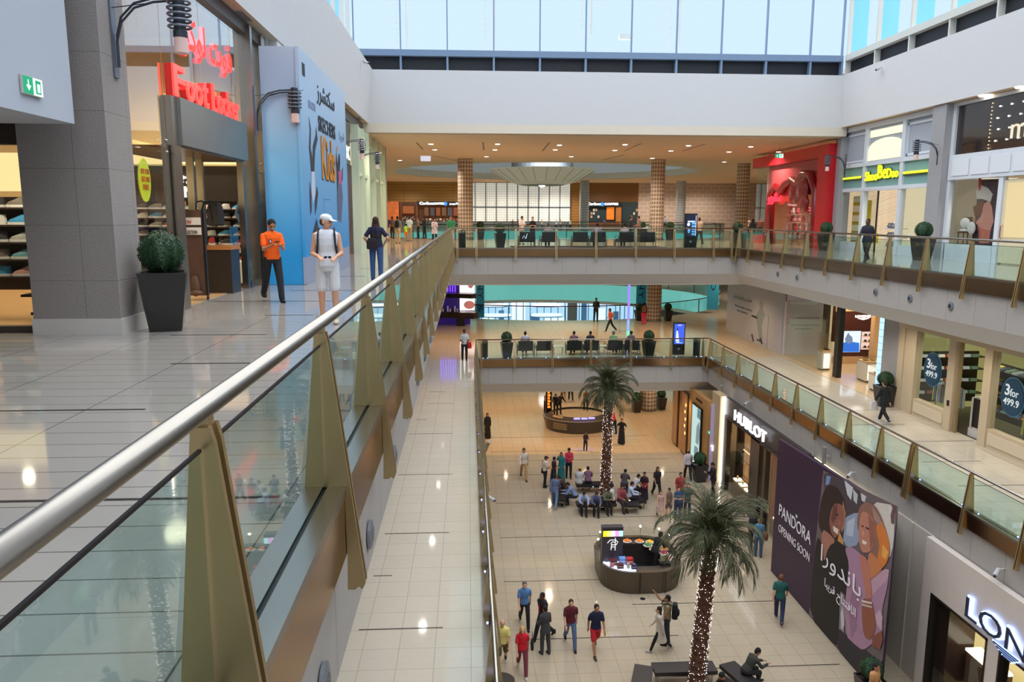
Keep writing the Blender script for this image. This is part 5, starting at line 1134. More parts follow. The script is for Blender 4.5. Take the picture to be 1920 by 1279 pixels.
# ------------------------------------------------------------------ middle floor, right: white hoarding, watch counter, shirt shop
t = thing('shop_hoarding', 'plain white hoarding on the middle floor reading We are working to enhance your experience', 'hoarding', (17.9, 47, Z1))
HW = mat('hoarding_white', (196, 194, 200), .35)
bx(17.9, 18.0, 42.9, 52.5, Z1, 9.98).build('hoarding_panel', HW, t); bx(17.95, 20.2, 42.8, 42.9, Z1, 9.3).build('hoarding_panel', HW, t)
bx(18.0, 20.6, 42.72, 42.8, 9.0, 9.5).build('red_header', mat('header_red', (186, 24, 36), .5), t)
TG = mat('text_grey', (110, 106, 112), .6)
for i, tx in enumerate(('We are working to enhance', 'your experience')):
    text(tx, 'lettering', TG, (18.35+.25*i, 42.78, 7.55-.22*i), (1, 0, 0), (0, 0, 1), 1.7-.7*i, .13, .004, 0, t)
    text(tx, 'lettering', TG, (17.89, 50.9-.5*i, 7.75-.28*i), (0, -1, 0), (0, 0, 1), 3.2-1.2*i, .18, .004, 0, t)
text(shape('نعمل من اجلكم لراحتكم'), 'lettering', TG, (18.7, 42.78, 7.95), (1, 0, 0), (0, 0, 1), 1.3, .16, .004, 0, t); text(shape('نعمل من اجلكم لراحتكم'), 'lettering', TG, (17.89, 51.2, 8.25), (0, -1, 0), (0, 0, 1), 3.4, .34, .004, 0, t)
q = [onx(x, y, 17.885) for x, y in [(1424,565),(1431,566),(1430,580),(1434,590),(1428,612),(1430,638),(1424,642),(1420,612),(1418,598),(1410,594),(1418,590),(1424,580)]]
MB().add(q, [tuple(range(len(q)))]).build('sketch_figure', mat('sketch_grey', (150, 160, 160), .6), t)
for a in ((1410, 627, 1413, 640), (1420, 637, 1427, 640), (1426, 634, 1429, 645), (1410, 592, 1420, 596)): 
    p, s_ = onx(a[0], a[1], 17.885), onx(a[2], a[3], 17.885); MB().tube([p, s_], .05, 5).build('sketch_mark', mat('sketch_dark', (50, 44, 50), .6), t)
p = onx(1441, 590, 17.885); bx(17.885, 17.9, p.y-.01, p.y+.02, Z1, 7.9).box(17.885, 17.9, p.y, p.y+.9, 7.88, 7.9).build('door_outline', mat('line_grey', (150,148,154), .6), t)
MB().quad((18.0, 42.7, Z1+.02), (17.95, 37.6, Z1+.02), (17.95, 37.6, 9.9), (18.0, 42.7, 9.9)).build('glass_screen', glass('clear_screen', (226, 232, 228), 1.2), t)
# watch boutique interior
t = thing('watch_display_wall', 'dark wood watch display wall with a white horse-on-blue poster', 'display', (20.5, 40, Z1))
yB = 40.0
WD = mat('mahogany', (70, 26, 22), .4, noise=.15, nscale=5); LW = mat('light_oak', (206, 164, 116), .5, noise=.08, nscale=5)
a, b = ony(1576, 607, yB), ony(1652, 607, yB)
bx(a.x, b.x, yB, yB+.1, Z1+.4, 8.75).build('wood_panel', WD, t); bx(a.x-.3, b.x+.8, yB-.02, yB+.08, 8.75, 9.3).box(a.x-.3, b.x+.8, yB-.05, yB+.05, Z1, Z1+.4).build('oak_band', LW, t)
text('LONGINES', 'sign_letters', E('small_sign', (255, 250, 240), 3), ((a.x+b.x)/2-.35, yB-.03, 8.42), (1, 0, 0), (0, 0, 1), .85, .13, .02, .02, t)
MB().quad(((a.x+b.x)/2-.25, yB-.03, 8.38), ((a.x+b.x)/2+.25+.2, yB-.03, 8.38), ((a.x+b.x)/2+.1, yB-.03, 8.28)).build('wing_emblem', E('small_sign', (255, 250, 240), 3), t)
p = ony(1577, 621, yB); s_ = ony(1611, 660, yB)
bx(p.x, s_.x, yB-.04, yB, s_.z, p.z).build('lit_poster', E('poster_white', (214, 230, 250), 1.3), t)
def yfig(P, c, nm, par, off, Y, em=0):
    MB().add([ony(x, y, Y-off) for x, y in P], [tuple(range(len(P)))]).build(nm, E('epr_%d_%d_%d' % c, c, em) if em else mat('print_%d_%d_%d' % c, c, .5), par)
yfig([(1577,644),(1590,640),(1611,643),(1611,660),(1577,660)], (40,110,210), 'poster_sea', t, .045, yB, 1.1)
yfig([(1584,636),(1588,628),(1591,623),(1593,628),(1598,632),(1599,640),(1592,645),(1586,642)], (130,150,180), 'poster_horse', t, .05, yB, .8)
p = ony(1616, 622, yB); s_ = ony(1647, 655, yB); bx(p.x, s_.x, yB-.03, yB, s_.z, p.z).build('lit_niche', E('niche_pink', (236, 200, 186), 1.1), t)
for k in range(3):
    z = s_.z+.12+k*(p.z-s_.z)/3; bx(p.x, s_.x, yB-.3, yB, z-.02, z).build('shelf', LW, t)
    for i in range(4): MB().ell((p.x+.15+i*(s_.x-p.x-.2)/3.2, yB-.15, z+.06), (.09,.05,.06)).build('watch_stand', mat('watch_grey', (70,64,66), .3, .5), t)
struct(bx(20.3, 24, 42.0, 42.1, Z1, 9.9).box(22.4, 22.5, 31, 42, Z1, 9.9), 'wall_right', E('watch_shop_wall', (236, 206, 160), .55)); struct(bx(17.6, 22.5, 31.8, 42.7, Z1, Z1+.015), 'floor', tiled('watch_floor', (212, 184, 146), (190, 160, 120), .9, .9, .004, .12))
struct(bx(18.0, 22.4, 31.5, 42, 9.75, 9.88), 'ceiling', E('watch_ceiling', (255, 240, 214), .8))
q = onz(1570, 700, Z1); struct(bx(18.0, 18.25, 36.3, 36.7, Z1, 9.9), 'wall_post', BLACK)
r = thing('light_panel', 'tall bright blue-white lit panel at the edge of the watch boutique opening', 'light panel', (18.0, 32.3, Z1)); bx(17.9, 18.2, 31.95, 32.5, Z1+.1, 9.8).build('lit_face', E('panel_bluewhite', (176, 214, 246), 1.5), r)
for i in range(12): bx(17.89, 17.9, 31.95, 32.5, Z1+.3+.3*i, Z1+.315+.3*i).build('louvre_line', mat('louvre', (150,170,190), .5), r)
def counter(label, x0, x1, y0, y1, h, glass_h=0, lit=True, z=Z1):
    r = thing('display_counter', label, 'counter', ((x0+x1)/2, (y0+y1)/2, z)); bx(x0, x1, y0, y1, z+.08, z+h).build('counter_body', mat('counter_cream', (236, 226, 206), .35), r); bx(x0+.05, x1-.05, y0+.05, y1-.05, z, z+.08).build('plinth', mat('plinth_dark', (60,50,44), .5), r)
    bx(x0-.02, x1+.02, y0-.02, y1+.02, z+h, z+h+.05).build('countertop', LW, r)
    if lit: bx(x0+.08, x1-.08, y0-.012, y0, z+.14, z+h-.1).build('lit_front', E('counter_glow', (255, 246, 226), 1.2), r)
    if glass_h:
        g = MB(); Z = z+h+.05
        g.quad((x0,y0,Z),(x1,y0,Z),(x1,y0,Z+glass_h),(x0,y0,Z+glass_h)).quad((x0,y0,Z),(x0,y1,Z),(x0,y1,Z+glass_h),(x0,y0,Z+glass_h)).quad((x0,y0,Z+glass_h),(x1,y0,Z+glass_h),(x1,y1,Z+glass_h),(x0,y1,Z+glass_h)); g.build('glass_top', SHOPG, r)
        for i in range(5): bx(x0+.1+i*(x1-x0-.2)/5, x0+.16+i*(x1-x0-.2)/5+.1, (y0+y1)/2-.08, (y0+y1)/2+.1, Z, Z+.07).build('watch_tray', mat('tray_gold', (200, 160, 90), .3, .4), r)
    return r
counter('long cream display counter topped with trays inside the watch boutique', 18.9, 20.9, 35.2, 36.1, .95, .2)
counter('lower lit display cabinet in front of the long watch counter', 18.35, 19.35, 33.2, 33.9, .75, .3)
counter('slim white lit pedestal case left of the black post', 18.12, 18.62, 38.2, 38.7, .98, .9)
r = thing('framed_poster', 'tall brown photo panel behind the glass left of the black post', 'poster', (18.9, 40, Z1)); bx(20.35, 20.9, 41.9, 41.95, Z1+.9, 9.0).build('photo_panel', mat('photo_brown', (96, 60, 40), .5, noise=.8, nscale=4), r)
bx(20.9, 21.3, 38.4, 38.8, Z1, 9.0).build('pillar_case', LW, thing('display_column', 'oak display column right of the watch display wall', 'display', (21.1, 38.6, Z1)))

struct(bx(17.75, 18.5, 30.6, 31.85, Z1, 9.95), 'wall_pillar', PIL)
SB = mat('shirt_shop_stone', (206, 188, 160), .6, noise=.05, nscale=4)
t = thing('storefront', 'cream stone shirt shop front with dark windows on the middle floor', 'shop front', (17.85, 26, Z1))
for y in (30.35, 29.5, 27.0, 25.0, 20.9): bx(17.7, 18.0, y-.2, y+.2, Z1, 9.4).build('pilaster', SB, t)
bx(17.68, 18.0, 18.5, 30.6, 9.3, 9.95).build('lintel', SB, t)
for a, b in ((27.2, 29.3), (21.1, 24.8)):
    bx(17.75, 18.0, a, b, Z1, Z1+.68).build('stall_riser', SB, t); bx(17.72, 17.76, a+.1, b-.1, Z1+.15, Z1+.55).build('riser_moulding', mat('riser_pale', (222, 206, 180), .6), t)
    MB().quad((17.85, a, Z1+.68), (17.85, b, Z1+.68), (17.85, b, 9.3), (17.85, a, 9.3)).build('glass_pane', SHOPG, t)
bx(17.75, 18.0, 29.55, 30.3, Z1, 9.3).build('side_panel', SB, t)
bx(17.8, 17.9, 26.62, 26.72, Z1, 9.25).box(17.8, 17.9, 25.2, 25.3, Z1, 9.25).build('door_frame', mat('shirt_door', (150, 132, 96), .5), t)
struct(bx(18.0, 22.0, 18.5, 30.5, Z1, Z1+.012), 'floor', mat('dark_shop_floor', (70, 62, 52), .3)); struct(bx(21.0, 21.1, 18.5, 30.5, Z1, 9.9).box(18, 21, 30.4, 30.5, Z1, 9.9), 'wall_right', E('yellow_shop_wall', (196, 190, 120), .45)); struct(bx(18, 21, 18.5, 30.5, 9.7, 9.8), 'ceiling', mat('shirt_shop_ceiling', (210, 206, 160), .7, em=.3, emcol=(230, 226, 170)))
SHC = [(206,216,226),(96,110,140),(222,206,110),(224,120,70),(60,70,96),(236,232,224),(110,140,120),(150,90,90),(176,190,206)]
n_ = 0
for kk, (yy0, yy1) in enumerate(((18.15, 20.95), (24.9, 27.6), (20.6, 24.6))):
    wh = ('behind the first 3 for window', 'seen through the shirt shop doorway', 'behind the second 3 for window')[kk]
    T_ = (lambda u, d, z: (u, 30.3-d, z)) if kk == 0 else (lambda u, d, z: (20.1-d, u, z))
    def bb(u0, u1, d0, d1, z0, z1):
        p, q = T_(u0, d0, z0), T_(u1, d1, z1); return bx(p[0], q[0], p[1], q[1], p[2], q[2])
    r = thing('shirt_shelves', 'dark shelves of folded shirts ' + wh, 'shelf', T_((yy0+yy1)/2, .3, Z1)); bb(yy0, yy1, 0, .1, Z1+.3, 8.3).build('back_panel', SHELFD, r)
    for k in range(4):
        z = Z1+.75+.5*k; bb(yy0, yy1, .1, .6, z-.03, z).build('shelf', SHELFD, r)
        for i in range(int((yy1-yy0)/.36)):
            c = SHC[(n_*5+i*2+k) % 9]; n_ += 1
            o = MB().prism([(-.2,-.14,0),(.2,-.14,0),(.2,.14,0),(-.2,.14,0)], [(-.18,-.13,.06),(.18,-.13,.12),(.18,.13,.12),(-.18,.13,.06)]).build('folded_shirt', cloth(c)); o.location = T_(yy0+.2+i*.36, .38, z); o.rotation_euler = (0, 0, -pi/2*(kk == 0)+.0)
            tag(o, 'folded shirt on the dark shelves ' + wh, 'shirt', 'folded shirts ' + wh)
for yy, lb in ((28.2, 'angled rail of hanging shirts behind the first 3 for window'), (23.2, 'low table of shirts behind the second 3 for window')):
    r = thing('shirt_rail', lb, 'clothes rail', (18.6, yy, Z1)); MB().tube([(18.5, yy-.8, Z1), (18.5, yy-.8, Z1+1.5), (18.5, yy+.8, Z1+1.5), (18.5, yy+.8, Z1)], .02, 8).build('rail', STEEL, r)
    for i in range(12):
        c = SHC[i % 9]; y = yy-.72+i*.125; MB().prism([(18.3,y,Z1+.7),(18.7,y,Z1+.7),(18.68,y,Z1+1.4),(18.5,y,Z1+1.5),(18.32,y,Z1+1.4)], [(18.3,y+.06,Z1+.7),(18.7,y+.06,Z1+.7),(18.68,y+.06,Z1+1.4),(18.5,y+.06,Z1+1.5),(18.32,y+.06,Z1+1.4)]).build('hanging_shirt', cloth(c), r)
BRB = mat('disc_blue', (24, 66, 96), .5)
for lb, y, z in (('dark blue round 3 for 499.9 offer sticker on the first shirt shop window', 28.3, 7.93), ('dark blue round 3 for 499.9 offer sticker on the second shirt shop window', 23.85, 7.9)):
    r = thing('offer_sticker', lb, 'sticker', (17.8, y, z)); n = 36
    MB().rings([[(xx, y+.52*cos(a*2*pi/n), z+.62*sin(a*2*pi/n)) for a in range(n)] for xx in (17.81, 17.83)]).build('disc', BRB, r); MB().rings([[(xx, y+.57*cos(a*2*pi/n), z+.67*sin(a*2*pi/n)) for a in range(n)] for xx in (17.835, 17.845)]).build('rim', mat('disc_rim', (70, 120, 150), .5), r)
    WTX = mat('disc_text', (214, 226, 232), .5, em=.3, emcol=(220,230,236))
    text('3', 'lettering', WTX, (17.805, y+.34, z+.02), (0, -1, 0), (0, 0, 1), .22, .38, .01, .02, r); text('for', 'lettering', WTX, (17.805, y+.1, z+.02), (0, -1, 0), (0, 0, 1), .4, .26, .01, .01, r); text('499.9', 'lettering', WTX, (17.805, y+.38, z-.3), (0, -1, 0), (0, 0, 1), .74, .24, .01, .015, r)
    text('AED', 'lettering', WTX, (17.805, y+.05, z+.34), (0, -1, 0), (0, 0, 1), .2, .07, .01, 0, r) if 0 else None
r = thing('security_gate', 'white anti-theft gate standing in the shirt shop doorway', 'gate', (18.3, 26.2, Z1))
MB().tube([(18.2, 26.3, Z1), (18.2, 26.3, Z1+1.4), (18.2, 25.95, Z1+1.5), (18.2, 25.75, Z1+1.4), (18.2, 25.75, Z1)], .05, 8).build('gate_frame', SKIRT, r); bx(18.18, 18.22, 25.8, 26.25, Z1+.35, Z1+1.4).build('gate_panel', BLACK, r); bx(18.1, 18.3, 25.75, 26.3, Z1, Z1+.3).build('gate_base', SKIRT, r)
r = thing('door_control', 'small black control box on the shirt shop pilaster', 'switch', (17.68, 26.95, Z1+1)); bx(17.66, 17.7, 26.9, 27.0, Z1+.95, Z1+1.15).build('box_body', BLACK, r)
# ------------------------------------------------------------------ ground floor, right side
WOOD = mat('honey_wood', (196, 146, 88), .35, noise=.1, nscale=3)
t = thing('storefront', 'honey-coloured timber shop front with a tall blue-white lit poster on the ground floor', 'shop front', (12.7, 43, Z0))
bx(12.7, 13.0, 39.45, 46.5, Z0, 4.0).build('timber_wall', WOOD, t)
for y0, y1 in ((45.0, 46.0), (43.0, 44.2)): bx(12.64, 12.7, y0, y1, Z0, 3.6).build('window_frame', mat('bronze_frame', (70, 46, 30), .3, .5), t); bx(12.6, 12.64, y0+.1, y1-.1, Z0+.1, 3.5).build('dark_pane', mat('brown_pane', (120, 76, 50), .08, em=.15, emcol=(200, 130, 70)), t)
for i in range(5): MB().ell((12.58, 43.25+.12*(i % 2), 1.2+.42*i), (.02, .04, .1)).build('glow_lamp', E('glow_amber', (255, 190, 90), 4), t)
bx(12.6, 12.7, 40.35, 42.0, Z0+.1, 3.3).build('lit_poster', E('poster_aqua', (196, 226, 222), .95), t)
bx(12.58, 12.7, 40.3, 40.36, Z0, 3.35).box(12.58, 12.7, 41.99, 42.05, Z0, 3.35).box(12.58, 12.7, 40.3, 42.05, 3.3, 3.36).build('poster_frame', BLACK, t)
for i, P in enumerate(([(1306,800),(1311,790),(1313,815),(1309,835),(1304,830)], [(1302,835),(1309,840),(1308,858),(1301,850)], [(1308,765),(1314,772),(1314,790),(1307,782)])):
    c = (150-14*i, 184-10*i, 186-6*i); MB().add([onx(x, y, 12.59) for x, y in P], [tuple(range(len(P)))]).build('poster_shape', E('pshape%d' % i, c, .6), t)
[bx(12.66, 12.7, 41.6-.16*i, 41.5-.16*i, 3.62, 3.74).build('raised_letter', mat('ink_brown', (70, 44, 30), .5), t) for i in range(7)]
struct(bx(12.9, 13.3, 38.15, 39.45, Z0, 4.6), 'wall_pillar', mat('warm_pier', (200, 176, 140), .6, noise=.05, nscale=4))
t = thing('shop_sign', 'white backlit TOUS-style lettering starting TOU on the pale lilac wall beside the watch boutique', 'sign', (13, 39, 1.5))
t['label'] = 'white glowing letters TOU on a pale lilac wall left of the black boutique'
bx(12.72, 13.5, 39.0, 39.06, Z0, 4.0).build('lilac_wall', mat('lilac_wall', (176, 164, 190), .5, em=.15, emcol=(190,170,220)), t); text('TOU', 'sign_letters', E('tou_white', (236, 230, 255), 4), (12.78, 38.98, 1.45), (1, 0, 0), (0, 0, 1), .62, .3, .05, .02, t)
# black watch boutique
t = thing('storefront', 'black watch boutique front with tall warm windows on the ground floor', 'shop front', (13.2, 34, Z0))
BB = mat('boutique_black', (30, 26, 28), .3, coat=.3)
bx(13.12, 13.3, 28.3, 38.0, 3.7, 4.62).build('fascia', mat('boutique_fascia', (48, 44, 48), .35), t)
for a, b in ((37.4, 38.0), (33.0, 34.1), (28.3, 29.0), (34.8, 35.1) if 0 else (32.2, 32.5)): bx(13.05, 13.3, a, b, Z0, 3.7).build('black_pier', BB, t)
bx(13.05, 13.25, 29, 37.4, 3.62, 3.72).build('head_frame', BB, t)
bx(13.0, 13.12, 37.98, 38.06, Z0, 4.62).build('light_strip', E('strip_white', (255, 250, 240), 5), t)
for a, b in ((34.1, 37.4), (29.0, 32.2)):
    MB().quad((13.15, a, Z0+.1), (13.15, b, Z0+.1), (13.15, b, 3.65), (13.15, a, 3.65)).build('glass_pane', SHOPG, t)
    bx(14.0, 14.1, a, b, Z0+.1, 3.65).build('bronze_backdrop', mat('backdrop_bronze', (186, 140, 92), .3, .2, em=.42, emcol=(220, 160, 100)), t)
    for k in range(1, 5): bx(13.98, 14.0, a, b, Z0+.1+k*.75, Z0+.12+k*.75).build('panel_joint', mat('joint_brown', (110, 80, 50), .5), t)
    bx(13.3, 13.9, a+.2, b-.2, Z0+.05, Z0+.75).build('window_plinth', mat('plinth_brown', (120, 88, 56), .4), t)
    for k in range(4):
        y = a+.5+k*(b-a-1)/3; bx(13.4, 13.75, y-.2, y+.2, Z0+.75, Z0+.8).build('lit_tray', E('tray_glow', (255, 236, 196), 4), t); MB().lathe([(.05, 0), (.03, .12), (.06, .2)], (13.55, y, Z0+.8), 10).build('watch_stand', mat('watch_gold', (200, 170, 110), .2, .8), t)
    MB().tube([(13.6, a+1.2, 2.3), (13.6, a+2.3, 2.3)], .03, 6).build('display_rail', E('rail_glow', (255, 226, 170), 1.5), t)
bx(13.7, 13.8, 32.5, 33.0, Z0, 3.6).build('door_interior', mat('door_red_brown', (110, 60, 40), .4, em=.15, emcol=(200,110,60)), t)
sg = thing('shop_sign', 'white glowing HUBLOT letters on the black boutique fascia', 'sign', (13.1, 34, 4.1))
text('HUBLOT', 'letters', E('hublot_white', (255, 250, 255), 1.5), (13.0, 36.15, 3.9), (0, -1, 0), (0, 0, 1), 4.05, .52, .08, .012, sg)
struct(bx(14.3, 14.4, 20, 39.4, Z0, 3.9).box(13.3, 14.4, 28.2, 28.3, Z0, 3.9), 'wall_right', mat('dark_bronze_wall', (96, 70, 46), .6))
struct(bx(13.31, 13.45, 28.5, 39.4, 3.9, 4.5), 'wall_right', STONE); struct(bx(13.35, 13.45, 22.7, 28.4, 0, 4.5), 'wall_right', mat('recess_shade', (26, 24, 26), .7))  # second wall: dark colour imitates shade in the gap behind the hoarding
# ------------------------------------------------------------------ dark purple jewellery hoarding
XJ = 11.95
t = thing('shop_hoarding', 'huge dark purple jewellery hoarding reading PANDORA OPENING SOON with two laughing women', 'hoarding', (XJ, 24.4, Z0))
def yl(y): return 5.30+(28.3-y)*.045
P_ = [(28.35, Z0), (28.35, 5.24), (20.16, 5.54), (20.16, Z0)]
PUR = mat('hoarding_purple', (50, 26, 58), .5, noise=.15, nscale=2)
MB().prism([(XJ, y, z) for y, z in P_], [(XJ+.12, y, z) for y, z in P_]).build('printed_face', PUR, t)
bx(XJ+.12, 12.3, 28.2, 28.35, Z0, 5.15).build('return_side', mat('purple_dark', (30, 18, 34), .5), t)
bx(XJ+.12, 13.3, 22.35, 28.2, 4.3, 4.36).build('shade_board', mat('shade_board_dark', (34, 34, 38), .5), t)  # added dark sheet imitates the shade inside the open hoarding top
MB().tube([(13.36, 28.2, 4.52), (13.36, 22.4, 4.52)], .02, 6).build('edge_light', E('edge_warm', (255, 236, 190), 2.5), t)
hp = lambda P: [(1420+x/2.7875, 820+y/2.7863) for x, y in P]
LY = [0]
def pj(P, c, nm='print_shape', em=0):
    LY[0] += 1; P = list(P)
    for _ in range(1 if len(P) > 5 and nm != 'photo_ground' else 0): P = [(a[0]*t+b[0]*(1-t), a[1]*t+b[1]*(1-t)) for a, b in zip(P, P[1:]+P[:1]) for t in (.8, .2)]
    q = [onx(x, y, XJ-.004-.0008*LY[0]) for x, y in hp(P)]
    q = [Vector((v.x, v.y, max(v.z, Z0+.02))) for v in q]
    MB().add(q, [tuple(range(len(q)))]).build(nm, mat('prt_%d_%d_%d' % c, c, .55, noise=.1, nscale=6), t)
pj([(345,172),(380,190),(736,362),(705,640),(655,1165),(560,1262),(430,1140),(268,940),(300,600),(320,400)], (112,98,104), 'photo_ground')
pj([(345,172),(480,238),(560,300),(540,420),(500,560),(440,520),(455,400),(400,260),(350,290)], (78,66,74))
pj([(455,225),(500,262),(490,330),(470,300)], (214,216,222)); pj([(500,270),(525,300),(520,350),(503,330)], (200,206,214)); pj([(362,200),(385,205),(375,245),(355,250)], (120,150,200)); pj([(540,290),(570,310),(560,340),(545,330)], (210,210,214))
pj([(455,420),(520,390),(560,420),(530,560),(470,580),(440,520)], (150,166,196)); pj([(470,440),(510,420),(500,520),(465,510)], (190,200,220))
pj([(600,335),(722,357),(712,560),(690,640),(640,580),(610,450)], (222,214,206)); pj([(708,360),(722,357),(715,455),(700,450),(696,410)], (110,80,84))
pj([(380,248),(425,268),(455,330),(462,420),(450,500),(448,560),(400,560),(350,520),(322,470),(318,420),(335,320),(355,265)], (48,30,30), 'left_hair'); pj([(448,330),(462,400),(455,470),(440,500),(436,420)], (176,130,90), 'left_hair_rim'); pj([(428,490),(450,540),(450,566),(420,540)], (206,150,86), 'left_hair_rim')
pj([(405,345),(440,350),(456,400),(450,450),(430,500),(405,530),(385,500),(375,440),(385,380)], (150,92,80), 'left_face'); pj([(398,360),(420,348),(415,420),(395,450),(385,430)], (110,62,56), 'left_face_shade'); pj([(395,462),(425,482),(420,508),(398,490)], (236,224,214), 'left_smile'); pj([(410,400),(424,402),(422,410),(409,408)], (50,30,30), 'left_eye'); pj([(430,430),(440,440),(434,462),(424,452)], (172,110,94), 'left_nose')
pj([(340,480),(372,500),(410,540),(372,600),(345,670),(330,600)], (176,120,104), 'left_neck')
pj([(318,520),(340,560),(348,660),(372,570),(420,540),(470,580),(480,700),(468,830),(430,850),(425,960),(412,1120),(270,930),(290,700),(305,560)], (22,18,22), 'left_jacket')
pj([(430,800),(460,830),(455,1000),(440,1150),(422,1120),(430,950)], (150,140,150)); pj([(446,880),(455,980),(440,1010),(436,920)], (206,204,208)); pj([(420,990),(470,1040),(560,1110),(640,1170),(560,1262),(470,1180),(420,1120)], (40,34,46), 'dark_trousers')
pj([(455,575),(500,575),(540,610),(560,640),(600,720),(690,680),(680,780),(650,900),(655,1020),(640,1030),(600,1080),(550,1115),(500,1075),(465,1040),(455,900),(470,760),(480,660)], (176,136,166), 'pink_sweater'); pj([(560,640),(600,720),(690,680),(684,740),(620,800),(580,860),(560,760)], (200,160,182), 'pink_sweater_light'); pj([(500,760),(530,800),(520,1000),(490,1060),(478,900)], (160,118,150), 'pink_sweater_fold'); pj([(640,900),(655,940),(648,1010),(625,980),(615,930)], (206,170,190), 'pink_cuff')
pj([(570,335),(620,360),(650,420),(680,510),(694,580),(685,640),(650,690),(610,650),(575,560),(600,450),(560,380),(530,430),(525,500),(520,430),(535,360)], (150,106,92), 'right_hair'); pj([(640,420),(680,510),(694,580),(680,650),(650,690),(625,640),(640,560),(618,480)], (224,130,56), 'right_hair_orange'); pj([(600,360),(640,420),(650,470),(610,430)], (172,138,130), 'right_hair_light'); pj([(655,560),(685,600),(668,640),(650,620)], (246,180,90), 'right_hair_glow')
pj([(545,385),(580,395),(610,440),(615,520),(600,580),(580,605),(545,600),(530,540),(530,450)], (196,132,112), 'right_face'); pj([(580,400),(610,450),(612,540),(590,590),(585,500)], (160,98,84), 'right_face_shade'); pj([(546,535),(572,548),(568,562),(550,556)], (244,234,226), 'right_smile'); pj([(544,460),(556,462),(555,470),(544,467)], (60,36,34), 'right_eye'); pj([(566,466),(584,476),(582,484),(566,476)], (60,36,34), 'right_eye'); pj([(550,480),(560,500),(556,520),(544,508)], (214,152,130), 'right_nose')
pj([(585,590),(640,650),(655,690),(610,730),(580,745),(575,660)], (206,130,84), 'right_neck'); pj([(534,610),(560,620),(584,660),(590,740),(600,840),(570,850),(556,760),(540,680)], (196,124,108), 'raised_hand'); pj([(548,840),(600,850),(612,930),(620,1000),(590,1060),(556,1040),(545,930)], (150,86,66), 'forearm'); pj([(600,1040),(650,1010),(655,1060),(640,1110),(600,1090)], (140,76,60), 'lower_hand'); pj([(545,850),(600,862),(598,872),(546,862)], (226,214,206), 'bracelet'); pj([(545,868),(600,884),(598,892),(548,880)], (206,196,190), 'bracelet')
WTT = mat('hoarding_white_ink', (226, 220, 226), .5, em=.12, emcol=(230,224,230))
# slight upward print slope follows the board: letters laid along the wall
def wl(tx, yA, zA, w, h, b=.0, off=.22): text(tx, 'lettering', WTT, (XJ-off, yA, zA), (0, -1, 0), (0, 0, 1), w, h, .01, b, t)
wl('PANDORA', 27.85, 2.35, 2.8, .46, .0, .02); wl('OPENING SOON', 27.8, 1.72, 2.75, .3, -.008, .02)
text('w', 'crown_mark', WTT, (XJ-.03, 26.35, 2.86), (0, -1, 0), (0, 0, 1), .16, .12, .01, 0, t)
wl(shape('باندورا'), 24.15, 2.05, 2.7, .75, -.004, .06); wl(shape('الافتتاح قريبا'), 23.75, 1.35, 2.1, .42, -.004, .06)
r = None
# column and pale stone boutique front at the bottom right
struct(bx(13.4, 13.52, 20.5, 22.7, Z0, 4.6).box(13.36, 13.4, 21.5, 21.56, Z0, 4.6), 'wall_pillar', mat('pier_stone_light', (196, 186, 174), .7, noise=.06, nscale=4))
t = thing('storefront', 'pale pinkish stone boutique front with deep lit windows at lower right', 'shop front', (13.2, 18, Z0))
LS = mat('rose_stone', (214, 202, 194), .6, noise=.06, nscale=3)
bx(13.2, 13.4, 10, 20.5, 3.1, 4.62).box(13.2, 13.4, 20.05, 20.5, Z0, 3.1).box(13.2, 13.4, 17.15, 17.6, Z0, 3.1).box(13.2, 13.4, 10, 13, Z0, 3.1).build('stone_wall', LS, t)
for a, b in ((17.6, 20.05), (13.0, 17.15)):
    bx(13.18, 13.45, b-.06, b, Z0, 3.1).box(13.18, 13.45, a, a+.06, Z0, 3.1).box(13.18, 13.45, a, b, 3.03, 3.1).build('window_frame', mat('bronze_dark', (64, 56, 52), .3, .6), t)
    MB().quad((13.3, a, Z0), (13.3, b, Z0), (13.3, b, 3.05), (13.3, a, 3.05)).build('glass_pane', SHOPG, t)
bx(14.4, 14.5, 17.5, 20.1, Z0, 3.1).build('lit_wall', E('lit_wall_yellow', (255, 224, 150), .9), t); bx(13.4, 14.2, 19.45, 19.95, Z0, 3.0).build('dark_column', mat('dark_marble', (60, 46, 42), .2), t); bx(13.9, 14.3, 18.0, 19.3, .6, 1.75).build('display_box', mat('display_brown', (104, 82, 66), .4), t); bx(13.85, 14.3, 18.0, 19.3, 1.75, 1.82).build('glow_strip', E('glow_strip', (255, 246, 220), 4), t)
bx(14.3, 14.4, 13, 17.2, Z0, 3.1).build('dark_interior', mat('dark_interior', (46, 34, 30), .4), t)
sg = thing('shop_sign', 'blue-white haloed LONGINES lettering with winged emblem, cut by the right edge', 'sign', (13.15, 16.5, 3.6))
text('LONGINES', 'letter_halo', E('halo_blue', (150, 180, 255), 3.2), (13.15, 18.42, 3.28), (0, -1, 0), (0, 0, 1), 5.6, .62, .02, .06, sg)
text('LONGINES', 'letters', mat('letter_dark', (36, 40, 60), .4), (13.08, 18.36, 3.32), (0, -1, 0), (0, 0, 1), 5.5, .55, .03, -.006, sg)
for i in range(4):
    bx(13.1, 13.13, 17.3-.12*i-.9+.2*i, 17.3-.12*i+.0, 3.2-.055*i, 3.225-.055*i).build('wing_feather', mat('letter_dark', (36, 40, 60), .4), sg); bx(13.13, 13.15, 17.3-.12*i-.95+.2*i, 17.35-.12*i, 3.19-.055*i, 3.24-.055*i).build('wing_halo', E('halo_blue', (150, 180, 255), 3.2), sg)
struct(bx(14.4, 14.5, 9, 17.5, Z0, 4), 'wall_right', BB); struct(bx(13.4, 14.5, 9, 20.5, 3.2, 3.3), 'ceiling', CREAMW)
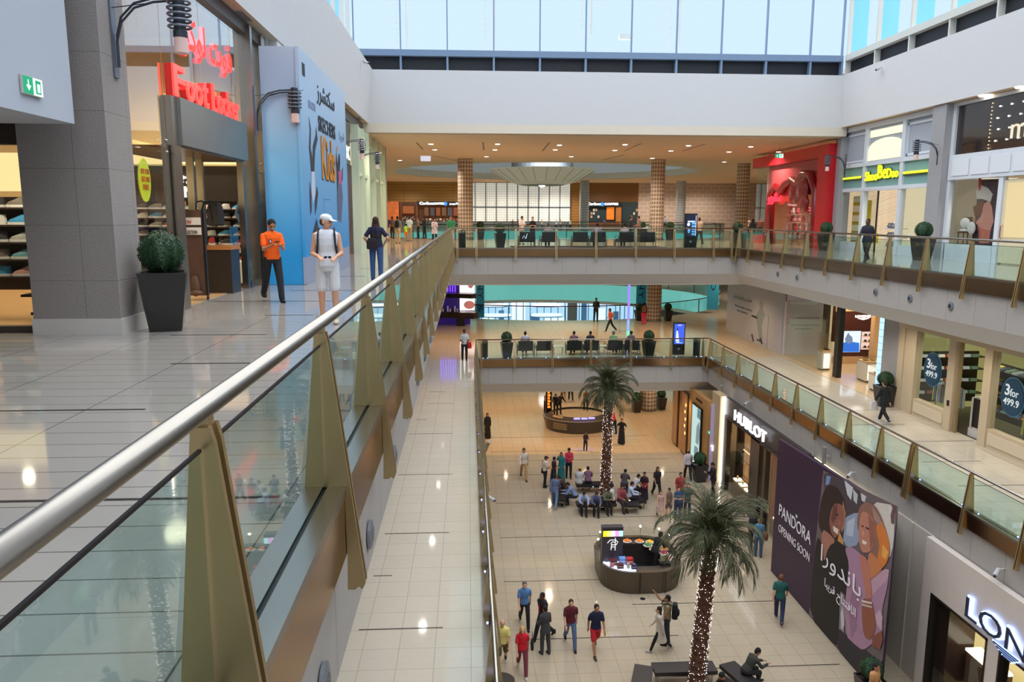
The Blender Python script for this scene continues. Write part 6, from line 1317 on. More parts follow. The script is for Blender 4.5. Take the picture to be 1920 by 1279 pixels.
# cameras and small fittings on the fascia under the middle floor
def cctv(label, p, nx):
    r = thing('security_camera', label, 'camera', p); p = Vector(p)
    MB().tube([p, p+Vector((nx*.18, 0, -.02))], .02, 6).build('bracket', SKIRT, r); MB().tube([p+Vector((nx*.12, .06, -.05)), p+Vector((nx*.34, -.12, -.13))], .06, 10).build('camera_body', mat('camera_grey', (190, 192, 196), .4), r); MB().ell(p+Vector((nx*.35, -.13, -.135)), (.035, .035, .035)).build('camera_lens', BLACK, r)
cctv('white security camera on the fascia above the ground floor boutique sign', (13.45, 35.4, 5.0), -1); cctv('white security camera on the fascia above the purple hoarding', (13.45, 25.2, 4.95), -1); cctv('white security camera near the right edge above the stone boutique', (13.45, 17.6, 5.0), -1)
cctv('white security camera poking out below the middle floor rail on the left', (.45, 24.2, 4.7), 1)
cctv('small white camera on the top corner of the left upper wall', (-4.75, 36.5, 20.6), 1); cctv('small white camera under the right clerestory', (19.25, 36.5, 20.6), -1)
for y, lb in ((39.5, 'slim grey speaker bracket at the far corner of the middle floor fascia'), (27.2, 'slim grey speaker bracket above the purple hoarding')):
    r = thing('column_speaker', lb, 'speaker', (13.35, y, 4.9)); bx(13.2, 13.3, y-.07, y+.07, 4.6, 5.25).build('speaker_body', mat('speaker_grey', (150,146,142), .5), r); bx(13.3, 13.45, y-.03, y+.03, 4.85, 4.92).build('bracket', SKIRT, r)
r = thing('column_speaker', 'slim grey speaker slanting out below the middle floor rail on the left', 'speaker', (.5, 30, 4.9)); MB().tube([(.55, 29.6, 4.4), (.75, 29.0, 5.1)], .07, 8).build('speaker_body', mat('speaker_grey', (150,146,142), .5), r); bx(.37, .6, 29.3, 29.4, 4.7, 4.75).build('bracket', SKIRT, r)
# ------------------------------------------------------------------ far hall: columns, drum pendant, shops across the void
LC1 = lattice('screen_pattern', (226, 210, 192), (120, 98, 80)); LC2 = lattice('screen_pattern_blue', (206, 212, 222), (146, 154, 166))
def column(label, x, y, z0, z1, r=.56, m=LC1):
    t = thing('patterned_column', label, 'column', (x, y, z0), group='round columns clad in pierced geometric screens', local=True)
    MB().lathe([(r, 0), (r, z1-z0)], n=40).build('screen_cladding', m, t, loc=(0,0,0), smooth=False); MB().lathe([(r+.02, 0), (r+.02, .1)], n=32).build('base_ring', STEEL, t, loc=(0,0,0))
column('tall patterned column at the end of the long left balustrade, upper floor', -.2, 58.1, Z2, 17.9)
column('tall patterned column between the armchairs and the advertising totem, upper floor', 14.0, 57.6, Z2, 17.9, .52)
column('tall patterned column near the upper right corner by the red shop', 21.7, 61.2, Z2, 17.9, .5)
column('pale blue patterned column across the void by the second coffee shop', 13.6, 91.6, Z2, 17.9, .55, LC2); column('pale blue patterned column across the void behind the upper advertising totem', 25.1, 91.6, Z2, 17.9, .55, LC2)
column('patterned column standing on the middle floor at the round rail', 14.0, 57.6, Z1, 9.98, .56); column('patterned column on the ground floor between two topiary pots', 13.0, 54.3, Z0, 3.88, .62)
t = thing('pendant_dish', 'huge cream segmented dish pendant hanging over the round void', 'pendant light', (7.0, 74.5, 18))
DI = mat('dish_cream', (214, 206, 190), .6, em=.1, emcol=(240,230,210))
MB().lathe([(2.1, -1.3), (3.2, -1.05), (4.95, .0), (5.0, .12), (4.7, .14)], (7.0, 74.5, 17.95), 48).build('dish', DI, t); MB().lathe([(2.15, -1.32), (1.9, -1.36)], (7.0, 74.5, 17.95), 32).build('lower_ring', mat('dish_olive', (120, 112, 84), .5), t); MB().lathe([(2.9, .1), (2.9, 3.0)], (7.0, 74.5, 18.0), 40).build('neck', mat('neck_grey', (120, 124, 134), .6), t)
for i in range(24):
    a = i*2*pi/24; MB().tube([(7.0+3.2*cos(a), 74.5+3.2*sin(a), 16.9-.01), (7.0+4.97*cos(a), 74.5+4.97*sin(a), 17.95)], .02, 4).build('segment_seam', mat('seam_tan', (150, 140, 116), .6), t)
MB().ell((7.0, 74.5, 16.6), (.3, .3, .16)).build('lamp_bulb', HOT, t)
# back wall at y 98
yb = 98.0
def bwall(name, px0, px1, z0, z1, m, dy=0.): a = ony(px0, 400, yb-dy).x; b = ony(px1, 400, yb-dy).x; return struct(bx(a, b, yb-dy, yb-dy+.3, z0, z1), name, m)
bwall('wall_back', 700, 888, 15.4, 17.9, tiled('gold_wood', (150, 116, 56), (110, 82, 38), 6, .35, .03, .5, vert=True), .1); bwall('wall_back', 1068, 1100, Z2, 17.9, tiled('gold_wood2', (150, 106, 44), (110, 76, 30), 6, .35, .03, .5, vert=True), .1)
bwall('wall_back', 1098, 1196, 15.5, 17.9, mat('brown_wood_far', (110, 74, 34), .5, noise=.1), .1); bwall('wall_back', 1098, 1196, Z2, 15.5, mat('petrol_wall', (30, 54, 66), .5), .12)
bwall('wall_back', 1196, 1420, Z2, 17.9, tiled('zigzag_stone', (190, 170, 160), (220, 206, 196), 1.0, .5, .035, .6, offset=.5, vert=True), .1)
bwall('wall_back', 1420, 1600, Z2, 17.9, mat('far_grey', (150, 142, 140), .6), .1)
t = thing('lit_screen_window', 'large backlit pierced screen wall divided by dark mullions across the void', 'window', (6.7, 97.7, Z2))
a, b = ony(886, 400, yb-.3).x, ony(1070, 400, yb-.3).x
MB().box(a, b, yb-.3, yb-.2, 13.0, 17.75).build('lit_screen', lattice('lit_screen_pattern', (232, 230, 218), (168, 172, 172), em=.62), t)
for i in range(10): x = a+(b-a)*(i+.25)/9.3; bx(x-.05, x+.05, yb-.42, yb-.3, 13.0, 17.75).build('mullion', mat('mullion_slate', (64, 74, 90), .5), t)
bx(a, b, yb-.42, yb-.3, 14.75, 14.88).build('transom', mat('mullion_slate', (64, 74, 90), .5), t); bx(a, b, yb-.4, yb-.1, Z2, 13.0).build('lower_wall', mat('lower_slate', (110, 112, 120), .5), t)
def coffee(label, px0, px1, sx0, sx1, first):
    t = thing('coffee_shop', label, 'shop', (ony((px0+px1)/2, 400, yb-.4).x, yb-.4, Z2)); X = lambda p: ony(p, 400, yb-.5).x
    if first:
        bx(X(px0), X(px1), yb-.15, yb-.05, Z2, 15.4).build('back_wall', mat('coffee_brown', (52, 30, 20), .6, noise=.3, nscale=2, em=.12, emcol=(160, 80, 30)), t)
        bx(X(722), X(748), yb-.5, yb-.4, Z2+.6, 15.45).build('mural', mat('mural_amber', (206, 110, 60), .6, noise=.9, nscale=1.6, em=.3, emcol=(190, 90, 40)), t)
        for p in (780, 750): bx(X(p), X(p)+.25, yb-.6, yb-.3, Z2, 15.4).build('timber_post', mat('timber_brown', (96, 58, 34), .5), t)
        bx(X(755), X(776), yb-.45, yb-.4, 14.0, 14.9).build('lit_menu', E('menu_amber', (190, 100, 40), .6), t)
    bx(X(sx0-4), X(sx1+2), yb-.7, yb-.5, 14.95, 15.5).build('sign_board', mat('sign_black', (20, 14, 14), .5), t)
    WL = E('coffee_sign_white', (255, 252, 255), 3.5)
    if first:
        text('Caribou', 'sign_letters', WL, (X(787), yb-.75, 15.08), (1, 0, 0), (0, 0, 1), 1.8, .34, .05, .03, t); text('COFFEE', 'sign_letters', WL, (X(813), yb-.75, 15.1), (1, 0, 0), (0, 0, 1), 1.3, .24, .05, .03, t); text(shape('كاريبو'), 'sign_letters', WL, (X(843), yb-.75, 15.06), (1, 0, 0), (0, 0, 1), 1.2, .3, .05, .02, t); ex = X(835.5)
    else:
        text('Caribou', 'sign_letters', WL, (X(1101), yb-.75, 15.08), (1, 0, 0), (0, 0, 1), 1.65, .32, .05, .03, t); text('COFFEE', 'sign_letters', WL, (X(1132), yb-.75, 15.1), (1, 0, 0), (0, 0, 1), 1.75, .26, .05, .03, t); ex = X(1128.5)
    MB().ell((ex, yb-.72, 15.2), (.22, .05, .26)).build('blue_emblem', E('emblem_blue', (30, 130, 220), 1.6), t)
    if first:
        for i in range(7): x = X(796)+i*.72; bx(x, x+.5, yb-.6, yb-.5, 13.75, 14.75).build('menu_panel', E('menu_%d' % (i % 3), [(150, 100, 50), (90, 84, 100), (190, 90, 30)][i % 3], .45), t)
        for i in range(26): x = X(792)+(i % 13)*.42; z = 12.95+.28*(i//13); bx(x, x+.26, yb-.75, yb-.6, z, z+.16).build('cup_stack', mat('cup_%d' % (i % 3), [(220,214,204),(150,70,40),(120,130,120)][i % 3], .5, em=.2), t)
        for i in range(10): x = X(754)+i*.16; bx(x, x+.1, yb-.6, yb-.5, 13.2+.12*(i % 3), 13.4+.12*(i % 3)).build('equipment', mat('equip_grey', (150,150,150), .4), t)
        bx(X(752), X(868), yb-1.2, yb-.8, Z2, 13.05).build('counter', mat('counter_slate', (90, 98, 106), .4), t)
    else:
        bx(X(1138), X(1152), yb-.3, yb-.25, 13.3, 14.85).build('glowing_picture', mat('pic_amber', (200, 110, 30), .5, noise=.9, nscale=2, em=.7, emcol=(220, 110, 30)), t); bx(X(1155), X(1165), yb-.5, yb-.3, Z2, 14.9).build('timber_post', mat('timber_tan', (176, 112, 50), .5), t)
        for i in range(9): x = X(1108+(i % 4)*4.4 if i < 6 else 1183+(i-6)*5); z = 13.5+.42*(i % 3); bx(x, x+.22, yb-.3, yb-.25, z, z+.3).build('framed_picture', mat('frame_%d' % (i % 2), [(196,150,120),(206,200,190)][i % 2], .5, em=.2), t)
        bx(X(1100), X(1160), yb-1.2, yb-.8, Z2, 12.95).build('counter', mat('counter_redbrown', (110, 60, 44), .5), t)
coffee('left coffee shop with white lit sign, amber mural and menu boards across the void', 700, 888, 786, 858, True); coffee('right coffee shop with white lit sign and a glowing amber picture across the void', 1100, 1196, 1101, 1160, False)
# diners across the ring
for i, (x, c) in enumerate([(961,(60,60,70)),(972,(120,60,50)),(1016,(200,190,180)),(1043,(200,204,210)),(1051,(170,160,150)),(1069,(190,206,226)),(1086,(170,90,60)),(1133,(90,130,190))]):
    person('small distant diner in %s at the far cafe rail, %s from the left' % (('dark grey','brick red','off-white','pale grey','beige','pale blue','rust','mid blue')[i], RW[i]), onz(x, 431.5, Z2), 180+20*(i % 3), 1.35, 'short', (22,18,16), 'm', c, .5, 'trousers', (40,40,44), pose='hold', vx_=.03)
# shop windows across the void on the ground floor and on the middle floor
t = thing('storefront', 'bright blue-white lit glass shop fronts across the void on the ground floor', 'shop front', (6, 95, Z0))
Y9 = 95.0; X = lambda p: ony(p, 580, Y9).x
LB = E('lit_blue_white', (196, 226, 255), 1.25); LBB = mat('blue_glass_dark', (60, 110, 160), .2, em=.35, emcol=(90,150,210)); WHL = E('lit_white_far', (240, 248, 255), 1.6)
bx(X(900), X(1064), Y9, Y9+.2, Z0, 3.95).build('lit_interior', LB, t); bx(X(1082), X(1192), Y9, Y9+.2, Z0, 3.95).build('lit_interior', LB, t); bx(X(1064), X(1082), Y9-.1, Y9+.2, Z0, 3.95).build('grey_pier', mat('grey_pier_far', (150, 156, 160), .6), t)
for x in list(range(903, 1064, 13))+list(range(1086, 1192, 17)): bx(X(x)-.05, X(x)+.05, Y9-.12, Y9-.02, Z0, 3.95).build('mullion', LBB, t)
for i, (x0, x1, z0, z1) in enumerate([(905,925,.2,1.6),(935,945,.0,2.2),(960,985,.3,3.2),(995,1012,0,1.8),(1020,1060,.2,1.2),(1090,1100,0,3.6),(1120,1135,.4,2.4),(1150,1160,0,2.0)]): bx(X(x0), X(x1), Y9-.06, Y9-.01, z0, z1).build('blue_display', LBB if i % 2 else WHL, t)
for x0, x1, z in ((903, 958, 1.75), (994, 1052, 1.75), (903, 950, 3.0), (996, 1050, 3.0)):
    cxx = (X(x0)+X(x1))/2; w = (X(x1)-X(x0))/2; MB().lathe([(w*.96, -.12), (w, 0), (w, .12)], (cxx, Y9-1.2, z), 32, 1, .45).build('ring_canopy', WHL, t); MB().lathe([(w*.99, -.22), (w*1.0, -.12)], (cxx, Y9-1.22, z), 32, 1, .45).build('canopy_edge', LBB, t)
struct(bx(-14, 40, 96, 96.2, Z0, 4), 'wall_back', mat('far_lower_wall', (150, 150, 150), .6)); struct(bx(-14, 40, 97, 97.2, Z1, 10), 'wall_back', mat('far_middle_wall', (176, 160, 140), .6, em=.1))
for x0, x1, lb, tx in ((1193, 1212, 'teal vertical banner with letters left of the middle floor column', 'TIFFANY &'), (1326, 1347, 'teal vertical banner with CO letters by the right of the round rail', 'CO'), (893, 908, 'teal vertical banner behind the cosmetics counter', 'TIFFANY &')):
    yy = 62 if x0 > 1300 else 59.5; p = ony(x0, 560, yy).x; q = ony(x1, 560, yy).x; zt = 11.85 if x0 != 1326 else 9.95; zb = ony(x0, 600, yy).z
    zb = max(zb, 5.95) if x0 < 1300 else ony(x0, 583, yy).z+.1
    r = thing('hanging_banner', lb, 'banner', ((p+q)/2, yy, zb)); bx(p, q, yy, yy+.04, zb, zt).build('banner_cloth', mat('banner_teal', (36, 132, 156), .5, em=.12), r)
    text(tx, 'lettering', mat('banner_ink', (12, 40, 50), .5), ((p+q)/2-.2, yy-.01, zt-.2), (0, 0, -1), (1, 0, 0), (zt-zb)*.9 if x0 != 1326 else 2.0, .42, .008, 0, r)
r = thing('light_column', 'slim hanging light column glowing violet to green on the middle floor', 'light', (10.3, 48.6, Z1))
p = (10.15, 48.4)
for z0, z1, c in ((7.2, 9.97, (150, 130, 255)), (6.5, 7.2, (140, 170, 255)), (Z1+.05, 6.5, (110, 255, 190))): MB().lathe([(.07, z0), (.09, z1)], (p[0], p[1], 0), 12).build('glow_tube', E('glow_%d' % c[0], c, 1.3), r)
# downlights in the upper ceiling
proto = None; bpy.context.view_layer.update()
for i, (x, y) in enumerate([(808,268),(933,268),(1049,270),(1172,269),(1408,273),(928,279),(1041,279),(1153,280),(1258,281),(815,279),(750,299),(912,292),(1071,292),(1223,295),(1358,302),(1460,283),(1367,283),(1291,271)]):
    q = onz(x, y, 17.9); lb = 'small round downlight in the upper ceiling, number %s counted from the left of the photo' % RW[i] if 0 else 'small round bright downlight set in the warm upper hall ceiling'
    if proto is None:
        proto = thing('downlight', lb, 'light', (q.x, q.y, 17.85), group='round downlights in the upper hall ceiling', local=True)
        MB().lathe([(.17, -.02), (.17, 0)], n=20).build('trim_ring', SKIRT, proto, loc=(0,0,0)); MB().lathe([(.14, -.03), (.14, -.02)], n=20).build('lens', HOT, proto, loc=(0,0,0))
    else: copy_tree(proto, (q.x, q.y, 17.85))
for (x0, y0, x1, y1) in [(781,266,793,279),(906,266,907,280),(1017,282,1030,266),(1171,282,1202,268),(1280,282,1322,269),(812,291,860,301),(1130,299,1170,289)]:
    p, q = onz(x0, y0, 17.89), onz(x1, y1, 17.89); r = thing('ceiling_slot', 'thin dark linear slot in the warm upper hall ceiling', 'vent', p, group='linear slots in the upper hall ceiling'); MB().tube([p, q], .07, 4).build('slot_grille', mat('slot_brown', (120, 96, 70), .6), r)
r = thing('ceiling_sign_box', 'small white square box on the upper hall ceiling near the left shops', 'sign', onz(798, 294, 17.9)); q = onz(798, 294, 17.8); bx(q.x-.35, q.x+.35, q.y-.05, q.y+.05, 17.5, 17.9).build('box_body', E('box_white', (230, 226, 240), .9), r)
r = thing('downlight', 'bright round downlight under the right soffit, left of two', 'light', (19.7, 28, 18.3)); MB().lathe([(.22, 0), (.22, .03)], (19.75, 29.6, 18.3), 20).build('lens', HOT, r)
r = thing('downlight', 'bright round downlight at the right edge of the photo under the soffit', 'light', (19.7, 27, 18.3)); MB().lathe([(.22, 0), (.22, .03)], (19.75, 27.6, 18.3), 20).build('lens', HOT, r)

# ------------------------------------------------------------------ topiary planters
pot = thing('topiary_planter', 'x', 'plant', local=True)
PB = mat('pot_black', (30, 28, 28), .3, coat=.3)
MB().rings([[(s*a, s*b, z) for a, b in ((1,1),(-1,1),(-1,-1),(1,-1))] for s, z in ((.2, 0), (.25, .35), (.3, .78), (.31, .8), (.27, .8), (.26, .76))]).build('pot', PB, pot, loc=(0,0,0))
MB().lathe([(.04, .74), (.04, .95)], n=8).build('stem', mat('stem_brown', (70, 50, 36), .8), pot, loc=(0,0,0))
LF = mat('box_leaf', (32, 66, 34), .6, noise=.45, nscale=30); m = MB(); m.ell((0, 0, 1.06), (.27, .27, .27), n=24, m=16); rr = random.Random(3)
for i in range(2600):
    z = rr.uniform(-1, 1); a = rr.uniform(0, 2*pi); s = sqrt(1-z*z); d = Vector((s*cos(a), s*sin(a), z)); p = Vector((0, 0, 1.06))+d*(.27+rr.uniform(-.01, .03)); u = (d.orthogonal().normalized()*cos(a*7)+d.cross(d.orthogonal().normalized())*sin(a*7)); w = (d*.6+u.cross(d)).normalized(); L_ = .022
    m.quad(p-u*L_*.5, p+w*L_, p+u*L_*.5, p-w*L_*.5)
m.build('leaf_ball', LF, pot, loc=(0,0,0))
PL = [((-4.66, 12.1, Z2), 1.12, 'black square pot with a round topiary ball beside the textured pillar'), ((-4.72, 21.35, Z2), .98, 'black pot with topiary ball in front of the blue hoarding, behind the man in orange'),
 ((1.75, 43.1, Z2), 1., 'topiary pot behind the upper far balustrade, left of the armchairs'), ((.9, 58.6, Z2), 1., 'topiary pot just right of the left patterned column, upper floor'), ((12.9, 57.5, Z2), 1., 'topiary pot left of the middle patterned column on the upper floor'), ((15.0, 57.4, Z2), 1., 'topiary pot right of the middle patterned column on the upper floor'),
 ((15.55, 44.4, Z2), 1.05, 'topiary pot behind the upper corner bin'), ((18.75, 40.0, Z2), 1.1, 'topiary pot beside the red shop pier'), ((18.45, 30.7, Z2), 1.15, 'topiary pot at the pier right of the white children\'s shop'),
 ((2.1, 42.7, Z1), 1.08, 'dark topiary pot left of the middle floor armchairs'), ((10.2, 42.9, Z1), 1.08, 'dark topiary pot right of the middle floor armchairs'), ((17.35, 30.7, Z1), 1.1, 'topiary pot beside the woman in black on the middle floor'), ((15.1, 57.6, Z1), 1., 'topiary pot right of the middle floor patterned column'), ((12.9, 57.7, Z1), 1., 'topiary pot left of the middle floor patterned column'),
 ((12.0, 53.6, Z0), 1.1, 'topiary pot left of the ground floor patterned column'), ((14.0, 54.4, Z0), 1.1, 'topiary pot right of the ground floor patterned column'), ((12.2, 38.9, Z0), 1.2, 'topiary pot on the ground floor beside the man in the black suit'), ((11.45, 19.75, Z0), 1.1, 'topiary pot at the foot of the jewellery hoarding, lower right')]
for i, (p, s, lb) in enumerate(PL):
    o = pot if i == 0 else copy_tree(pot); o.location = p; o.scale = (s,)*3; o.rotation_euler = (0, 0, .12 if i else .3); o['label'] = lb; o['group'] = 'topiary balls in tall black pots'
# ------------------------------------------------------------------ bins
bn = thing('litter_bin', 'x', 'bin', local=True); m = MB(); m.lathe([(.2, 0), (.2, .8)], n=20); m.build('bin_body', mat('bin_dark', (44, 44, 48), .3, .6), bn, loc=(0,0,0))
MB().lathe([(.21, .82), (.21, .88)], n=20).build('band', STEEL, bn, loc=(0,0,0)); MB().lathe([(.19, .92), (.2, .96), (.12, 1.02)], n=20).build('lid', STEEL, bn, loc=(0,0,0))
for i in range(4): MB().box(.17*cos(i*pi/2)-.02, .17*cos(i*pi/2)+.02, .17*sin(i*pi/2)-.02, .17*sin(i*pi/2)+.02, .8, .95).build('upright', STEEL, bn, loc=(0,0,0))
for i, (p, lb) in enumerate([((-.35, 42.9, Z2), 'dark steel litter bin at the upper left corner of the far balustrade'), ((15.35, 42.9, Z2), 'dark steel litter bin at the upper right corner of the void'), ((.85, 42.75, Z1), 'dark steel litter bin beside the man at the middle floor corner'), ((12.95, 42.8, Z1), 'dark steel litter bin by the middle floor right corner')]):
    o = bn if i == 0 else copy_tree(bn); o.location = p; o['label'] = lb; o['group'] = 'dark steel litter bins'
# ------------------------------------------------------------------ advertising totems
def totem(label, p, h, blue):
    r = thing('advertising_totem', label, 'screen', p); x, y, z = p
    bx(x-.34, x+.34, y, y+.22, z, z+h).build('totem_case', BLACK, r); bx(x-.29, x+.29, y-.01, y, z+.62, z+h-.06).build('screen', E('totem_blue' if blue else 'totem_navy', (70, 100, 240) if blue else (16, 26, 60), 1.1), r)
    if blue:
        q = lambda a, b: (x+a, y-.015, z+b); W_ = E('totem_white', (206, 220, 255), 1.4)
        MB().quad(q(-.2, .72), q(.02, .72), q(-.05, 1.15), q(-.09, 1.4), q(-.17, 1.38), q(-.19, 1.1)).build('gown_figure', W_, r); MB().ell((x-.11, y-.015, z+1.48), (.035, .004, .05)).build('gown_figure_head', mat('totem_hair', (40,40,70), .5), r); bx(x-.1, x+.12, y-.018, y-.012, z+h-.16, z+h-.12).build('caption_bar', W_, r); bx(x-.16, x+.2, y-.018, y-.012, z+.68, z+.72).build('caption_bar', W_, r)
    else:
        W_ = E('totem_white', (206, 220, 255), 1.4); C_ = E('totem_cyan', (110, 190, 255), 1.1)
        for i in range(5): bx(x+.03, x+.26, y-.018, y-.012, z+.7+.15*i, z+.8+.15*i).build('menu_block', C_, r)
        bx(x-.2, x+.2, y-.018, y-.012, z+1.42, z+1.5).build('title_bar', W_, r); bx(x+.25, x+.28, y-.018, y-.012, z+.66, z+h-.1).build('edge_bar', W_, r); MB().ell((x-.15, y-.015, z+1.3), (.09, .004, .1)).build('round_picture', W_, r); MB().ell((x-.12, y-.015, z+.95), (.07, .004, .14)).build('round_picture', C_, r)
    bx(x-.06, x+.06, y-.012, y, z+.28, z+.4).build('logo_plate', mat('plate_grey', (150,150,150), .4), r)
totem('black advertising totem with white and cyan menu screen on the upper floor', (12.5, 43.3, Z2), 1.9, False); totem('black advertising totem with bright blue dress picture on the middle floor', (12.0, 43.1, Z1), 1.85, True)
# ------------------------------------------------------------------ lounge chairs and low tables
ch = thing('lounge_chair', 'x', 'armchair', local=True); m = MB().box(-.42, .42, -.38, .38, .28, .46); m.build('seat', mat('chair_dark', (40, 36, 38), .5), ch, loc=(0,0,0))
MB().prism([(-.42, -.42, .3), (.42, -.42, .3), (.42, -.3, .3), (-.42, -.3, .3)], [(-.42, -.5, .86), (.42, -.5, .86), (.42, -.4, .86), (-.42, -.4, .86)]).build('backrest', mat('chair_dark', (40, 36, 38), .5), ch, loc=(0,0,0))
for s in (-1, 1):
    MB().tube([(s*.46, -.4, 0), (s*.46, -.42, .62), (s*.46, .36, .62), (s*.46, .36, 0)], .022, 6).build('arm_frame', STEEL, ch, loc=(0,0,0))
tb = thing('side_table', 'x', 'table', local=True); bx(-.28, .28, -.28, .28, .44, .48).build('table_top', mat('table_cream', (214, 206, 190), .4), tb, loc=(0,0,0))
for sx in (-1, 1):
    for sy in (-1, 1): bx(sx*.26-.015, sx*.26+.015, sy*.26-.015, sy*.26+.015, 0, .44).build('leg', STEEL, tb, loc=(0,0,0))
C2 = [(3.3, 'leftmost on the upper floor, with a dark sign on its back'), (4.55, 'second from left, upper floor'), (6.35, 'third from the left on the upper floor'), (7.35, 'fourth from the left on the upper floor'), (8.95, 'fifth from the left on the upper floor, behind a white-shirted sitter'), (10.2, 'rightmost on the upper floor')]
C1 = [(3.2, 'leftmost on the middle floor'), (4.25, 'second from the left on the middle floor, with a patterned back'), (6.0, 'third from the left on the middle floor'), (6.95, 'fourth from the left on the middle floor'), (8.3, 'fifth from the left on the middle floor'), (9.3, 'rightmost on the middle floor')]
k = 0
for lst, z, y in ((C2, Z2, 44.3), (C1, Z1, 43.5)):
    for x, lb in lst:
        o = ch if k == 0 else copy_tree(ch); k += 1; o.location = (x, y, z); o.rotation_euler = (0, 0, .05*((k % 3)-1)); o['label'] = 'dark lounge armchair, '+lb; o['group'] = 'dark lounge armchairs behind the balustrades'
k = 0
for x, y, z, lb in ((5.45, 44.4, Z2, 'low cream side table between the second and third upper armchairs'), (8.15, 44.4, Z2, 'low cream side table between the fourth and fifth upper armchairs'), (5.1, 43.6, Z1, 'low cream side table on the middle floor right of the patterned chair'), (7.65, 43.6, Z1, 'low cream side table at the centre of the middle floor seats')):
    o = tb if k == 0 else copy_tree(tb); k += 1; o.location = (x, y, z); o['label'] = lb; o['group'] = 'low cream side tables'
r = thing('reserved_sign', 'black square sign with white emblem hung on the leftmost upper armchair', 'sign', (3.15, 43.75, Z2+.6)); bx(2.95, 3.4, 43.7, 43.73, Z2+.38, Z2+.82).build('sign_plate', BLACK, r); MB().tube([(3.03, 43.69, Z2+.5), (3.12, 43.69, Z2+.66), (3.2, 43.69, Z2+.5)], .014, 5).tube([(3.22, 43.69, Z2+.48), (3.3, 43.69, Z2+.76)], .018, 5).build('emblem', E('emblem_white', (236, 240, 255), 1.2), r)
r = thing('rug', 'dark patterned rug under the upper floor lounge chairs', 'rug', (6.8, 44.4, Z2)); bx(2.4, 11.2, 42.6, 45.6, Z2, Z2+.015).build('rug_pile', mat('rug_brown', (86, 56, 48), .9, noise=.3, nscale=10), r)
for lb, x, z, y, tc, hd_, hc_ in [('person in pale pink sitting in the second upper armchair, grey-haired', 4.55, Z2, 44.35, (214,190,180), 0, (90,60,50)), ('person in lilac sitting in the fourth upper armchair', 7.35, Z2, 44.35, (170,160,190), 0, (22,18,18)), ('person in a white shirt sitting in the fifth upper armchair', 8.95, Z2, 44.35, (230,218,210), 0, (22,18,18)),
    ('man in white sitting in the leftmost middle floor armchair', 3.2, Z1, 43.55, (190,190,206), 0, BK), ('man in mauve sitting in the third middle floor armchair', 6.0, Z1, 43.55, (130,96,104), 0, BK), ('man in dark shirt sitting in the fourth middle floor armchair', 6.95, Z1, 43.55, (50,46,56), 0, BK), ('person in light green sitting in the fifth middle floor armchair', 8.3, Z1, 43.55, (130,170,120), 20, (110,100,100)), ('man in grey-mauve sitting in the rightmost middle floor armchair', 9.3, Z1, 43.55, (116,96,108), -10, BK)]:
    q = person(lb, (x, y-.02, z), hd_, 1.74, 'short', hc_, 'm', tc, .8, 'trousers', (40,40,50), pose='sitback', vx_=FA)
    q['o'].location.z = z+.02
# ------------------------------------------------------------------ cosmetics counter on the middle floor
t = thing('cosmetics_booth', 'curved dark two-tier cosmetics booth with bright beauty screens on the middle floor', 'booth', (-.8, 56.5, Z1))
BD = mat('booth_dark', (34, 26, 28), .3)
for z, xr, dz in ((7.95, .5, .32), (6.5, .6, .42)):
    P = [(-4.5, 57.2), (-4.5, 55.6), (-1.5, 55.2), (xr-.3, 54.6), (xr, 54.8), (xr+.1, 55.1), (xr, 55.5), (-1.0, 56.4)]
    MB().prism([(x, y, z-.0) for x, y in P], [(x, y, z+dz) for x, y in P]).build('curved_shelf', BD, t)
bx(-4.5, .1, 56.2, 56.6, Z1, 9.9).build('back_wall', mat('booth_purple', (40, 24, 60), .4, em=.2, emcol=(70, 40, 160)), t)
a, b = ony(862, 560, 56.0).x, ony(890, 560, 56.0).x
bx(a, b, 56.0, 56.2, 6.95, 9.9).build('beauty_screen', E('beauty_white', (255, 240, 240), 1.7), t)
MB().ell(((a+b)/2+.25, 55.98, 8.95), (.24, .02, .4)).ell(((a+b)/2+.15, 55.98, 7.35), (.4, .02, .3)).build('face_picture', mat('face_pink', (226, 140, 130), .5, em=.4, emcol=(240,150,140)), t)
for i in range(7): bx(-2.1+.18*i, -2.03+.18*i, 55.95, 56.15, 8.3, 9.9).build('violet_light_bar', E('violet_bar', (110, 60, 255), 2.5), t)
for i in range(14):
    x = -1.9+.17*i
    if x > a-.1 and x < b: continue
    bx(x, x+.09, 55.5, 55.6, 6.92, 7.12+.1*(i % 3)).build('bottle', mat('bottle_%d' % (i % 3), [(220,190,170),(40,34,50),(200,210,220)][i % 3], .3, em=.15), t)
bx(-.9, -.3, 55.3, 55.7, Z1, 6.5).build('support', BD, t); bx(-4.4, -3.8, 55.6, 56.0, Z1, 6.5).build('support', BD, t)
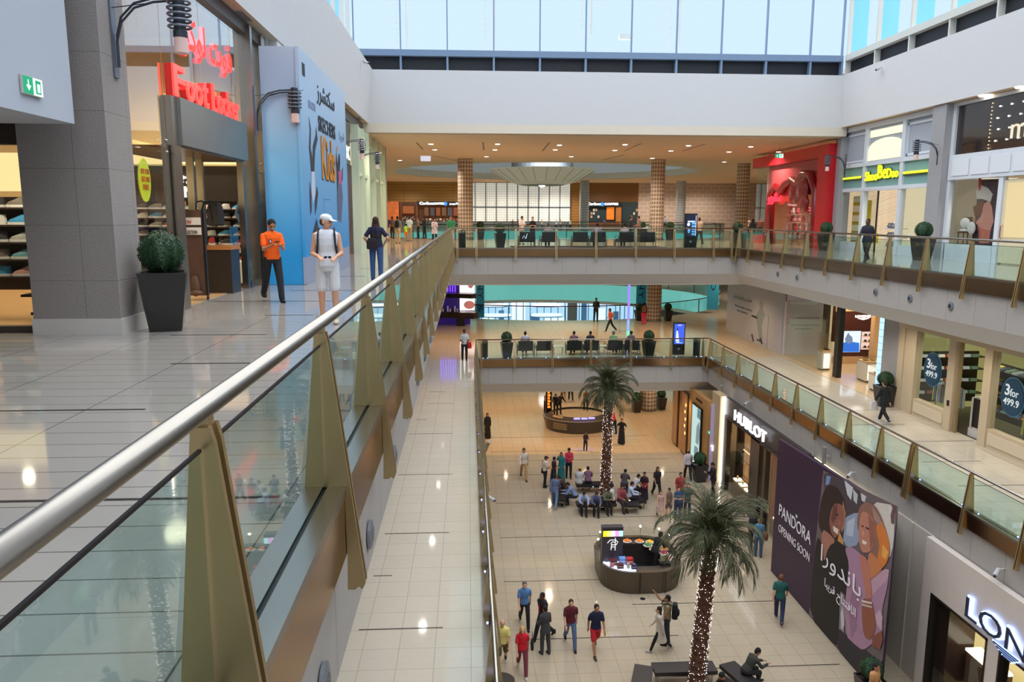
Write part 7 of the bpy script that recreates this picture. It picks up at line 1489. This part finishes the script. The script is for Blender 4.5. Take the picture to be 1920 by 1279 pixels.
# ------------------------------------------------------------------ palms
def palm(label, x, y, trunk_h, cz, lean, r0, seed, crown_r=1.0):
    rr = random.Random(seed); z0 = Z0
    t = thing('palm_tree', label, 'palm tree', (x, y, z0)); T = mat('palm_trunk', (88, 58, 42), .9, noise=.35, nscale=14)
    top = Vector((x+lean, y, cz)); N_ = 46; R = []
    def ax(u): return Vector((x+lean*u**1.3, y, z0+(cz-z0)*u))
    for i in range(N_+1):
        u = i/N_; c = ax(u); r = r0*(1.1-.28*u)+(.035 if i % 2 else 0)+(.08*(1-u*12) if u < .08 else 0)
        R.append([(c.x+r*cos(a*2*pi/14), c.y+r*sin(a*2*pi/14), c.z) for a in range(14)])
    MB().rings(R).build('trunk', T, t)
    m = MB()   # leaf-base scales
    for i in range(230):
        u = (i+.5)/230; a = i*2.4; c = ax(u); r = r0*(1.1-.28*u)+.01; d = Vector((cos(a), sin(a), 0)); w = Vector((-sin(a), cos(a), 0)); p = c+d*r
        m.add([p-w*.05, p+w*.05, p+d*.075+w*.03+Vector((0, 0, .09)), p+d*.075-w*.03+Vector((0, 0, .09)), p+Vector((0, 0, -.05))+d*.01], [(0,1,2,3), (0,4,1), (1,4,2), (0,3,4), (3,2,4)])
    m.build('bark_scales', mat('palm_scales', (110, 72, 50), .9, noise=.3, nscale=10), t)
    m = MB()
    for i in range(430):
        u = rr.random()*.93+.03; a = rr.uniform(0, 2*pi); c = ax(u); r = r0*(1.1-.28*u)+.07; p = c+Vector((cos(a)*r, sin(a)*r, 0)); s = .0125
        m.add([p+Vector(v)*s for v in ((1,0,0),(-1,0,0),(0,1,0),(0,-1,0),(0,0,1),(0,0,-1))], [(0,2,4),(2,1,4),(1,3,4),(3,0,4),(2,0,5),(1,2,5),(3,1,5),(0,3,5)])
    o = m.build('fairy_lights', E('fairy_white', (255, 240, 240), 3.5), t); o['kind'] = 'stuff'
    # fronds: three shapes, copied round the crown
    LFM = mat('palm_leaf_%d' % seed, (62, 66, 34), .6, noise=.5, nscale=9); protos = []
    for v in range(4):
        m = MB(); Lf = 1.5*crown_r*(1-.05*v); P = [Vector((0, 0, 0))]
        for i in range(1, 15):
            s = i/14; ang = radians([80, 56, 28, -8][v])-s*s*radians([70, 104, 100, 70][v]); P.append(P[-1]+Vector((cos(ang), 0, sin(ang)))*(Lf/14))
        m.tube(P, [.017*(1-.75*i/14) for i in range(15)], 5)
        for i in range(3, 15):
            for sub in (0, .5):
                j = min(13, i-1); b = P[j].lerp(P[j+1], sub); d = (P[j+1]-P[j]).normalized(); s = (i+sub)/15
                ln = crown_r*(.42*sin(pi*min(1, s*.8+.15))+.16)
                for sd in (-1, 1):
                    dr = (d*1.0+Vector((0, sd*.5, 0))+Vector((rr.uniform(-.12,.12), rr.uniform(-.12,.12), .05-.45*s+rr.uniform(-.2,.12)))).normalized()
                    e = b+dr*ln+Vector((0, 0, -.16*ln)); mid = b+dr*ln*.5; w = d.cross(dr).cross(dr).normalized()*.009
                    m.add([b-w*.6, b+w*.6, mid+w, e, mid-w], [(0,1,2,4), (4,2,3)])
        o = m.build('frond', LFM, t, loc=(0,0,0)); protos.append(o)
    n = 78; base = gl(t)
    for i in range(n):
        u = i/n; v = 0 if u < .2 else 1 if u < .45 else 2 if u < .75 else 3; a = i*2.39996
        o = protos[v].copy(); COL.objects.link(o); o.parent = t; sc_ = rr.uniform(.75, 1.15)
        o.location = Vector((top.x, top.y, top.z))-base+Vector((cos(a)*.08, sin(a)*.08, .12*(1-u)-.05)); o.rotation_euler = (rr.uniform(-.3, .3), rr.uniform(-.25, .25), a+rr.uniform(-.15, .15)); o.scale = (sc_,)*3
    for o in protos: bpy.data.objects.remove(o)
    m = MB(); m.lathe([(r0*.95, -.45), (r0*1.15, -.1), (r0*.7, .2), (.03, .45)], (top.x, top.y, top.z), 12); m.build('crown_heart', mat('crown_heart', (60, 70, 44), .8, noise=.3), t)
    return t
pk = onz(1124, 930, Z0)
palm('palm tree wrapped in fairy lights rising from the ring of benches, farther palm', 6.66, 36.2, 0, 5.5, .08, .2, 5, 1.08)
palm('nearer palm tree wrapped in fairy lights, cut by the bottom edge', 6.5, 20.2, 0, 4.85, .27, .18, 9, 1.13)
# ------------------------------------------------------------------ benches
be = thing('bench', 'x', 'bench', local=True); LBK = mat('bench_leather', (34, 30, 34), .4, noise=.1, nscale=6)
MB().box(-.95, .95, -.28, .28, .34, .46).build('seat_pad', LBK, be, loc=(0,0,0)); MB().box(-.9, .9, -.24, .24, .29, .34).build('seat_frame', STEEL, be, loc=(0,0,0))
for sx in (-1, 1):
    for sy in (-1, 1): bx(sx*.8-.02, sx*.8+.02, sy*.22-.02, sy*.22+.02, 0, .3).build('leg', STEEL, be, loc=(0,0,0))
BE = [(6.45, 21.25, 0, 'back bench of the square round the nearer palm'), (4.95, 20.5, 1.25, 'left bench beside the nearer palm'), (8.12, 20.5, -1.25, 'right bench beside the nearer palm, next to the man in the striped jumper'), (6.5, 19.4, 0, 'front bench of the square round the nearer palm'),
      (6.35, 37.6, 0, 'back bench of the square round the farther palm'), (4.55, 36.3, 1.3, 'left bench of the square round the farther palm'), (6.0, 34.9, 0, 'front bench of the square round the farther palm'), (7.95, 35.9, -1.3, 'right bench of the square round the farther palm'), (7.6, 34.75, -.1, 'short right end of the front bench at the farther palm')]
for i, (x, y, a, lb) in enumerate(BE):
    o = be if i == 0 else copy_tree(be); o.location = (x, y, Z0); o.rotation_euler = (0, 0, a); o['label'] = 'black padded '+lb; o['group'] = 'black padded benches round the palms'
    if 'short' in lb: o.scale = (.45, 1, 1)
for x, y, lb in ((6.55, 20.2, 'low round planter collar at the foot of the nearer palm'), (6.72, 36.2, 'low round planter collar at the foot of the farther palm')):
    r = thing('planter_collar', lb, 'planter', (x, y, Z0)); MB().rings([[(x+rr_*cos(a*pi/16), y+rr_*sin(a*pi/16), Z0+z) for a in range(32)] for rr_, z in ((.5, 0), (.5, .12), (.4, .12), (.4, .02))]).build('collar', mat('collar_dark', (50, 44, 42), .5), r)
# ------------------------------------------------------------------ sweets kiosk
KB = mat('kiosk_bronze', (88, 76, 62), .35, .3, noise=.1, nscale=2); KD = mat('kiosk_dark', (26, 24, 28), .4)
t = thing('kiosk', 'rounded bronze sweets kiosk with curved glass case of colourful treats', 'kiosk', (6.5, 27.8, Z0))
def outline(e):
    P = []; x0, x1, y0, y1, r = 4.98-e, 8.05+e, 26.72-e, 30.0+e, 1.15+e
    for cx_, cy_, a0 in ((x1-r, y1-r, 0), (x0+r, y1-r, 90), (x0+r, y0+r, 180), (x1-r, y0+r, 270)):
        for k in range(9): a = radians(a0+k*90/8); P.append((cx_+r*cos(a), cy_+r*sin(a)))
    return P
def band(mb, e0, e1, z0, z1, ei):
    A, B = outline(e0), outline(e1); Ai, Bi = outline(ei), outline(ei); n = len(A)
    mb.add([(x, y, z0) for x, y in A]+[(x, y, z1) for x, y in B]+[(x, y, z1) for x, y in Bi]+[(x, y, z0) for x, y in Ai], [f for i in range(n) for j in [(i+1) % n] for f in ((i, j, n+j, n+i), (n+i, n+j, 2*n+j, 2*n+i), (2*n+i, 2*n+j, 3*n+j, 3*n+i))])
m = MB(); band(m, 0, .06, Z0, Z0+.88, -.14); m.build('counter_wall', KB, t)
m = MB(); band(m, -.03, -.02, Z0, Z0+.07, -.14); m.build('plinth', KD, t)
for x in (6.3, 7.25): bx(x-.008, x+.008, 26.62, 26.67, Z0+.05, Z0+.88).build('panel_joint', KD, t)
A = outline(-.14); n = len(A); MB().add([(x, y, Z0+.02) for x, y in A], [tuple(range(n))]).build('kiosk_floor', KD, t)
A, B = outline(-.14), outline(-.62); MB().add([(x, y, Z0+.8) for x, y in A]+[(x, y, Z0+.8) for x, y in B]+[(x, y, Z0) for x, y in B], [f for i in range(n) for j in [(i+1) % n] for f in ((i, j, n+j, n+i), (n+i, n+j, 2*n+j, 2*n+i))]).build('inner_counter', mat('inner_counter', (58, 50, 48), .3), t)
for i0, i1 in ((0, 18), (24, 27), (33, 36)):
    A, B = outline(.02), outline(-.1)
    for i in range(i0, i1-1 if i1 < 36 else 35):
        MB().quad((*A[i], Z0+.88), (*A[i+1], Z0+.88), (*B[i+1], Z0+1.32), (*B[i], Z0+1.32)).build('curved_glass', SHOPG, t)
bx(4.98+.02, 5.8, 27.55, 27.85, Z0+.88, 2.1).build('sign_tower', mat('tower_grey_purple', (64, 58, 66), .4), t); bx(5.0, 5.8, 27.5, 27.56, 1.78, 2.0).build('tower_light_frame', KD, t)
for i, c in enumerate(((236, 226, 30), (240, 240, 120), (244, 226, 226), (214, 150, 220), (170, 226, 226))): bx(5.02+.152*i, 5.02+.152*(i+1), 27.48, 27.5, 1.76, 1.98).build('colour_light', E('tower_c%d' % i, c, 1.6), t)
LGO = E('logo_white', (240, 238, 240), 1.5)
MB().tube([(5.2, 27.53, 1.48), (5.3, 27.53, 1.6), (5.5, 27.53, 1.6), (5.6, 27.53, 1.52), (5.55, 27.53, 1.42), (5.4, 27.53, 1.4), (5.33, 27.53, 1.46), (5.4, 27.53, 1.53), (5.48, 27.53, 1.5)], .013, 6).tube([(5.36, 27.53, 1.42), (5.34, 27.53, 1.2)], .013, 6).tube([(5.5, 27.53, 1.68), (5.5, 27.53, 1.18)], .013, 6).tube([(5.36, 27.53, 1.32), (5.5, 27.53, 1.32)], .011, 6).build('ph_monogram', LGO, t)
# white lit corner tray
P = [(5.05, 27.5)]+[(5.05+1.1+1.12*cos(radians(a)), 26.75+1.1+1.12*sin(radians(a))) for a in range(190, 271, 8)]+[(6.25, 27.3), (5.85, 27.55)]
MB().prism([(x, y, Z0+.89) for x, y in P], [(x, y, Z0+.93) for x, y in P]).build('lit_tray', E('tray_white_blue', (214, 220, 255), 2.2), t)
SW = [((5.4, 27.3), (.12,.12,.2), (110,50,56), 'maroon gift box'), ((5.75, 27.35), (.13,.12,.24), (110,160,230), 'light blue gift box'), ((6.0, 27.3), (.14,.12,.24), (176,24,34), 'red gift box'), ((5.6, 27.0), (.12,.1,.16), (96,50,46), 'dark printed menu box'), ((5.9, 26.95), (.05,.05,.18), (190,190,170), 'small clear jar'), ((6.1, 26.9), (.1,.07,.16), (40,44,90), 'navy gift box'), ((5.3, 27.1), (.07,.05,.1), (200,120,140), 'pink jar')]
for (x, y), (w, d, h), c, lb in SW:
    r = thing('gift_box', lb+' on the white lit corner tray of the sweets kiosk', 'box', (x, y, Z0+.93)); bx(x-w, x+w, y-d, y+d, Z0+.93, Z0+.93+h).build('box_body', mat('bx_%d_%d_%d' % c, c, .4), r); bx(x-w*.9, x+w*.9, y-d-.003, y-d, Z0+.93+h*.5, Z0+.93+h*.62).build('ribbon', mat('ribbon_pale', (226, 214, 196), .5), r)
random.seed(5)
TR = [(236,130,30),(240,190,40),(60,130,60),(206,60,60),(230,140,40),(190,40,80),(236,220,200),(240,170,60),(220,90,40)]
for i, (x, y) in enumerate([(6.9,29.55),(7.3,29.45),(7.15,29.15),(7.55,29.1),(7.72,28.75),(7.62,28.4),(7.78,28.1),(7.3,28.75),(7.6,27.85),(6.4,29.6),(6.0,29.6)]):
    c = TR[i % 9]; r = thing('sweets_tray', 'round tray of %s macarons in the glass case of the sweets kiosk' % ['orange','yellow','green','red','amber','crimson','cream','golden','rust','orange and','yellow and'][i], 'tray', (x, y, Z0+.83), group='trays of macarons in the sweets kiosk')
    MB().lathe([(.17, 0), (.19, .02), (.17, .025)], (x, y, Z0+.81), 16).build('plate', SKIRT, r); m = MB()
    for k in range(12): a = k*2.4; q = .045*sqrt(k); m.ell((x+q*cos(a), y+q*sin(a), Z0+.865), (.035, .035, .022), n=8, m=4)
    m.build('macarons', mat('mac_%d_%d_%d' % c, c, .6, em=.15), r)
for i, (x, y) in enumerate([(5.25, 29.4), (6.1, 29.85), (7.0, 29.9), (7.7, 29.6), (7.95, 29.0), (5.05, 28.7)]):
    r = thing('stalk_lamp', 'small stalk lamp with glowing white globe on the sweets kiosk rim' if 0 else '%s small stalk lamp with glowing globe on the sweets kiosk rim' % ['far left','back left','back centre','back right','right','near left'][i], 'lamp', (x, y, Z0+.88), group='stalk lamps on the sweets kiosk'); MB().tube([(x, y, Z0+.85), (x, y, Z0+1.3)], .01, 6).build('stalk', STEEL, r); MB().ell((x, y, Z0+1.33), (.045, .045, .045)).build('globe', E('globe_white', (255, 250, 240), 8), r)
r = thing('cash_register', 'dark till with pale screen on the right counter of the sweets kiosk', 'till', (7.4, 27.5, Z0+.8)); bx(7.2, 7.6, 27.3, 27.7, Z0+.8, Z0+.92).build('till_body', KD, r); bx(7.25, 7.5, 27.5, 27.55, Z0+.92, Z0+1.15).build('till_screen', mat('till_screen', (170, 166, 130), .4), r)
# ------------------------------------------------------------------ round ground floor kiosk near the far hall
t = thing('kiosk', 'curved dark grey information kiosk with an orange ticker pillar', 'kiosk', (7.2, 49.6, Z0)); K2 = mat('kiosk2_grey', (66, 60, 58), .4)
def arc(r, a0=172, a1=330, n=28, c=(7.2, 49.9), sy=.86): return [(c[0]+r*cos(radians(a0+(a1-a0)*i/n)), c[1]+r*sy*sin(radians(a0+(a1-a0)*i/n))) for i in range(n+1)]
A, B, C_, D = arc(2.08), arc(2.3), arc(1.75), arc(1.75); n = len(A)
MB().add([(x, y, Z0) for x, y in A]+[(x, y, Z0+.82) for x, y in B]+[(x, y, Z0+1.05) for x, y in C_]+[(x, y, Z0) for x, y in D], [f for i in range(n-1) for f in ((i, i+1, n+i+1, n+i), (n+i, n+i+1, 2*n+i+1, 2*n+i), (2*n+i, 2*n+i+1, 3*n+i+1, 3*n+i))]+[(0, n, 2*n, 3*n), (n-1, 4*n-1, 3*n-1, 2*n-1)]).build('curved_counter', K2, t)
A = arc(1.8, 0, 360, 40); MB().rings([[(x, y, z) for x, y in A[:-1]] for z in (Z0+.85, Z0+1.0)], False).build('black_inner_ring', BLACK, t)
A = arc(2.2, 172, 330, 28); B = arc(2.34, 172, 330, 28); MB().add([(x, y, Z0+.83) for x, y in B]+[(x, y, Z0+.87) for x, y in A], [(i, i+1, n+i+1, n+i) for i in range(28)]).build('counter_edge', mat('edge_grey', (120, 112, 104), .3), t)
for i in range(5): a = radians(212+i*5); x, y = 7.2+2.0*cos(a), 49.9+2.0*.86*sin(a); MB().prism([(x-.07,y-.08,Z0+.97),(x+.05,y-.08,Z0+.97),(x+.09,y+.08,Z0+1.04),(x-.03,y+.08,Z0+1.04)], [(x-.07,y-.08,Z0+.99),(x+.05,y-.08,Z0+.99),(x+.09,y+.08,Z0+1.06),(x-.03,y+.08,Z0+1.06)]).build('leaflet', mat('leaflet_tan', (196, 160, 110), .5), t)
for i in range(3): a = radians(262+i*14); x, y = 7.2+2.02*cos(a), 49.9+2.02*.86*sin(a); bx(x-.2, x+.2, y-.03, y+.03, Z0+.98, Z0+1.08).build('screen', E('kiosk_violet', (170, 160, 255), 1.8), t)
for a, w in ((232, .5), (252, .25)):
    aa = radians(a); x, y = 7.2+2.2*cos(aa), 49.9+2.2*.86*sin(aa); u = Vector((-sin(aa), cos(aa)*.86, 0)).normalized()
    for k in range(4 if w > .3 else 1):
        p = Vector((x, y-.06, Z0+.62-.11*k)); h = .05 if w > .3 else -.0
        if w > .3: MB().quad(p-u*w, p+u*w, p+u*w+Vector((0, 0, .045)), p-u*w+Vector((0, 0, .045))).build('print_line', mat('print_tan', (176, 150, 116), .5), t)
q = ony(1029, 770, 50.6)
r = thing('ticker_pillar', 'black pillar with scrolling orange lettering rising from the information kiosk', 'sign', (q.x, 50.6, Z0)); bx(q.x-.2, q.x+.2, 50.6, 50.9, Z0, 3.4).build('pillar_case', BLACK, r)
OR = E('ticker_orange', (255, 120, 30), 2.2)
for i in range(12): bx(q.x-.09, q.x+.1-.05*(i % 2), 50.58, 50.6, .95+.2*i, 1.09+.2*i).build('ticker_character', OR, r)
person('stroller-sized child in dark clothes crouching behind the farther palm trunk', (6.95, 44.6, Z0), 160, 1.2, 'short', BK, 'm', (60,40,46), 1, 'trousers', (40,36,44), pose='hold', vx_=FA)
# floor drain
r = thing('floor_drain', 'small dark oval floor cover in front of the sweets kiosk', 'floor drain', onz(1205, 1123, Z0)); q = onz(1205, 1123, Z0); MB().lathe([(.1, 0), (.1, .006)], (q.x, q.y, Z0), 16).build('cover', DARK, r)
r = thing('round_table', 'dark round topped object at the foot of the left rail, cut by the bottom edge', 'table', onz(938, 1279, Z0)); q = onz(938, 1276, Z0+.75); MB().lathe([(.42, .7), (.42, .75)], (q.x, q.y, Z0), 24).build('table_top', BLACK, r); MB().lathe([(.2, 0), (.2, .02), (.03, .04), (.03, .7)], (q.x, q.y, Z0), 16).build('pedestal', BLACK, r)
# ------------------------------------------------------------------ light
w = bpy.data.worlds.new('world'); S.world = w; w.use_nodes = True
w.node_tree.nodes['Background'].inputs[0].default_value = lin((205, 230, 255)); w.node_tree.nodes['Background'].inputs[1].default_value = 1.12
sd = bpy.data.lights.new('sky_sun', 'SUN'); sd.energy = SUN; sd.angle = radians(120); sd.color = (1., .975, .94)
so = bpy.data.objects.new('sky_sun', sd); COL.objects.link(so); so.rotation_euler = (radians(8), radians(-6), 0)
def spot(p, power, col=(1, .82, .6), ang=140, r=.08, blend=.7):
    d = bpy.data.lights.new('lamp', 'SPOT'); d.energy = power; d.color = col; d.spot_size = radians(ang); d.spot_blend = blend; d.shadow_soft_size = r
    o = bpy.data.objects.new('lamp', d); COL.objects.link(o); o.location = p; return o
def area(p, sx, sy, power, col=(1, .85, .65), rot=(0, 0, 0)):
    d = bpy.data.lights.new('lamp_panel', 'AREA'); d.shape = 'RECTANGLE'; d.size = sx; d.size_y = sy; d.energy = power; d.color = col
    o = bpy.data.objects.new('lamp_panel', d); COL.objects.link(o); o.location = p; o.rotation_euler = rot; return o
WA = (1., .74, .46)
# upper far hall
for x, y in [(-2.1,46),(5.3,46),(12.9,46),(18.5,48.5),(-5,52),(1.6,52),(9,51.5),(16.5,53)]: spot((x, y, 17.7), 900, (1, .84, .66), 150)
for a in range(0, 360, 40): spot((RC[0]+20*cos(radians(a)), RC[1]+19.5*sin(radians(a)), 17.7), 1000, (1, .86, .7), 150)
spot((RC[0], RC[1]-4, 20.6), 4000, (.8, .9, 1), 160, .6)  # added cool lamp without a fixture, brightens the drum
for x in (-7, -1, 5, 11, 17, 23, 29): spot((x, 94, 17.6), 900, (1, .88, .72), 160)  # lamps added to lift the dark back walls, no fittings modelled
# middle far hall
for x, y in [(0,46),(5,46),(10,46),(15,46),(2.5,51.5),(8,51.5),(13.5,51.5),(-4,49),(19,50)]: spot((x, y, 9.8), 360, (1, .76, .5), 150)
for a in range(0, 360, 45): spot((RC[0]+20*cos(radians(a)), RC[1]+19.5*sin(radians(a)), 9.8), 420, (1, .88, .74), 150)
for y in (15, 21, 27, 33, 39): spot((-4.3, y, 17.9), 420, (1, .86, .7), 130)  # added warm fill lamps over the left upper walkway, no fixtures
# ground far hall
for x, y in [(0,46),(5,46),(10,46),(2.5,51.5),(8,51.5),(13.5,51.5),(-4,49),(19,48),(0,56),(6,57),(14,57)]: spot((x, y, 3.7), 330, (1, .76, .5), 150)
spot((7.3, 74, 3.9), 900, (.9, .95, 1), 160, .5)
# corridor by the right middle shops, right upper shops, left upper shops
for y in (20.5, 25, 29.5, 34, 38.5): spot((16, y, 9.85), 170, (1, .86, .68), 150)
for y in (3, 9, 15, 21, 27, 33, 39): spot((-1.4, y, 9.85), 60, (1, .88, .75), 150)
# inside the shops
spot((-8, 15, 18), 700, (1, .85, .62), 150, .3); spot((-7.2, 18.5, 18), 700, (1, .85, .62), 150, .3); spot((-7.4, 12.9, 14.6), 90, (1, .85, .62), 160); spot((-7.2, 17, 14.7), 160, (1, .85, .62), 160)
spot((21.5, 46.5, 16), 380, (1, .82, .7), 150); spot((21.3, 37, 15.1), 260, (1, .95, .82), 160); spot((21, 30, 15), 160, (1, .92, .75), 160)
spot((19.6, 36, 9.6), 260, (1, .88, .68), 160); spot((19.8, 39, 9.6), 160, (1, .88, .68), 160); spot((19.2, 28, 9.5), 160, (1, .96, .8), 160); spot((19.2, 23.5, 9.5), 160, (1, .96, .8), 160)
spot((13.7, 35.7, 3.5), 60, (1, .8, .55), 150); spot((13.7, 30.6, 3.5), 60, (1, .8, .55), 150); spot((13.9, 18.7, 2.9), 60, (1, .85, .6), 150)
spot((11.9, 43, 3.6), 110, (1, .8, .55), 150)
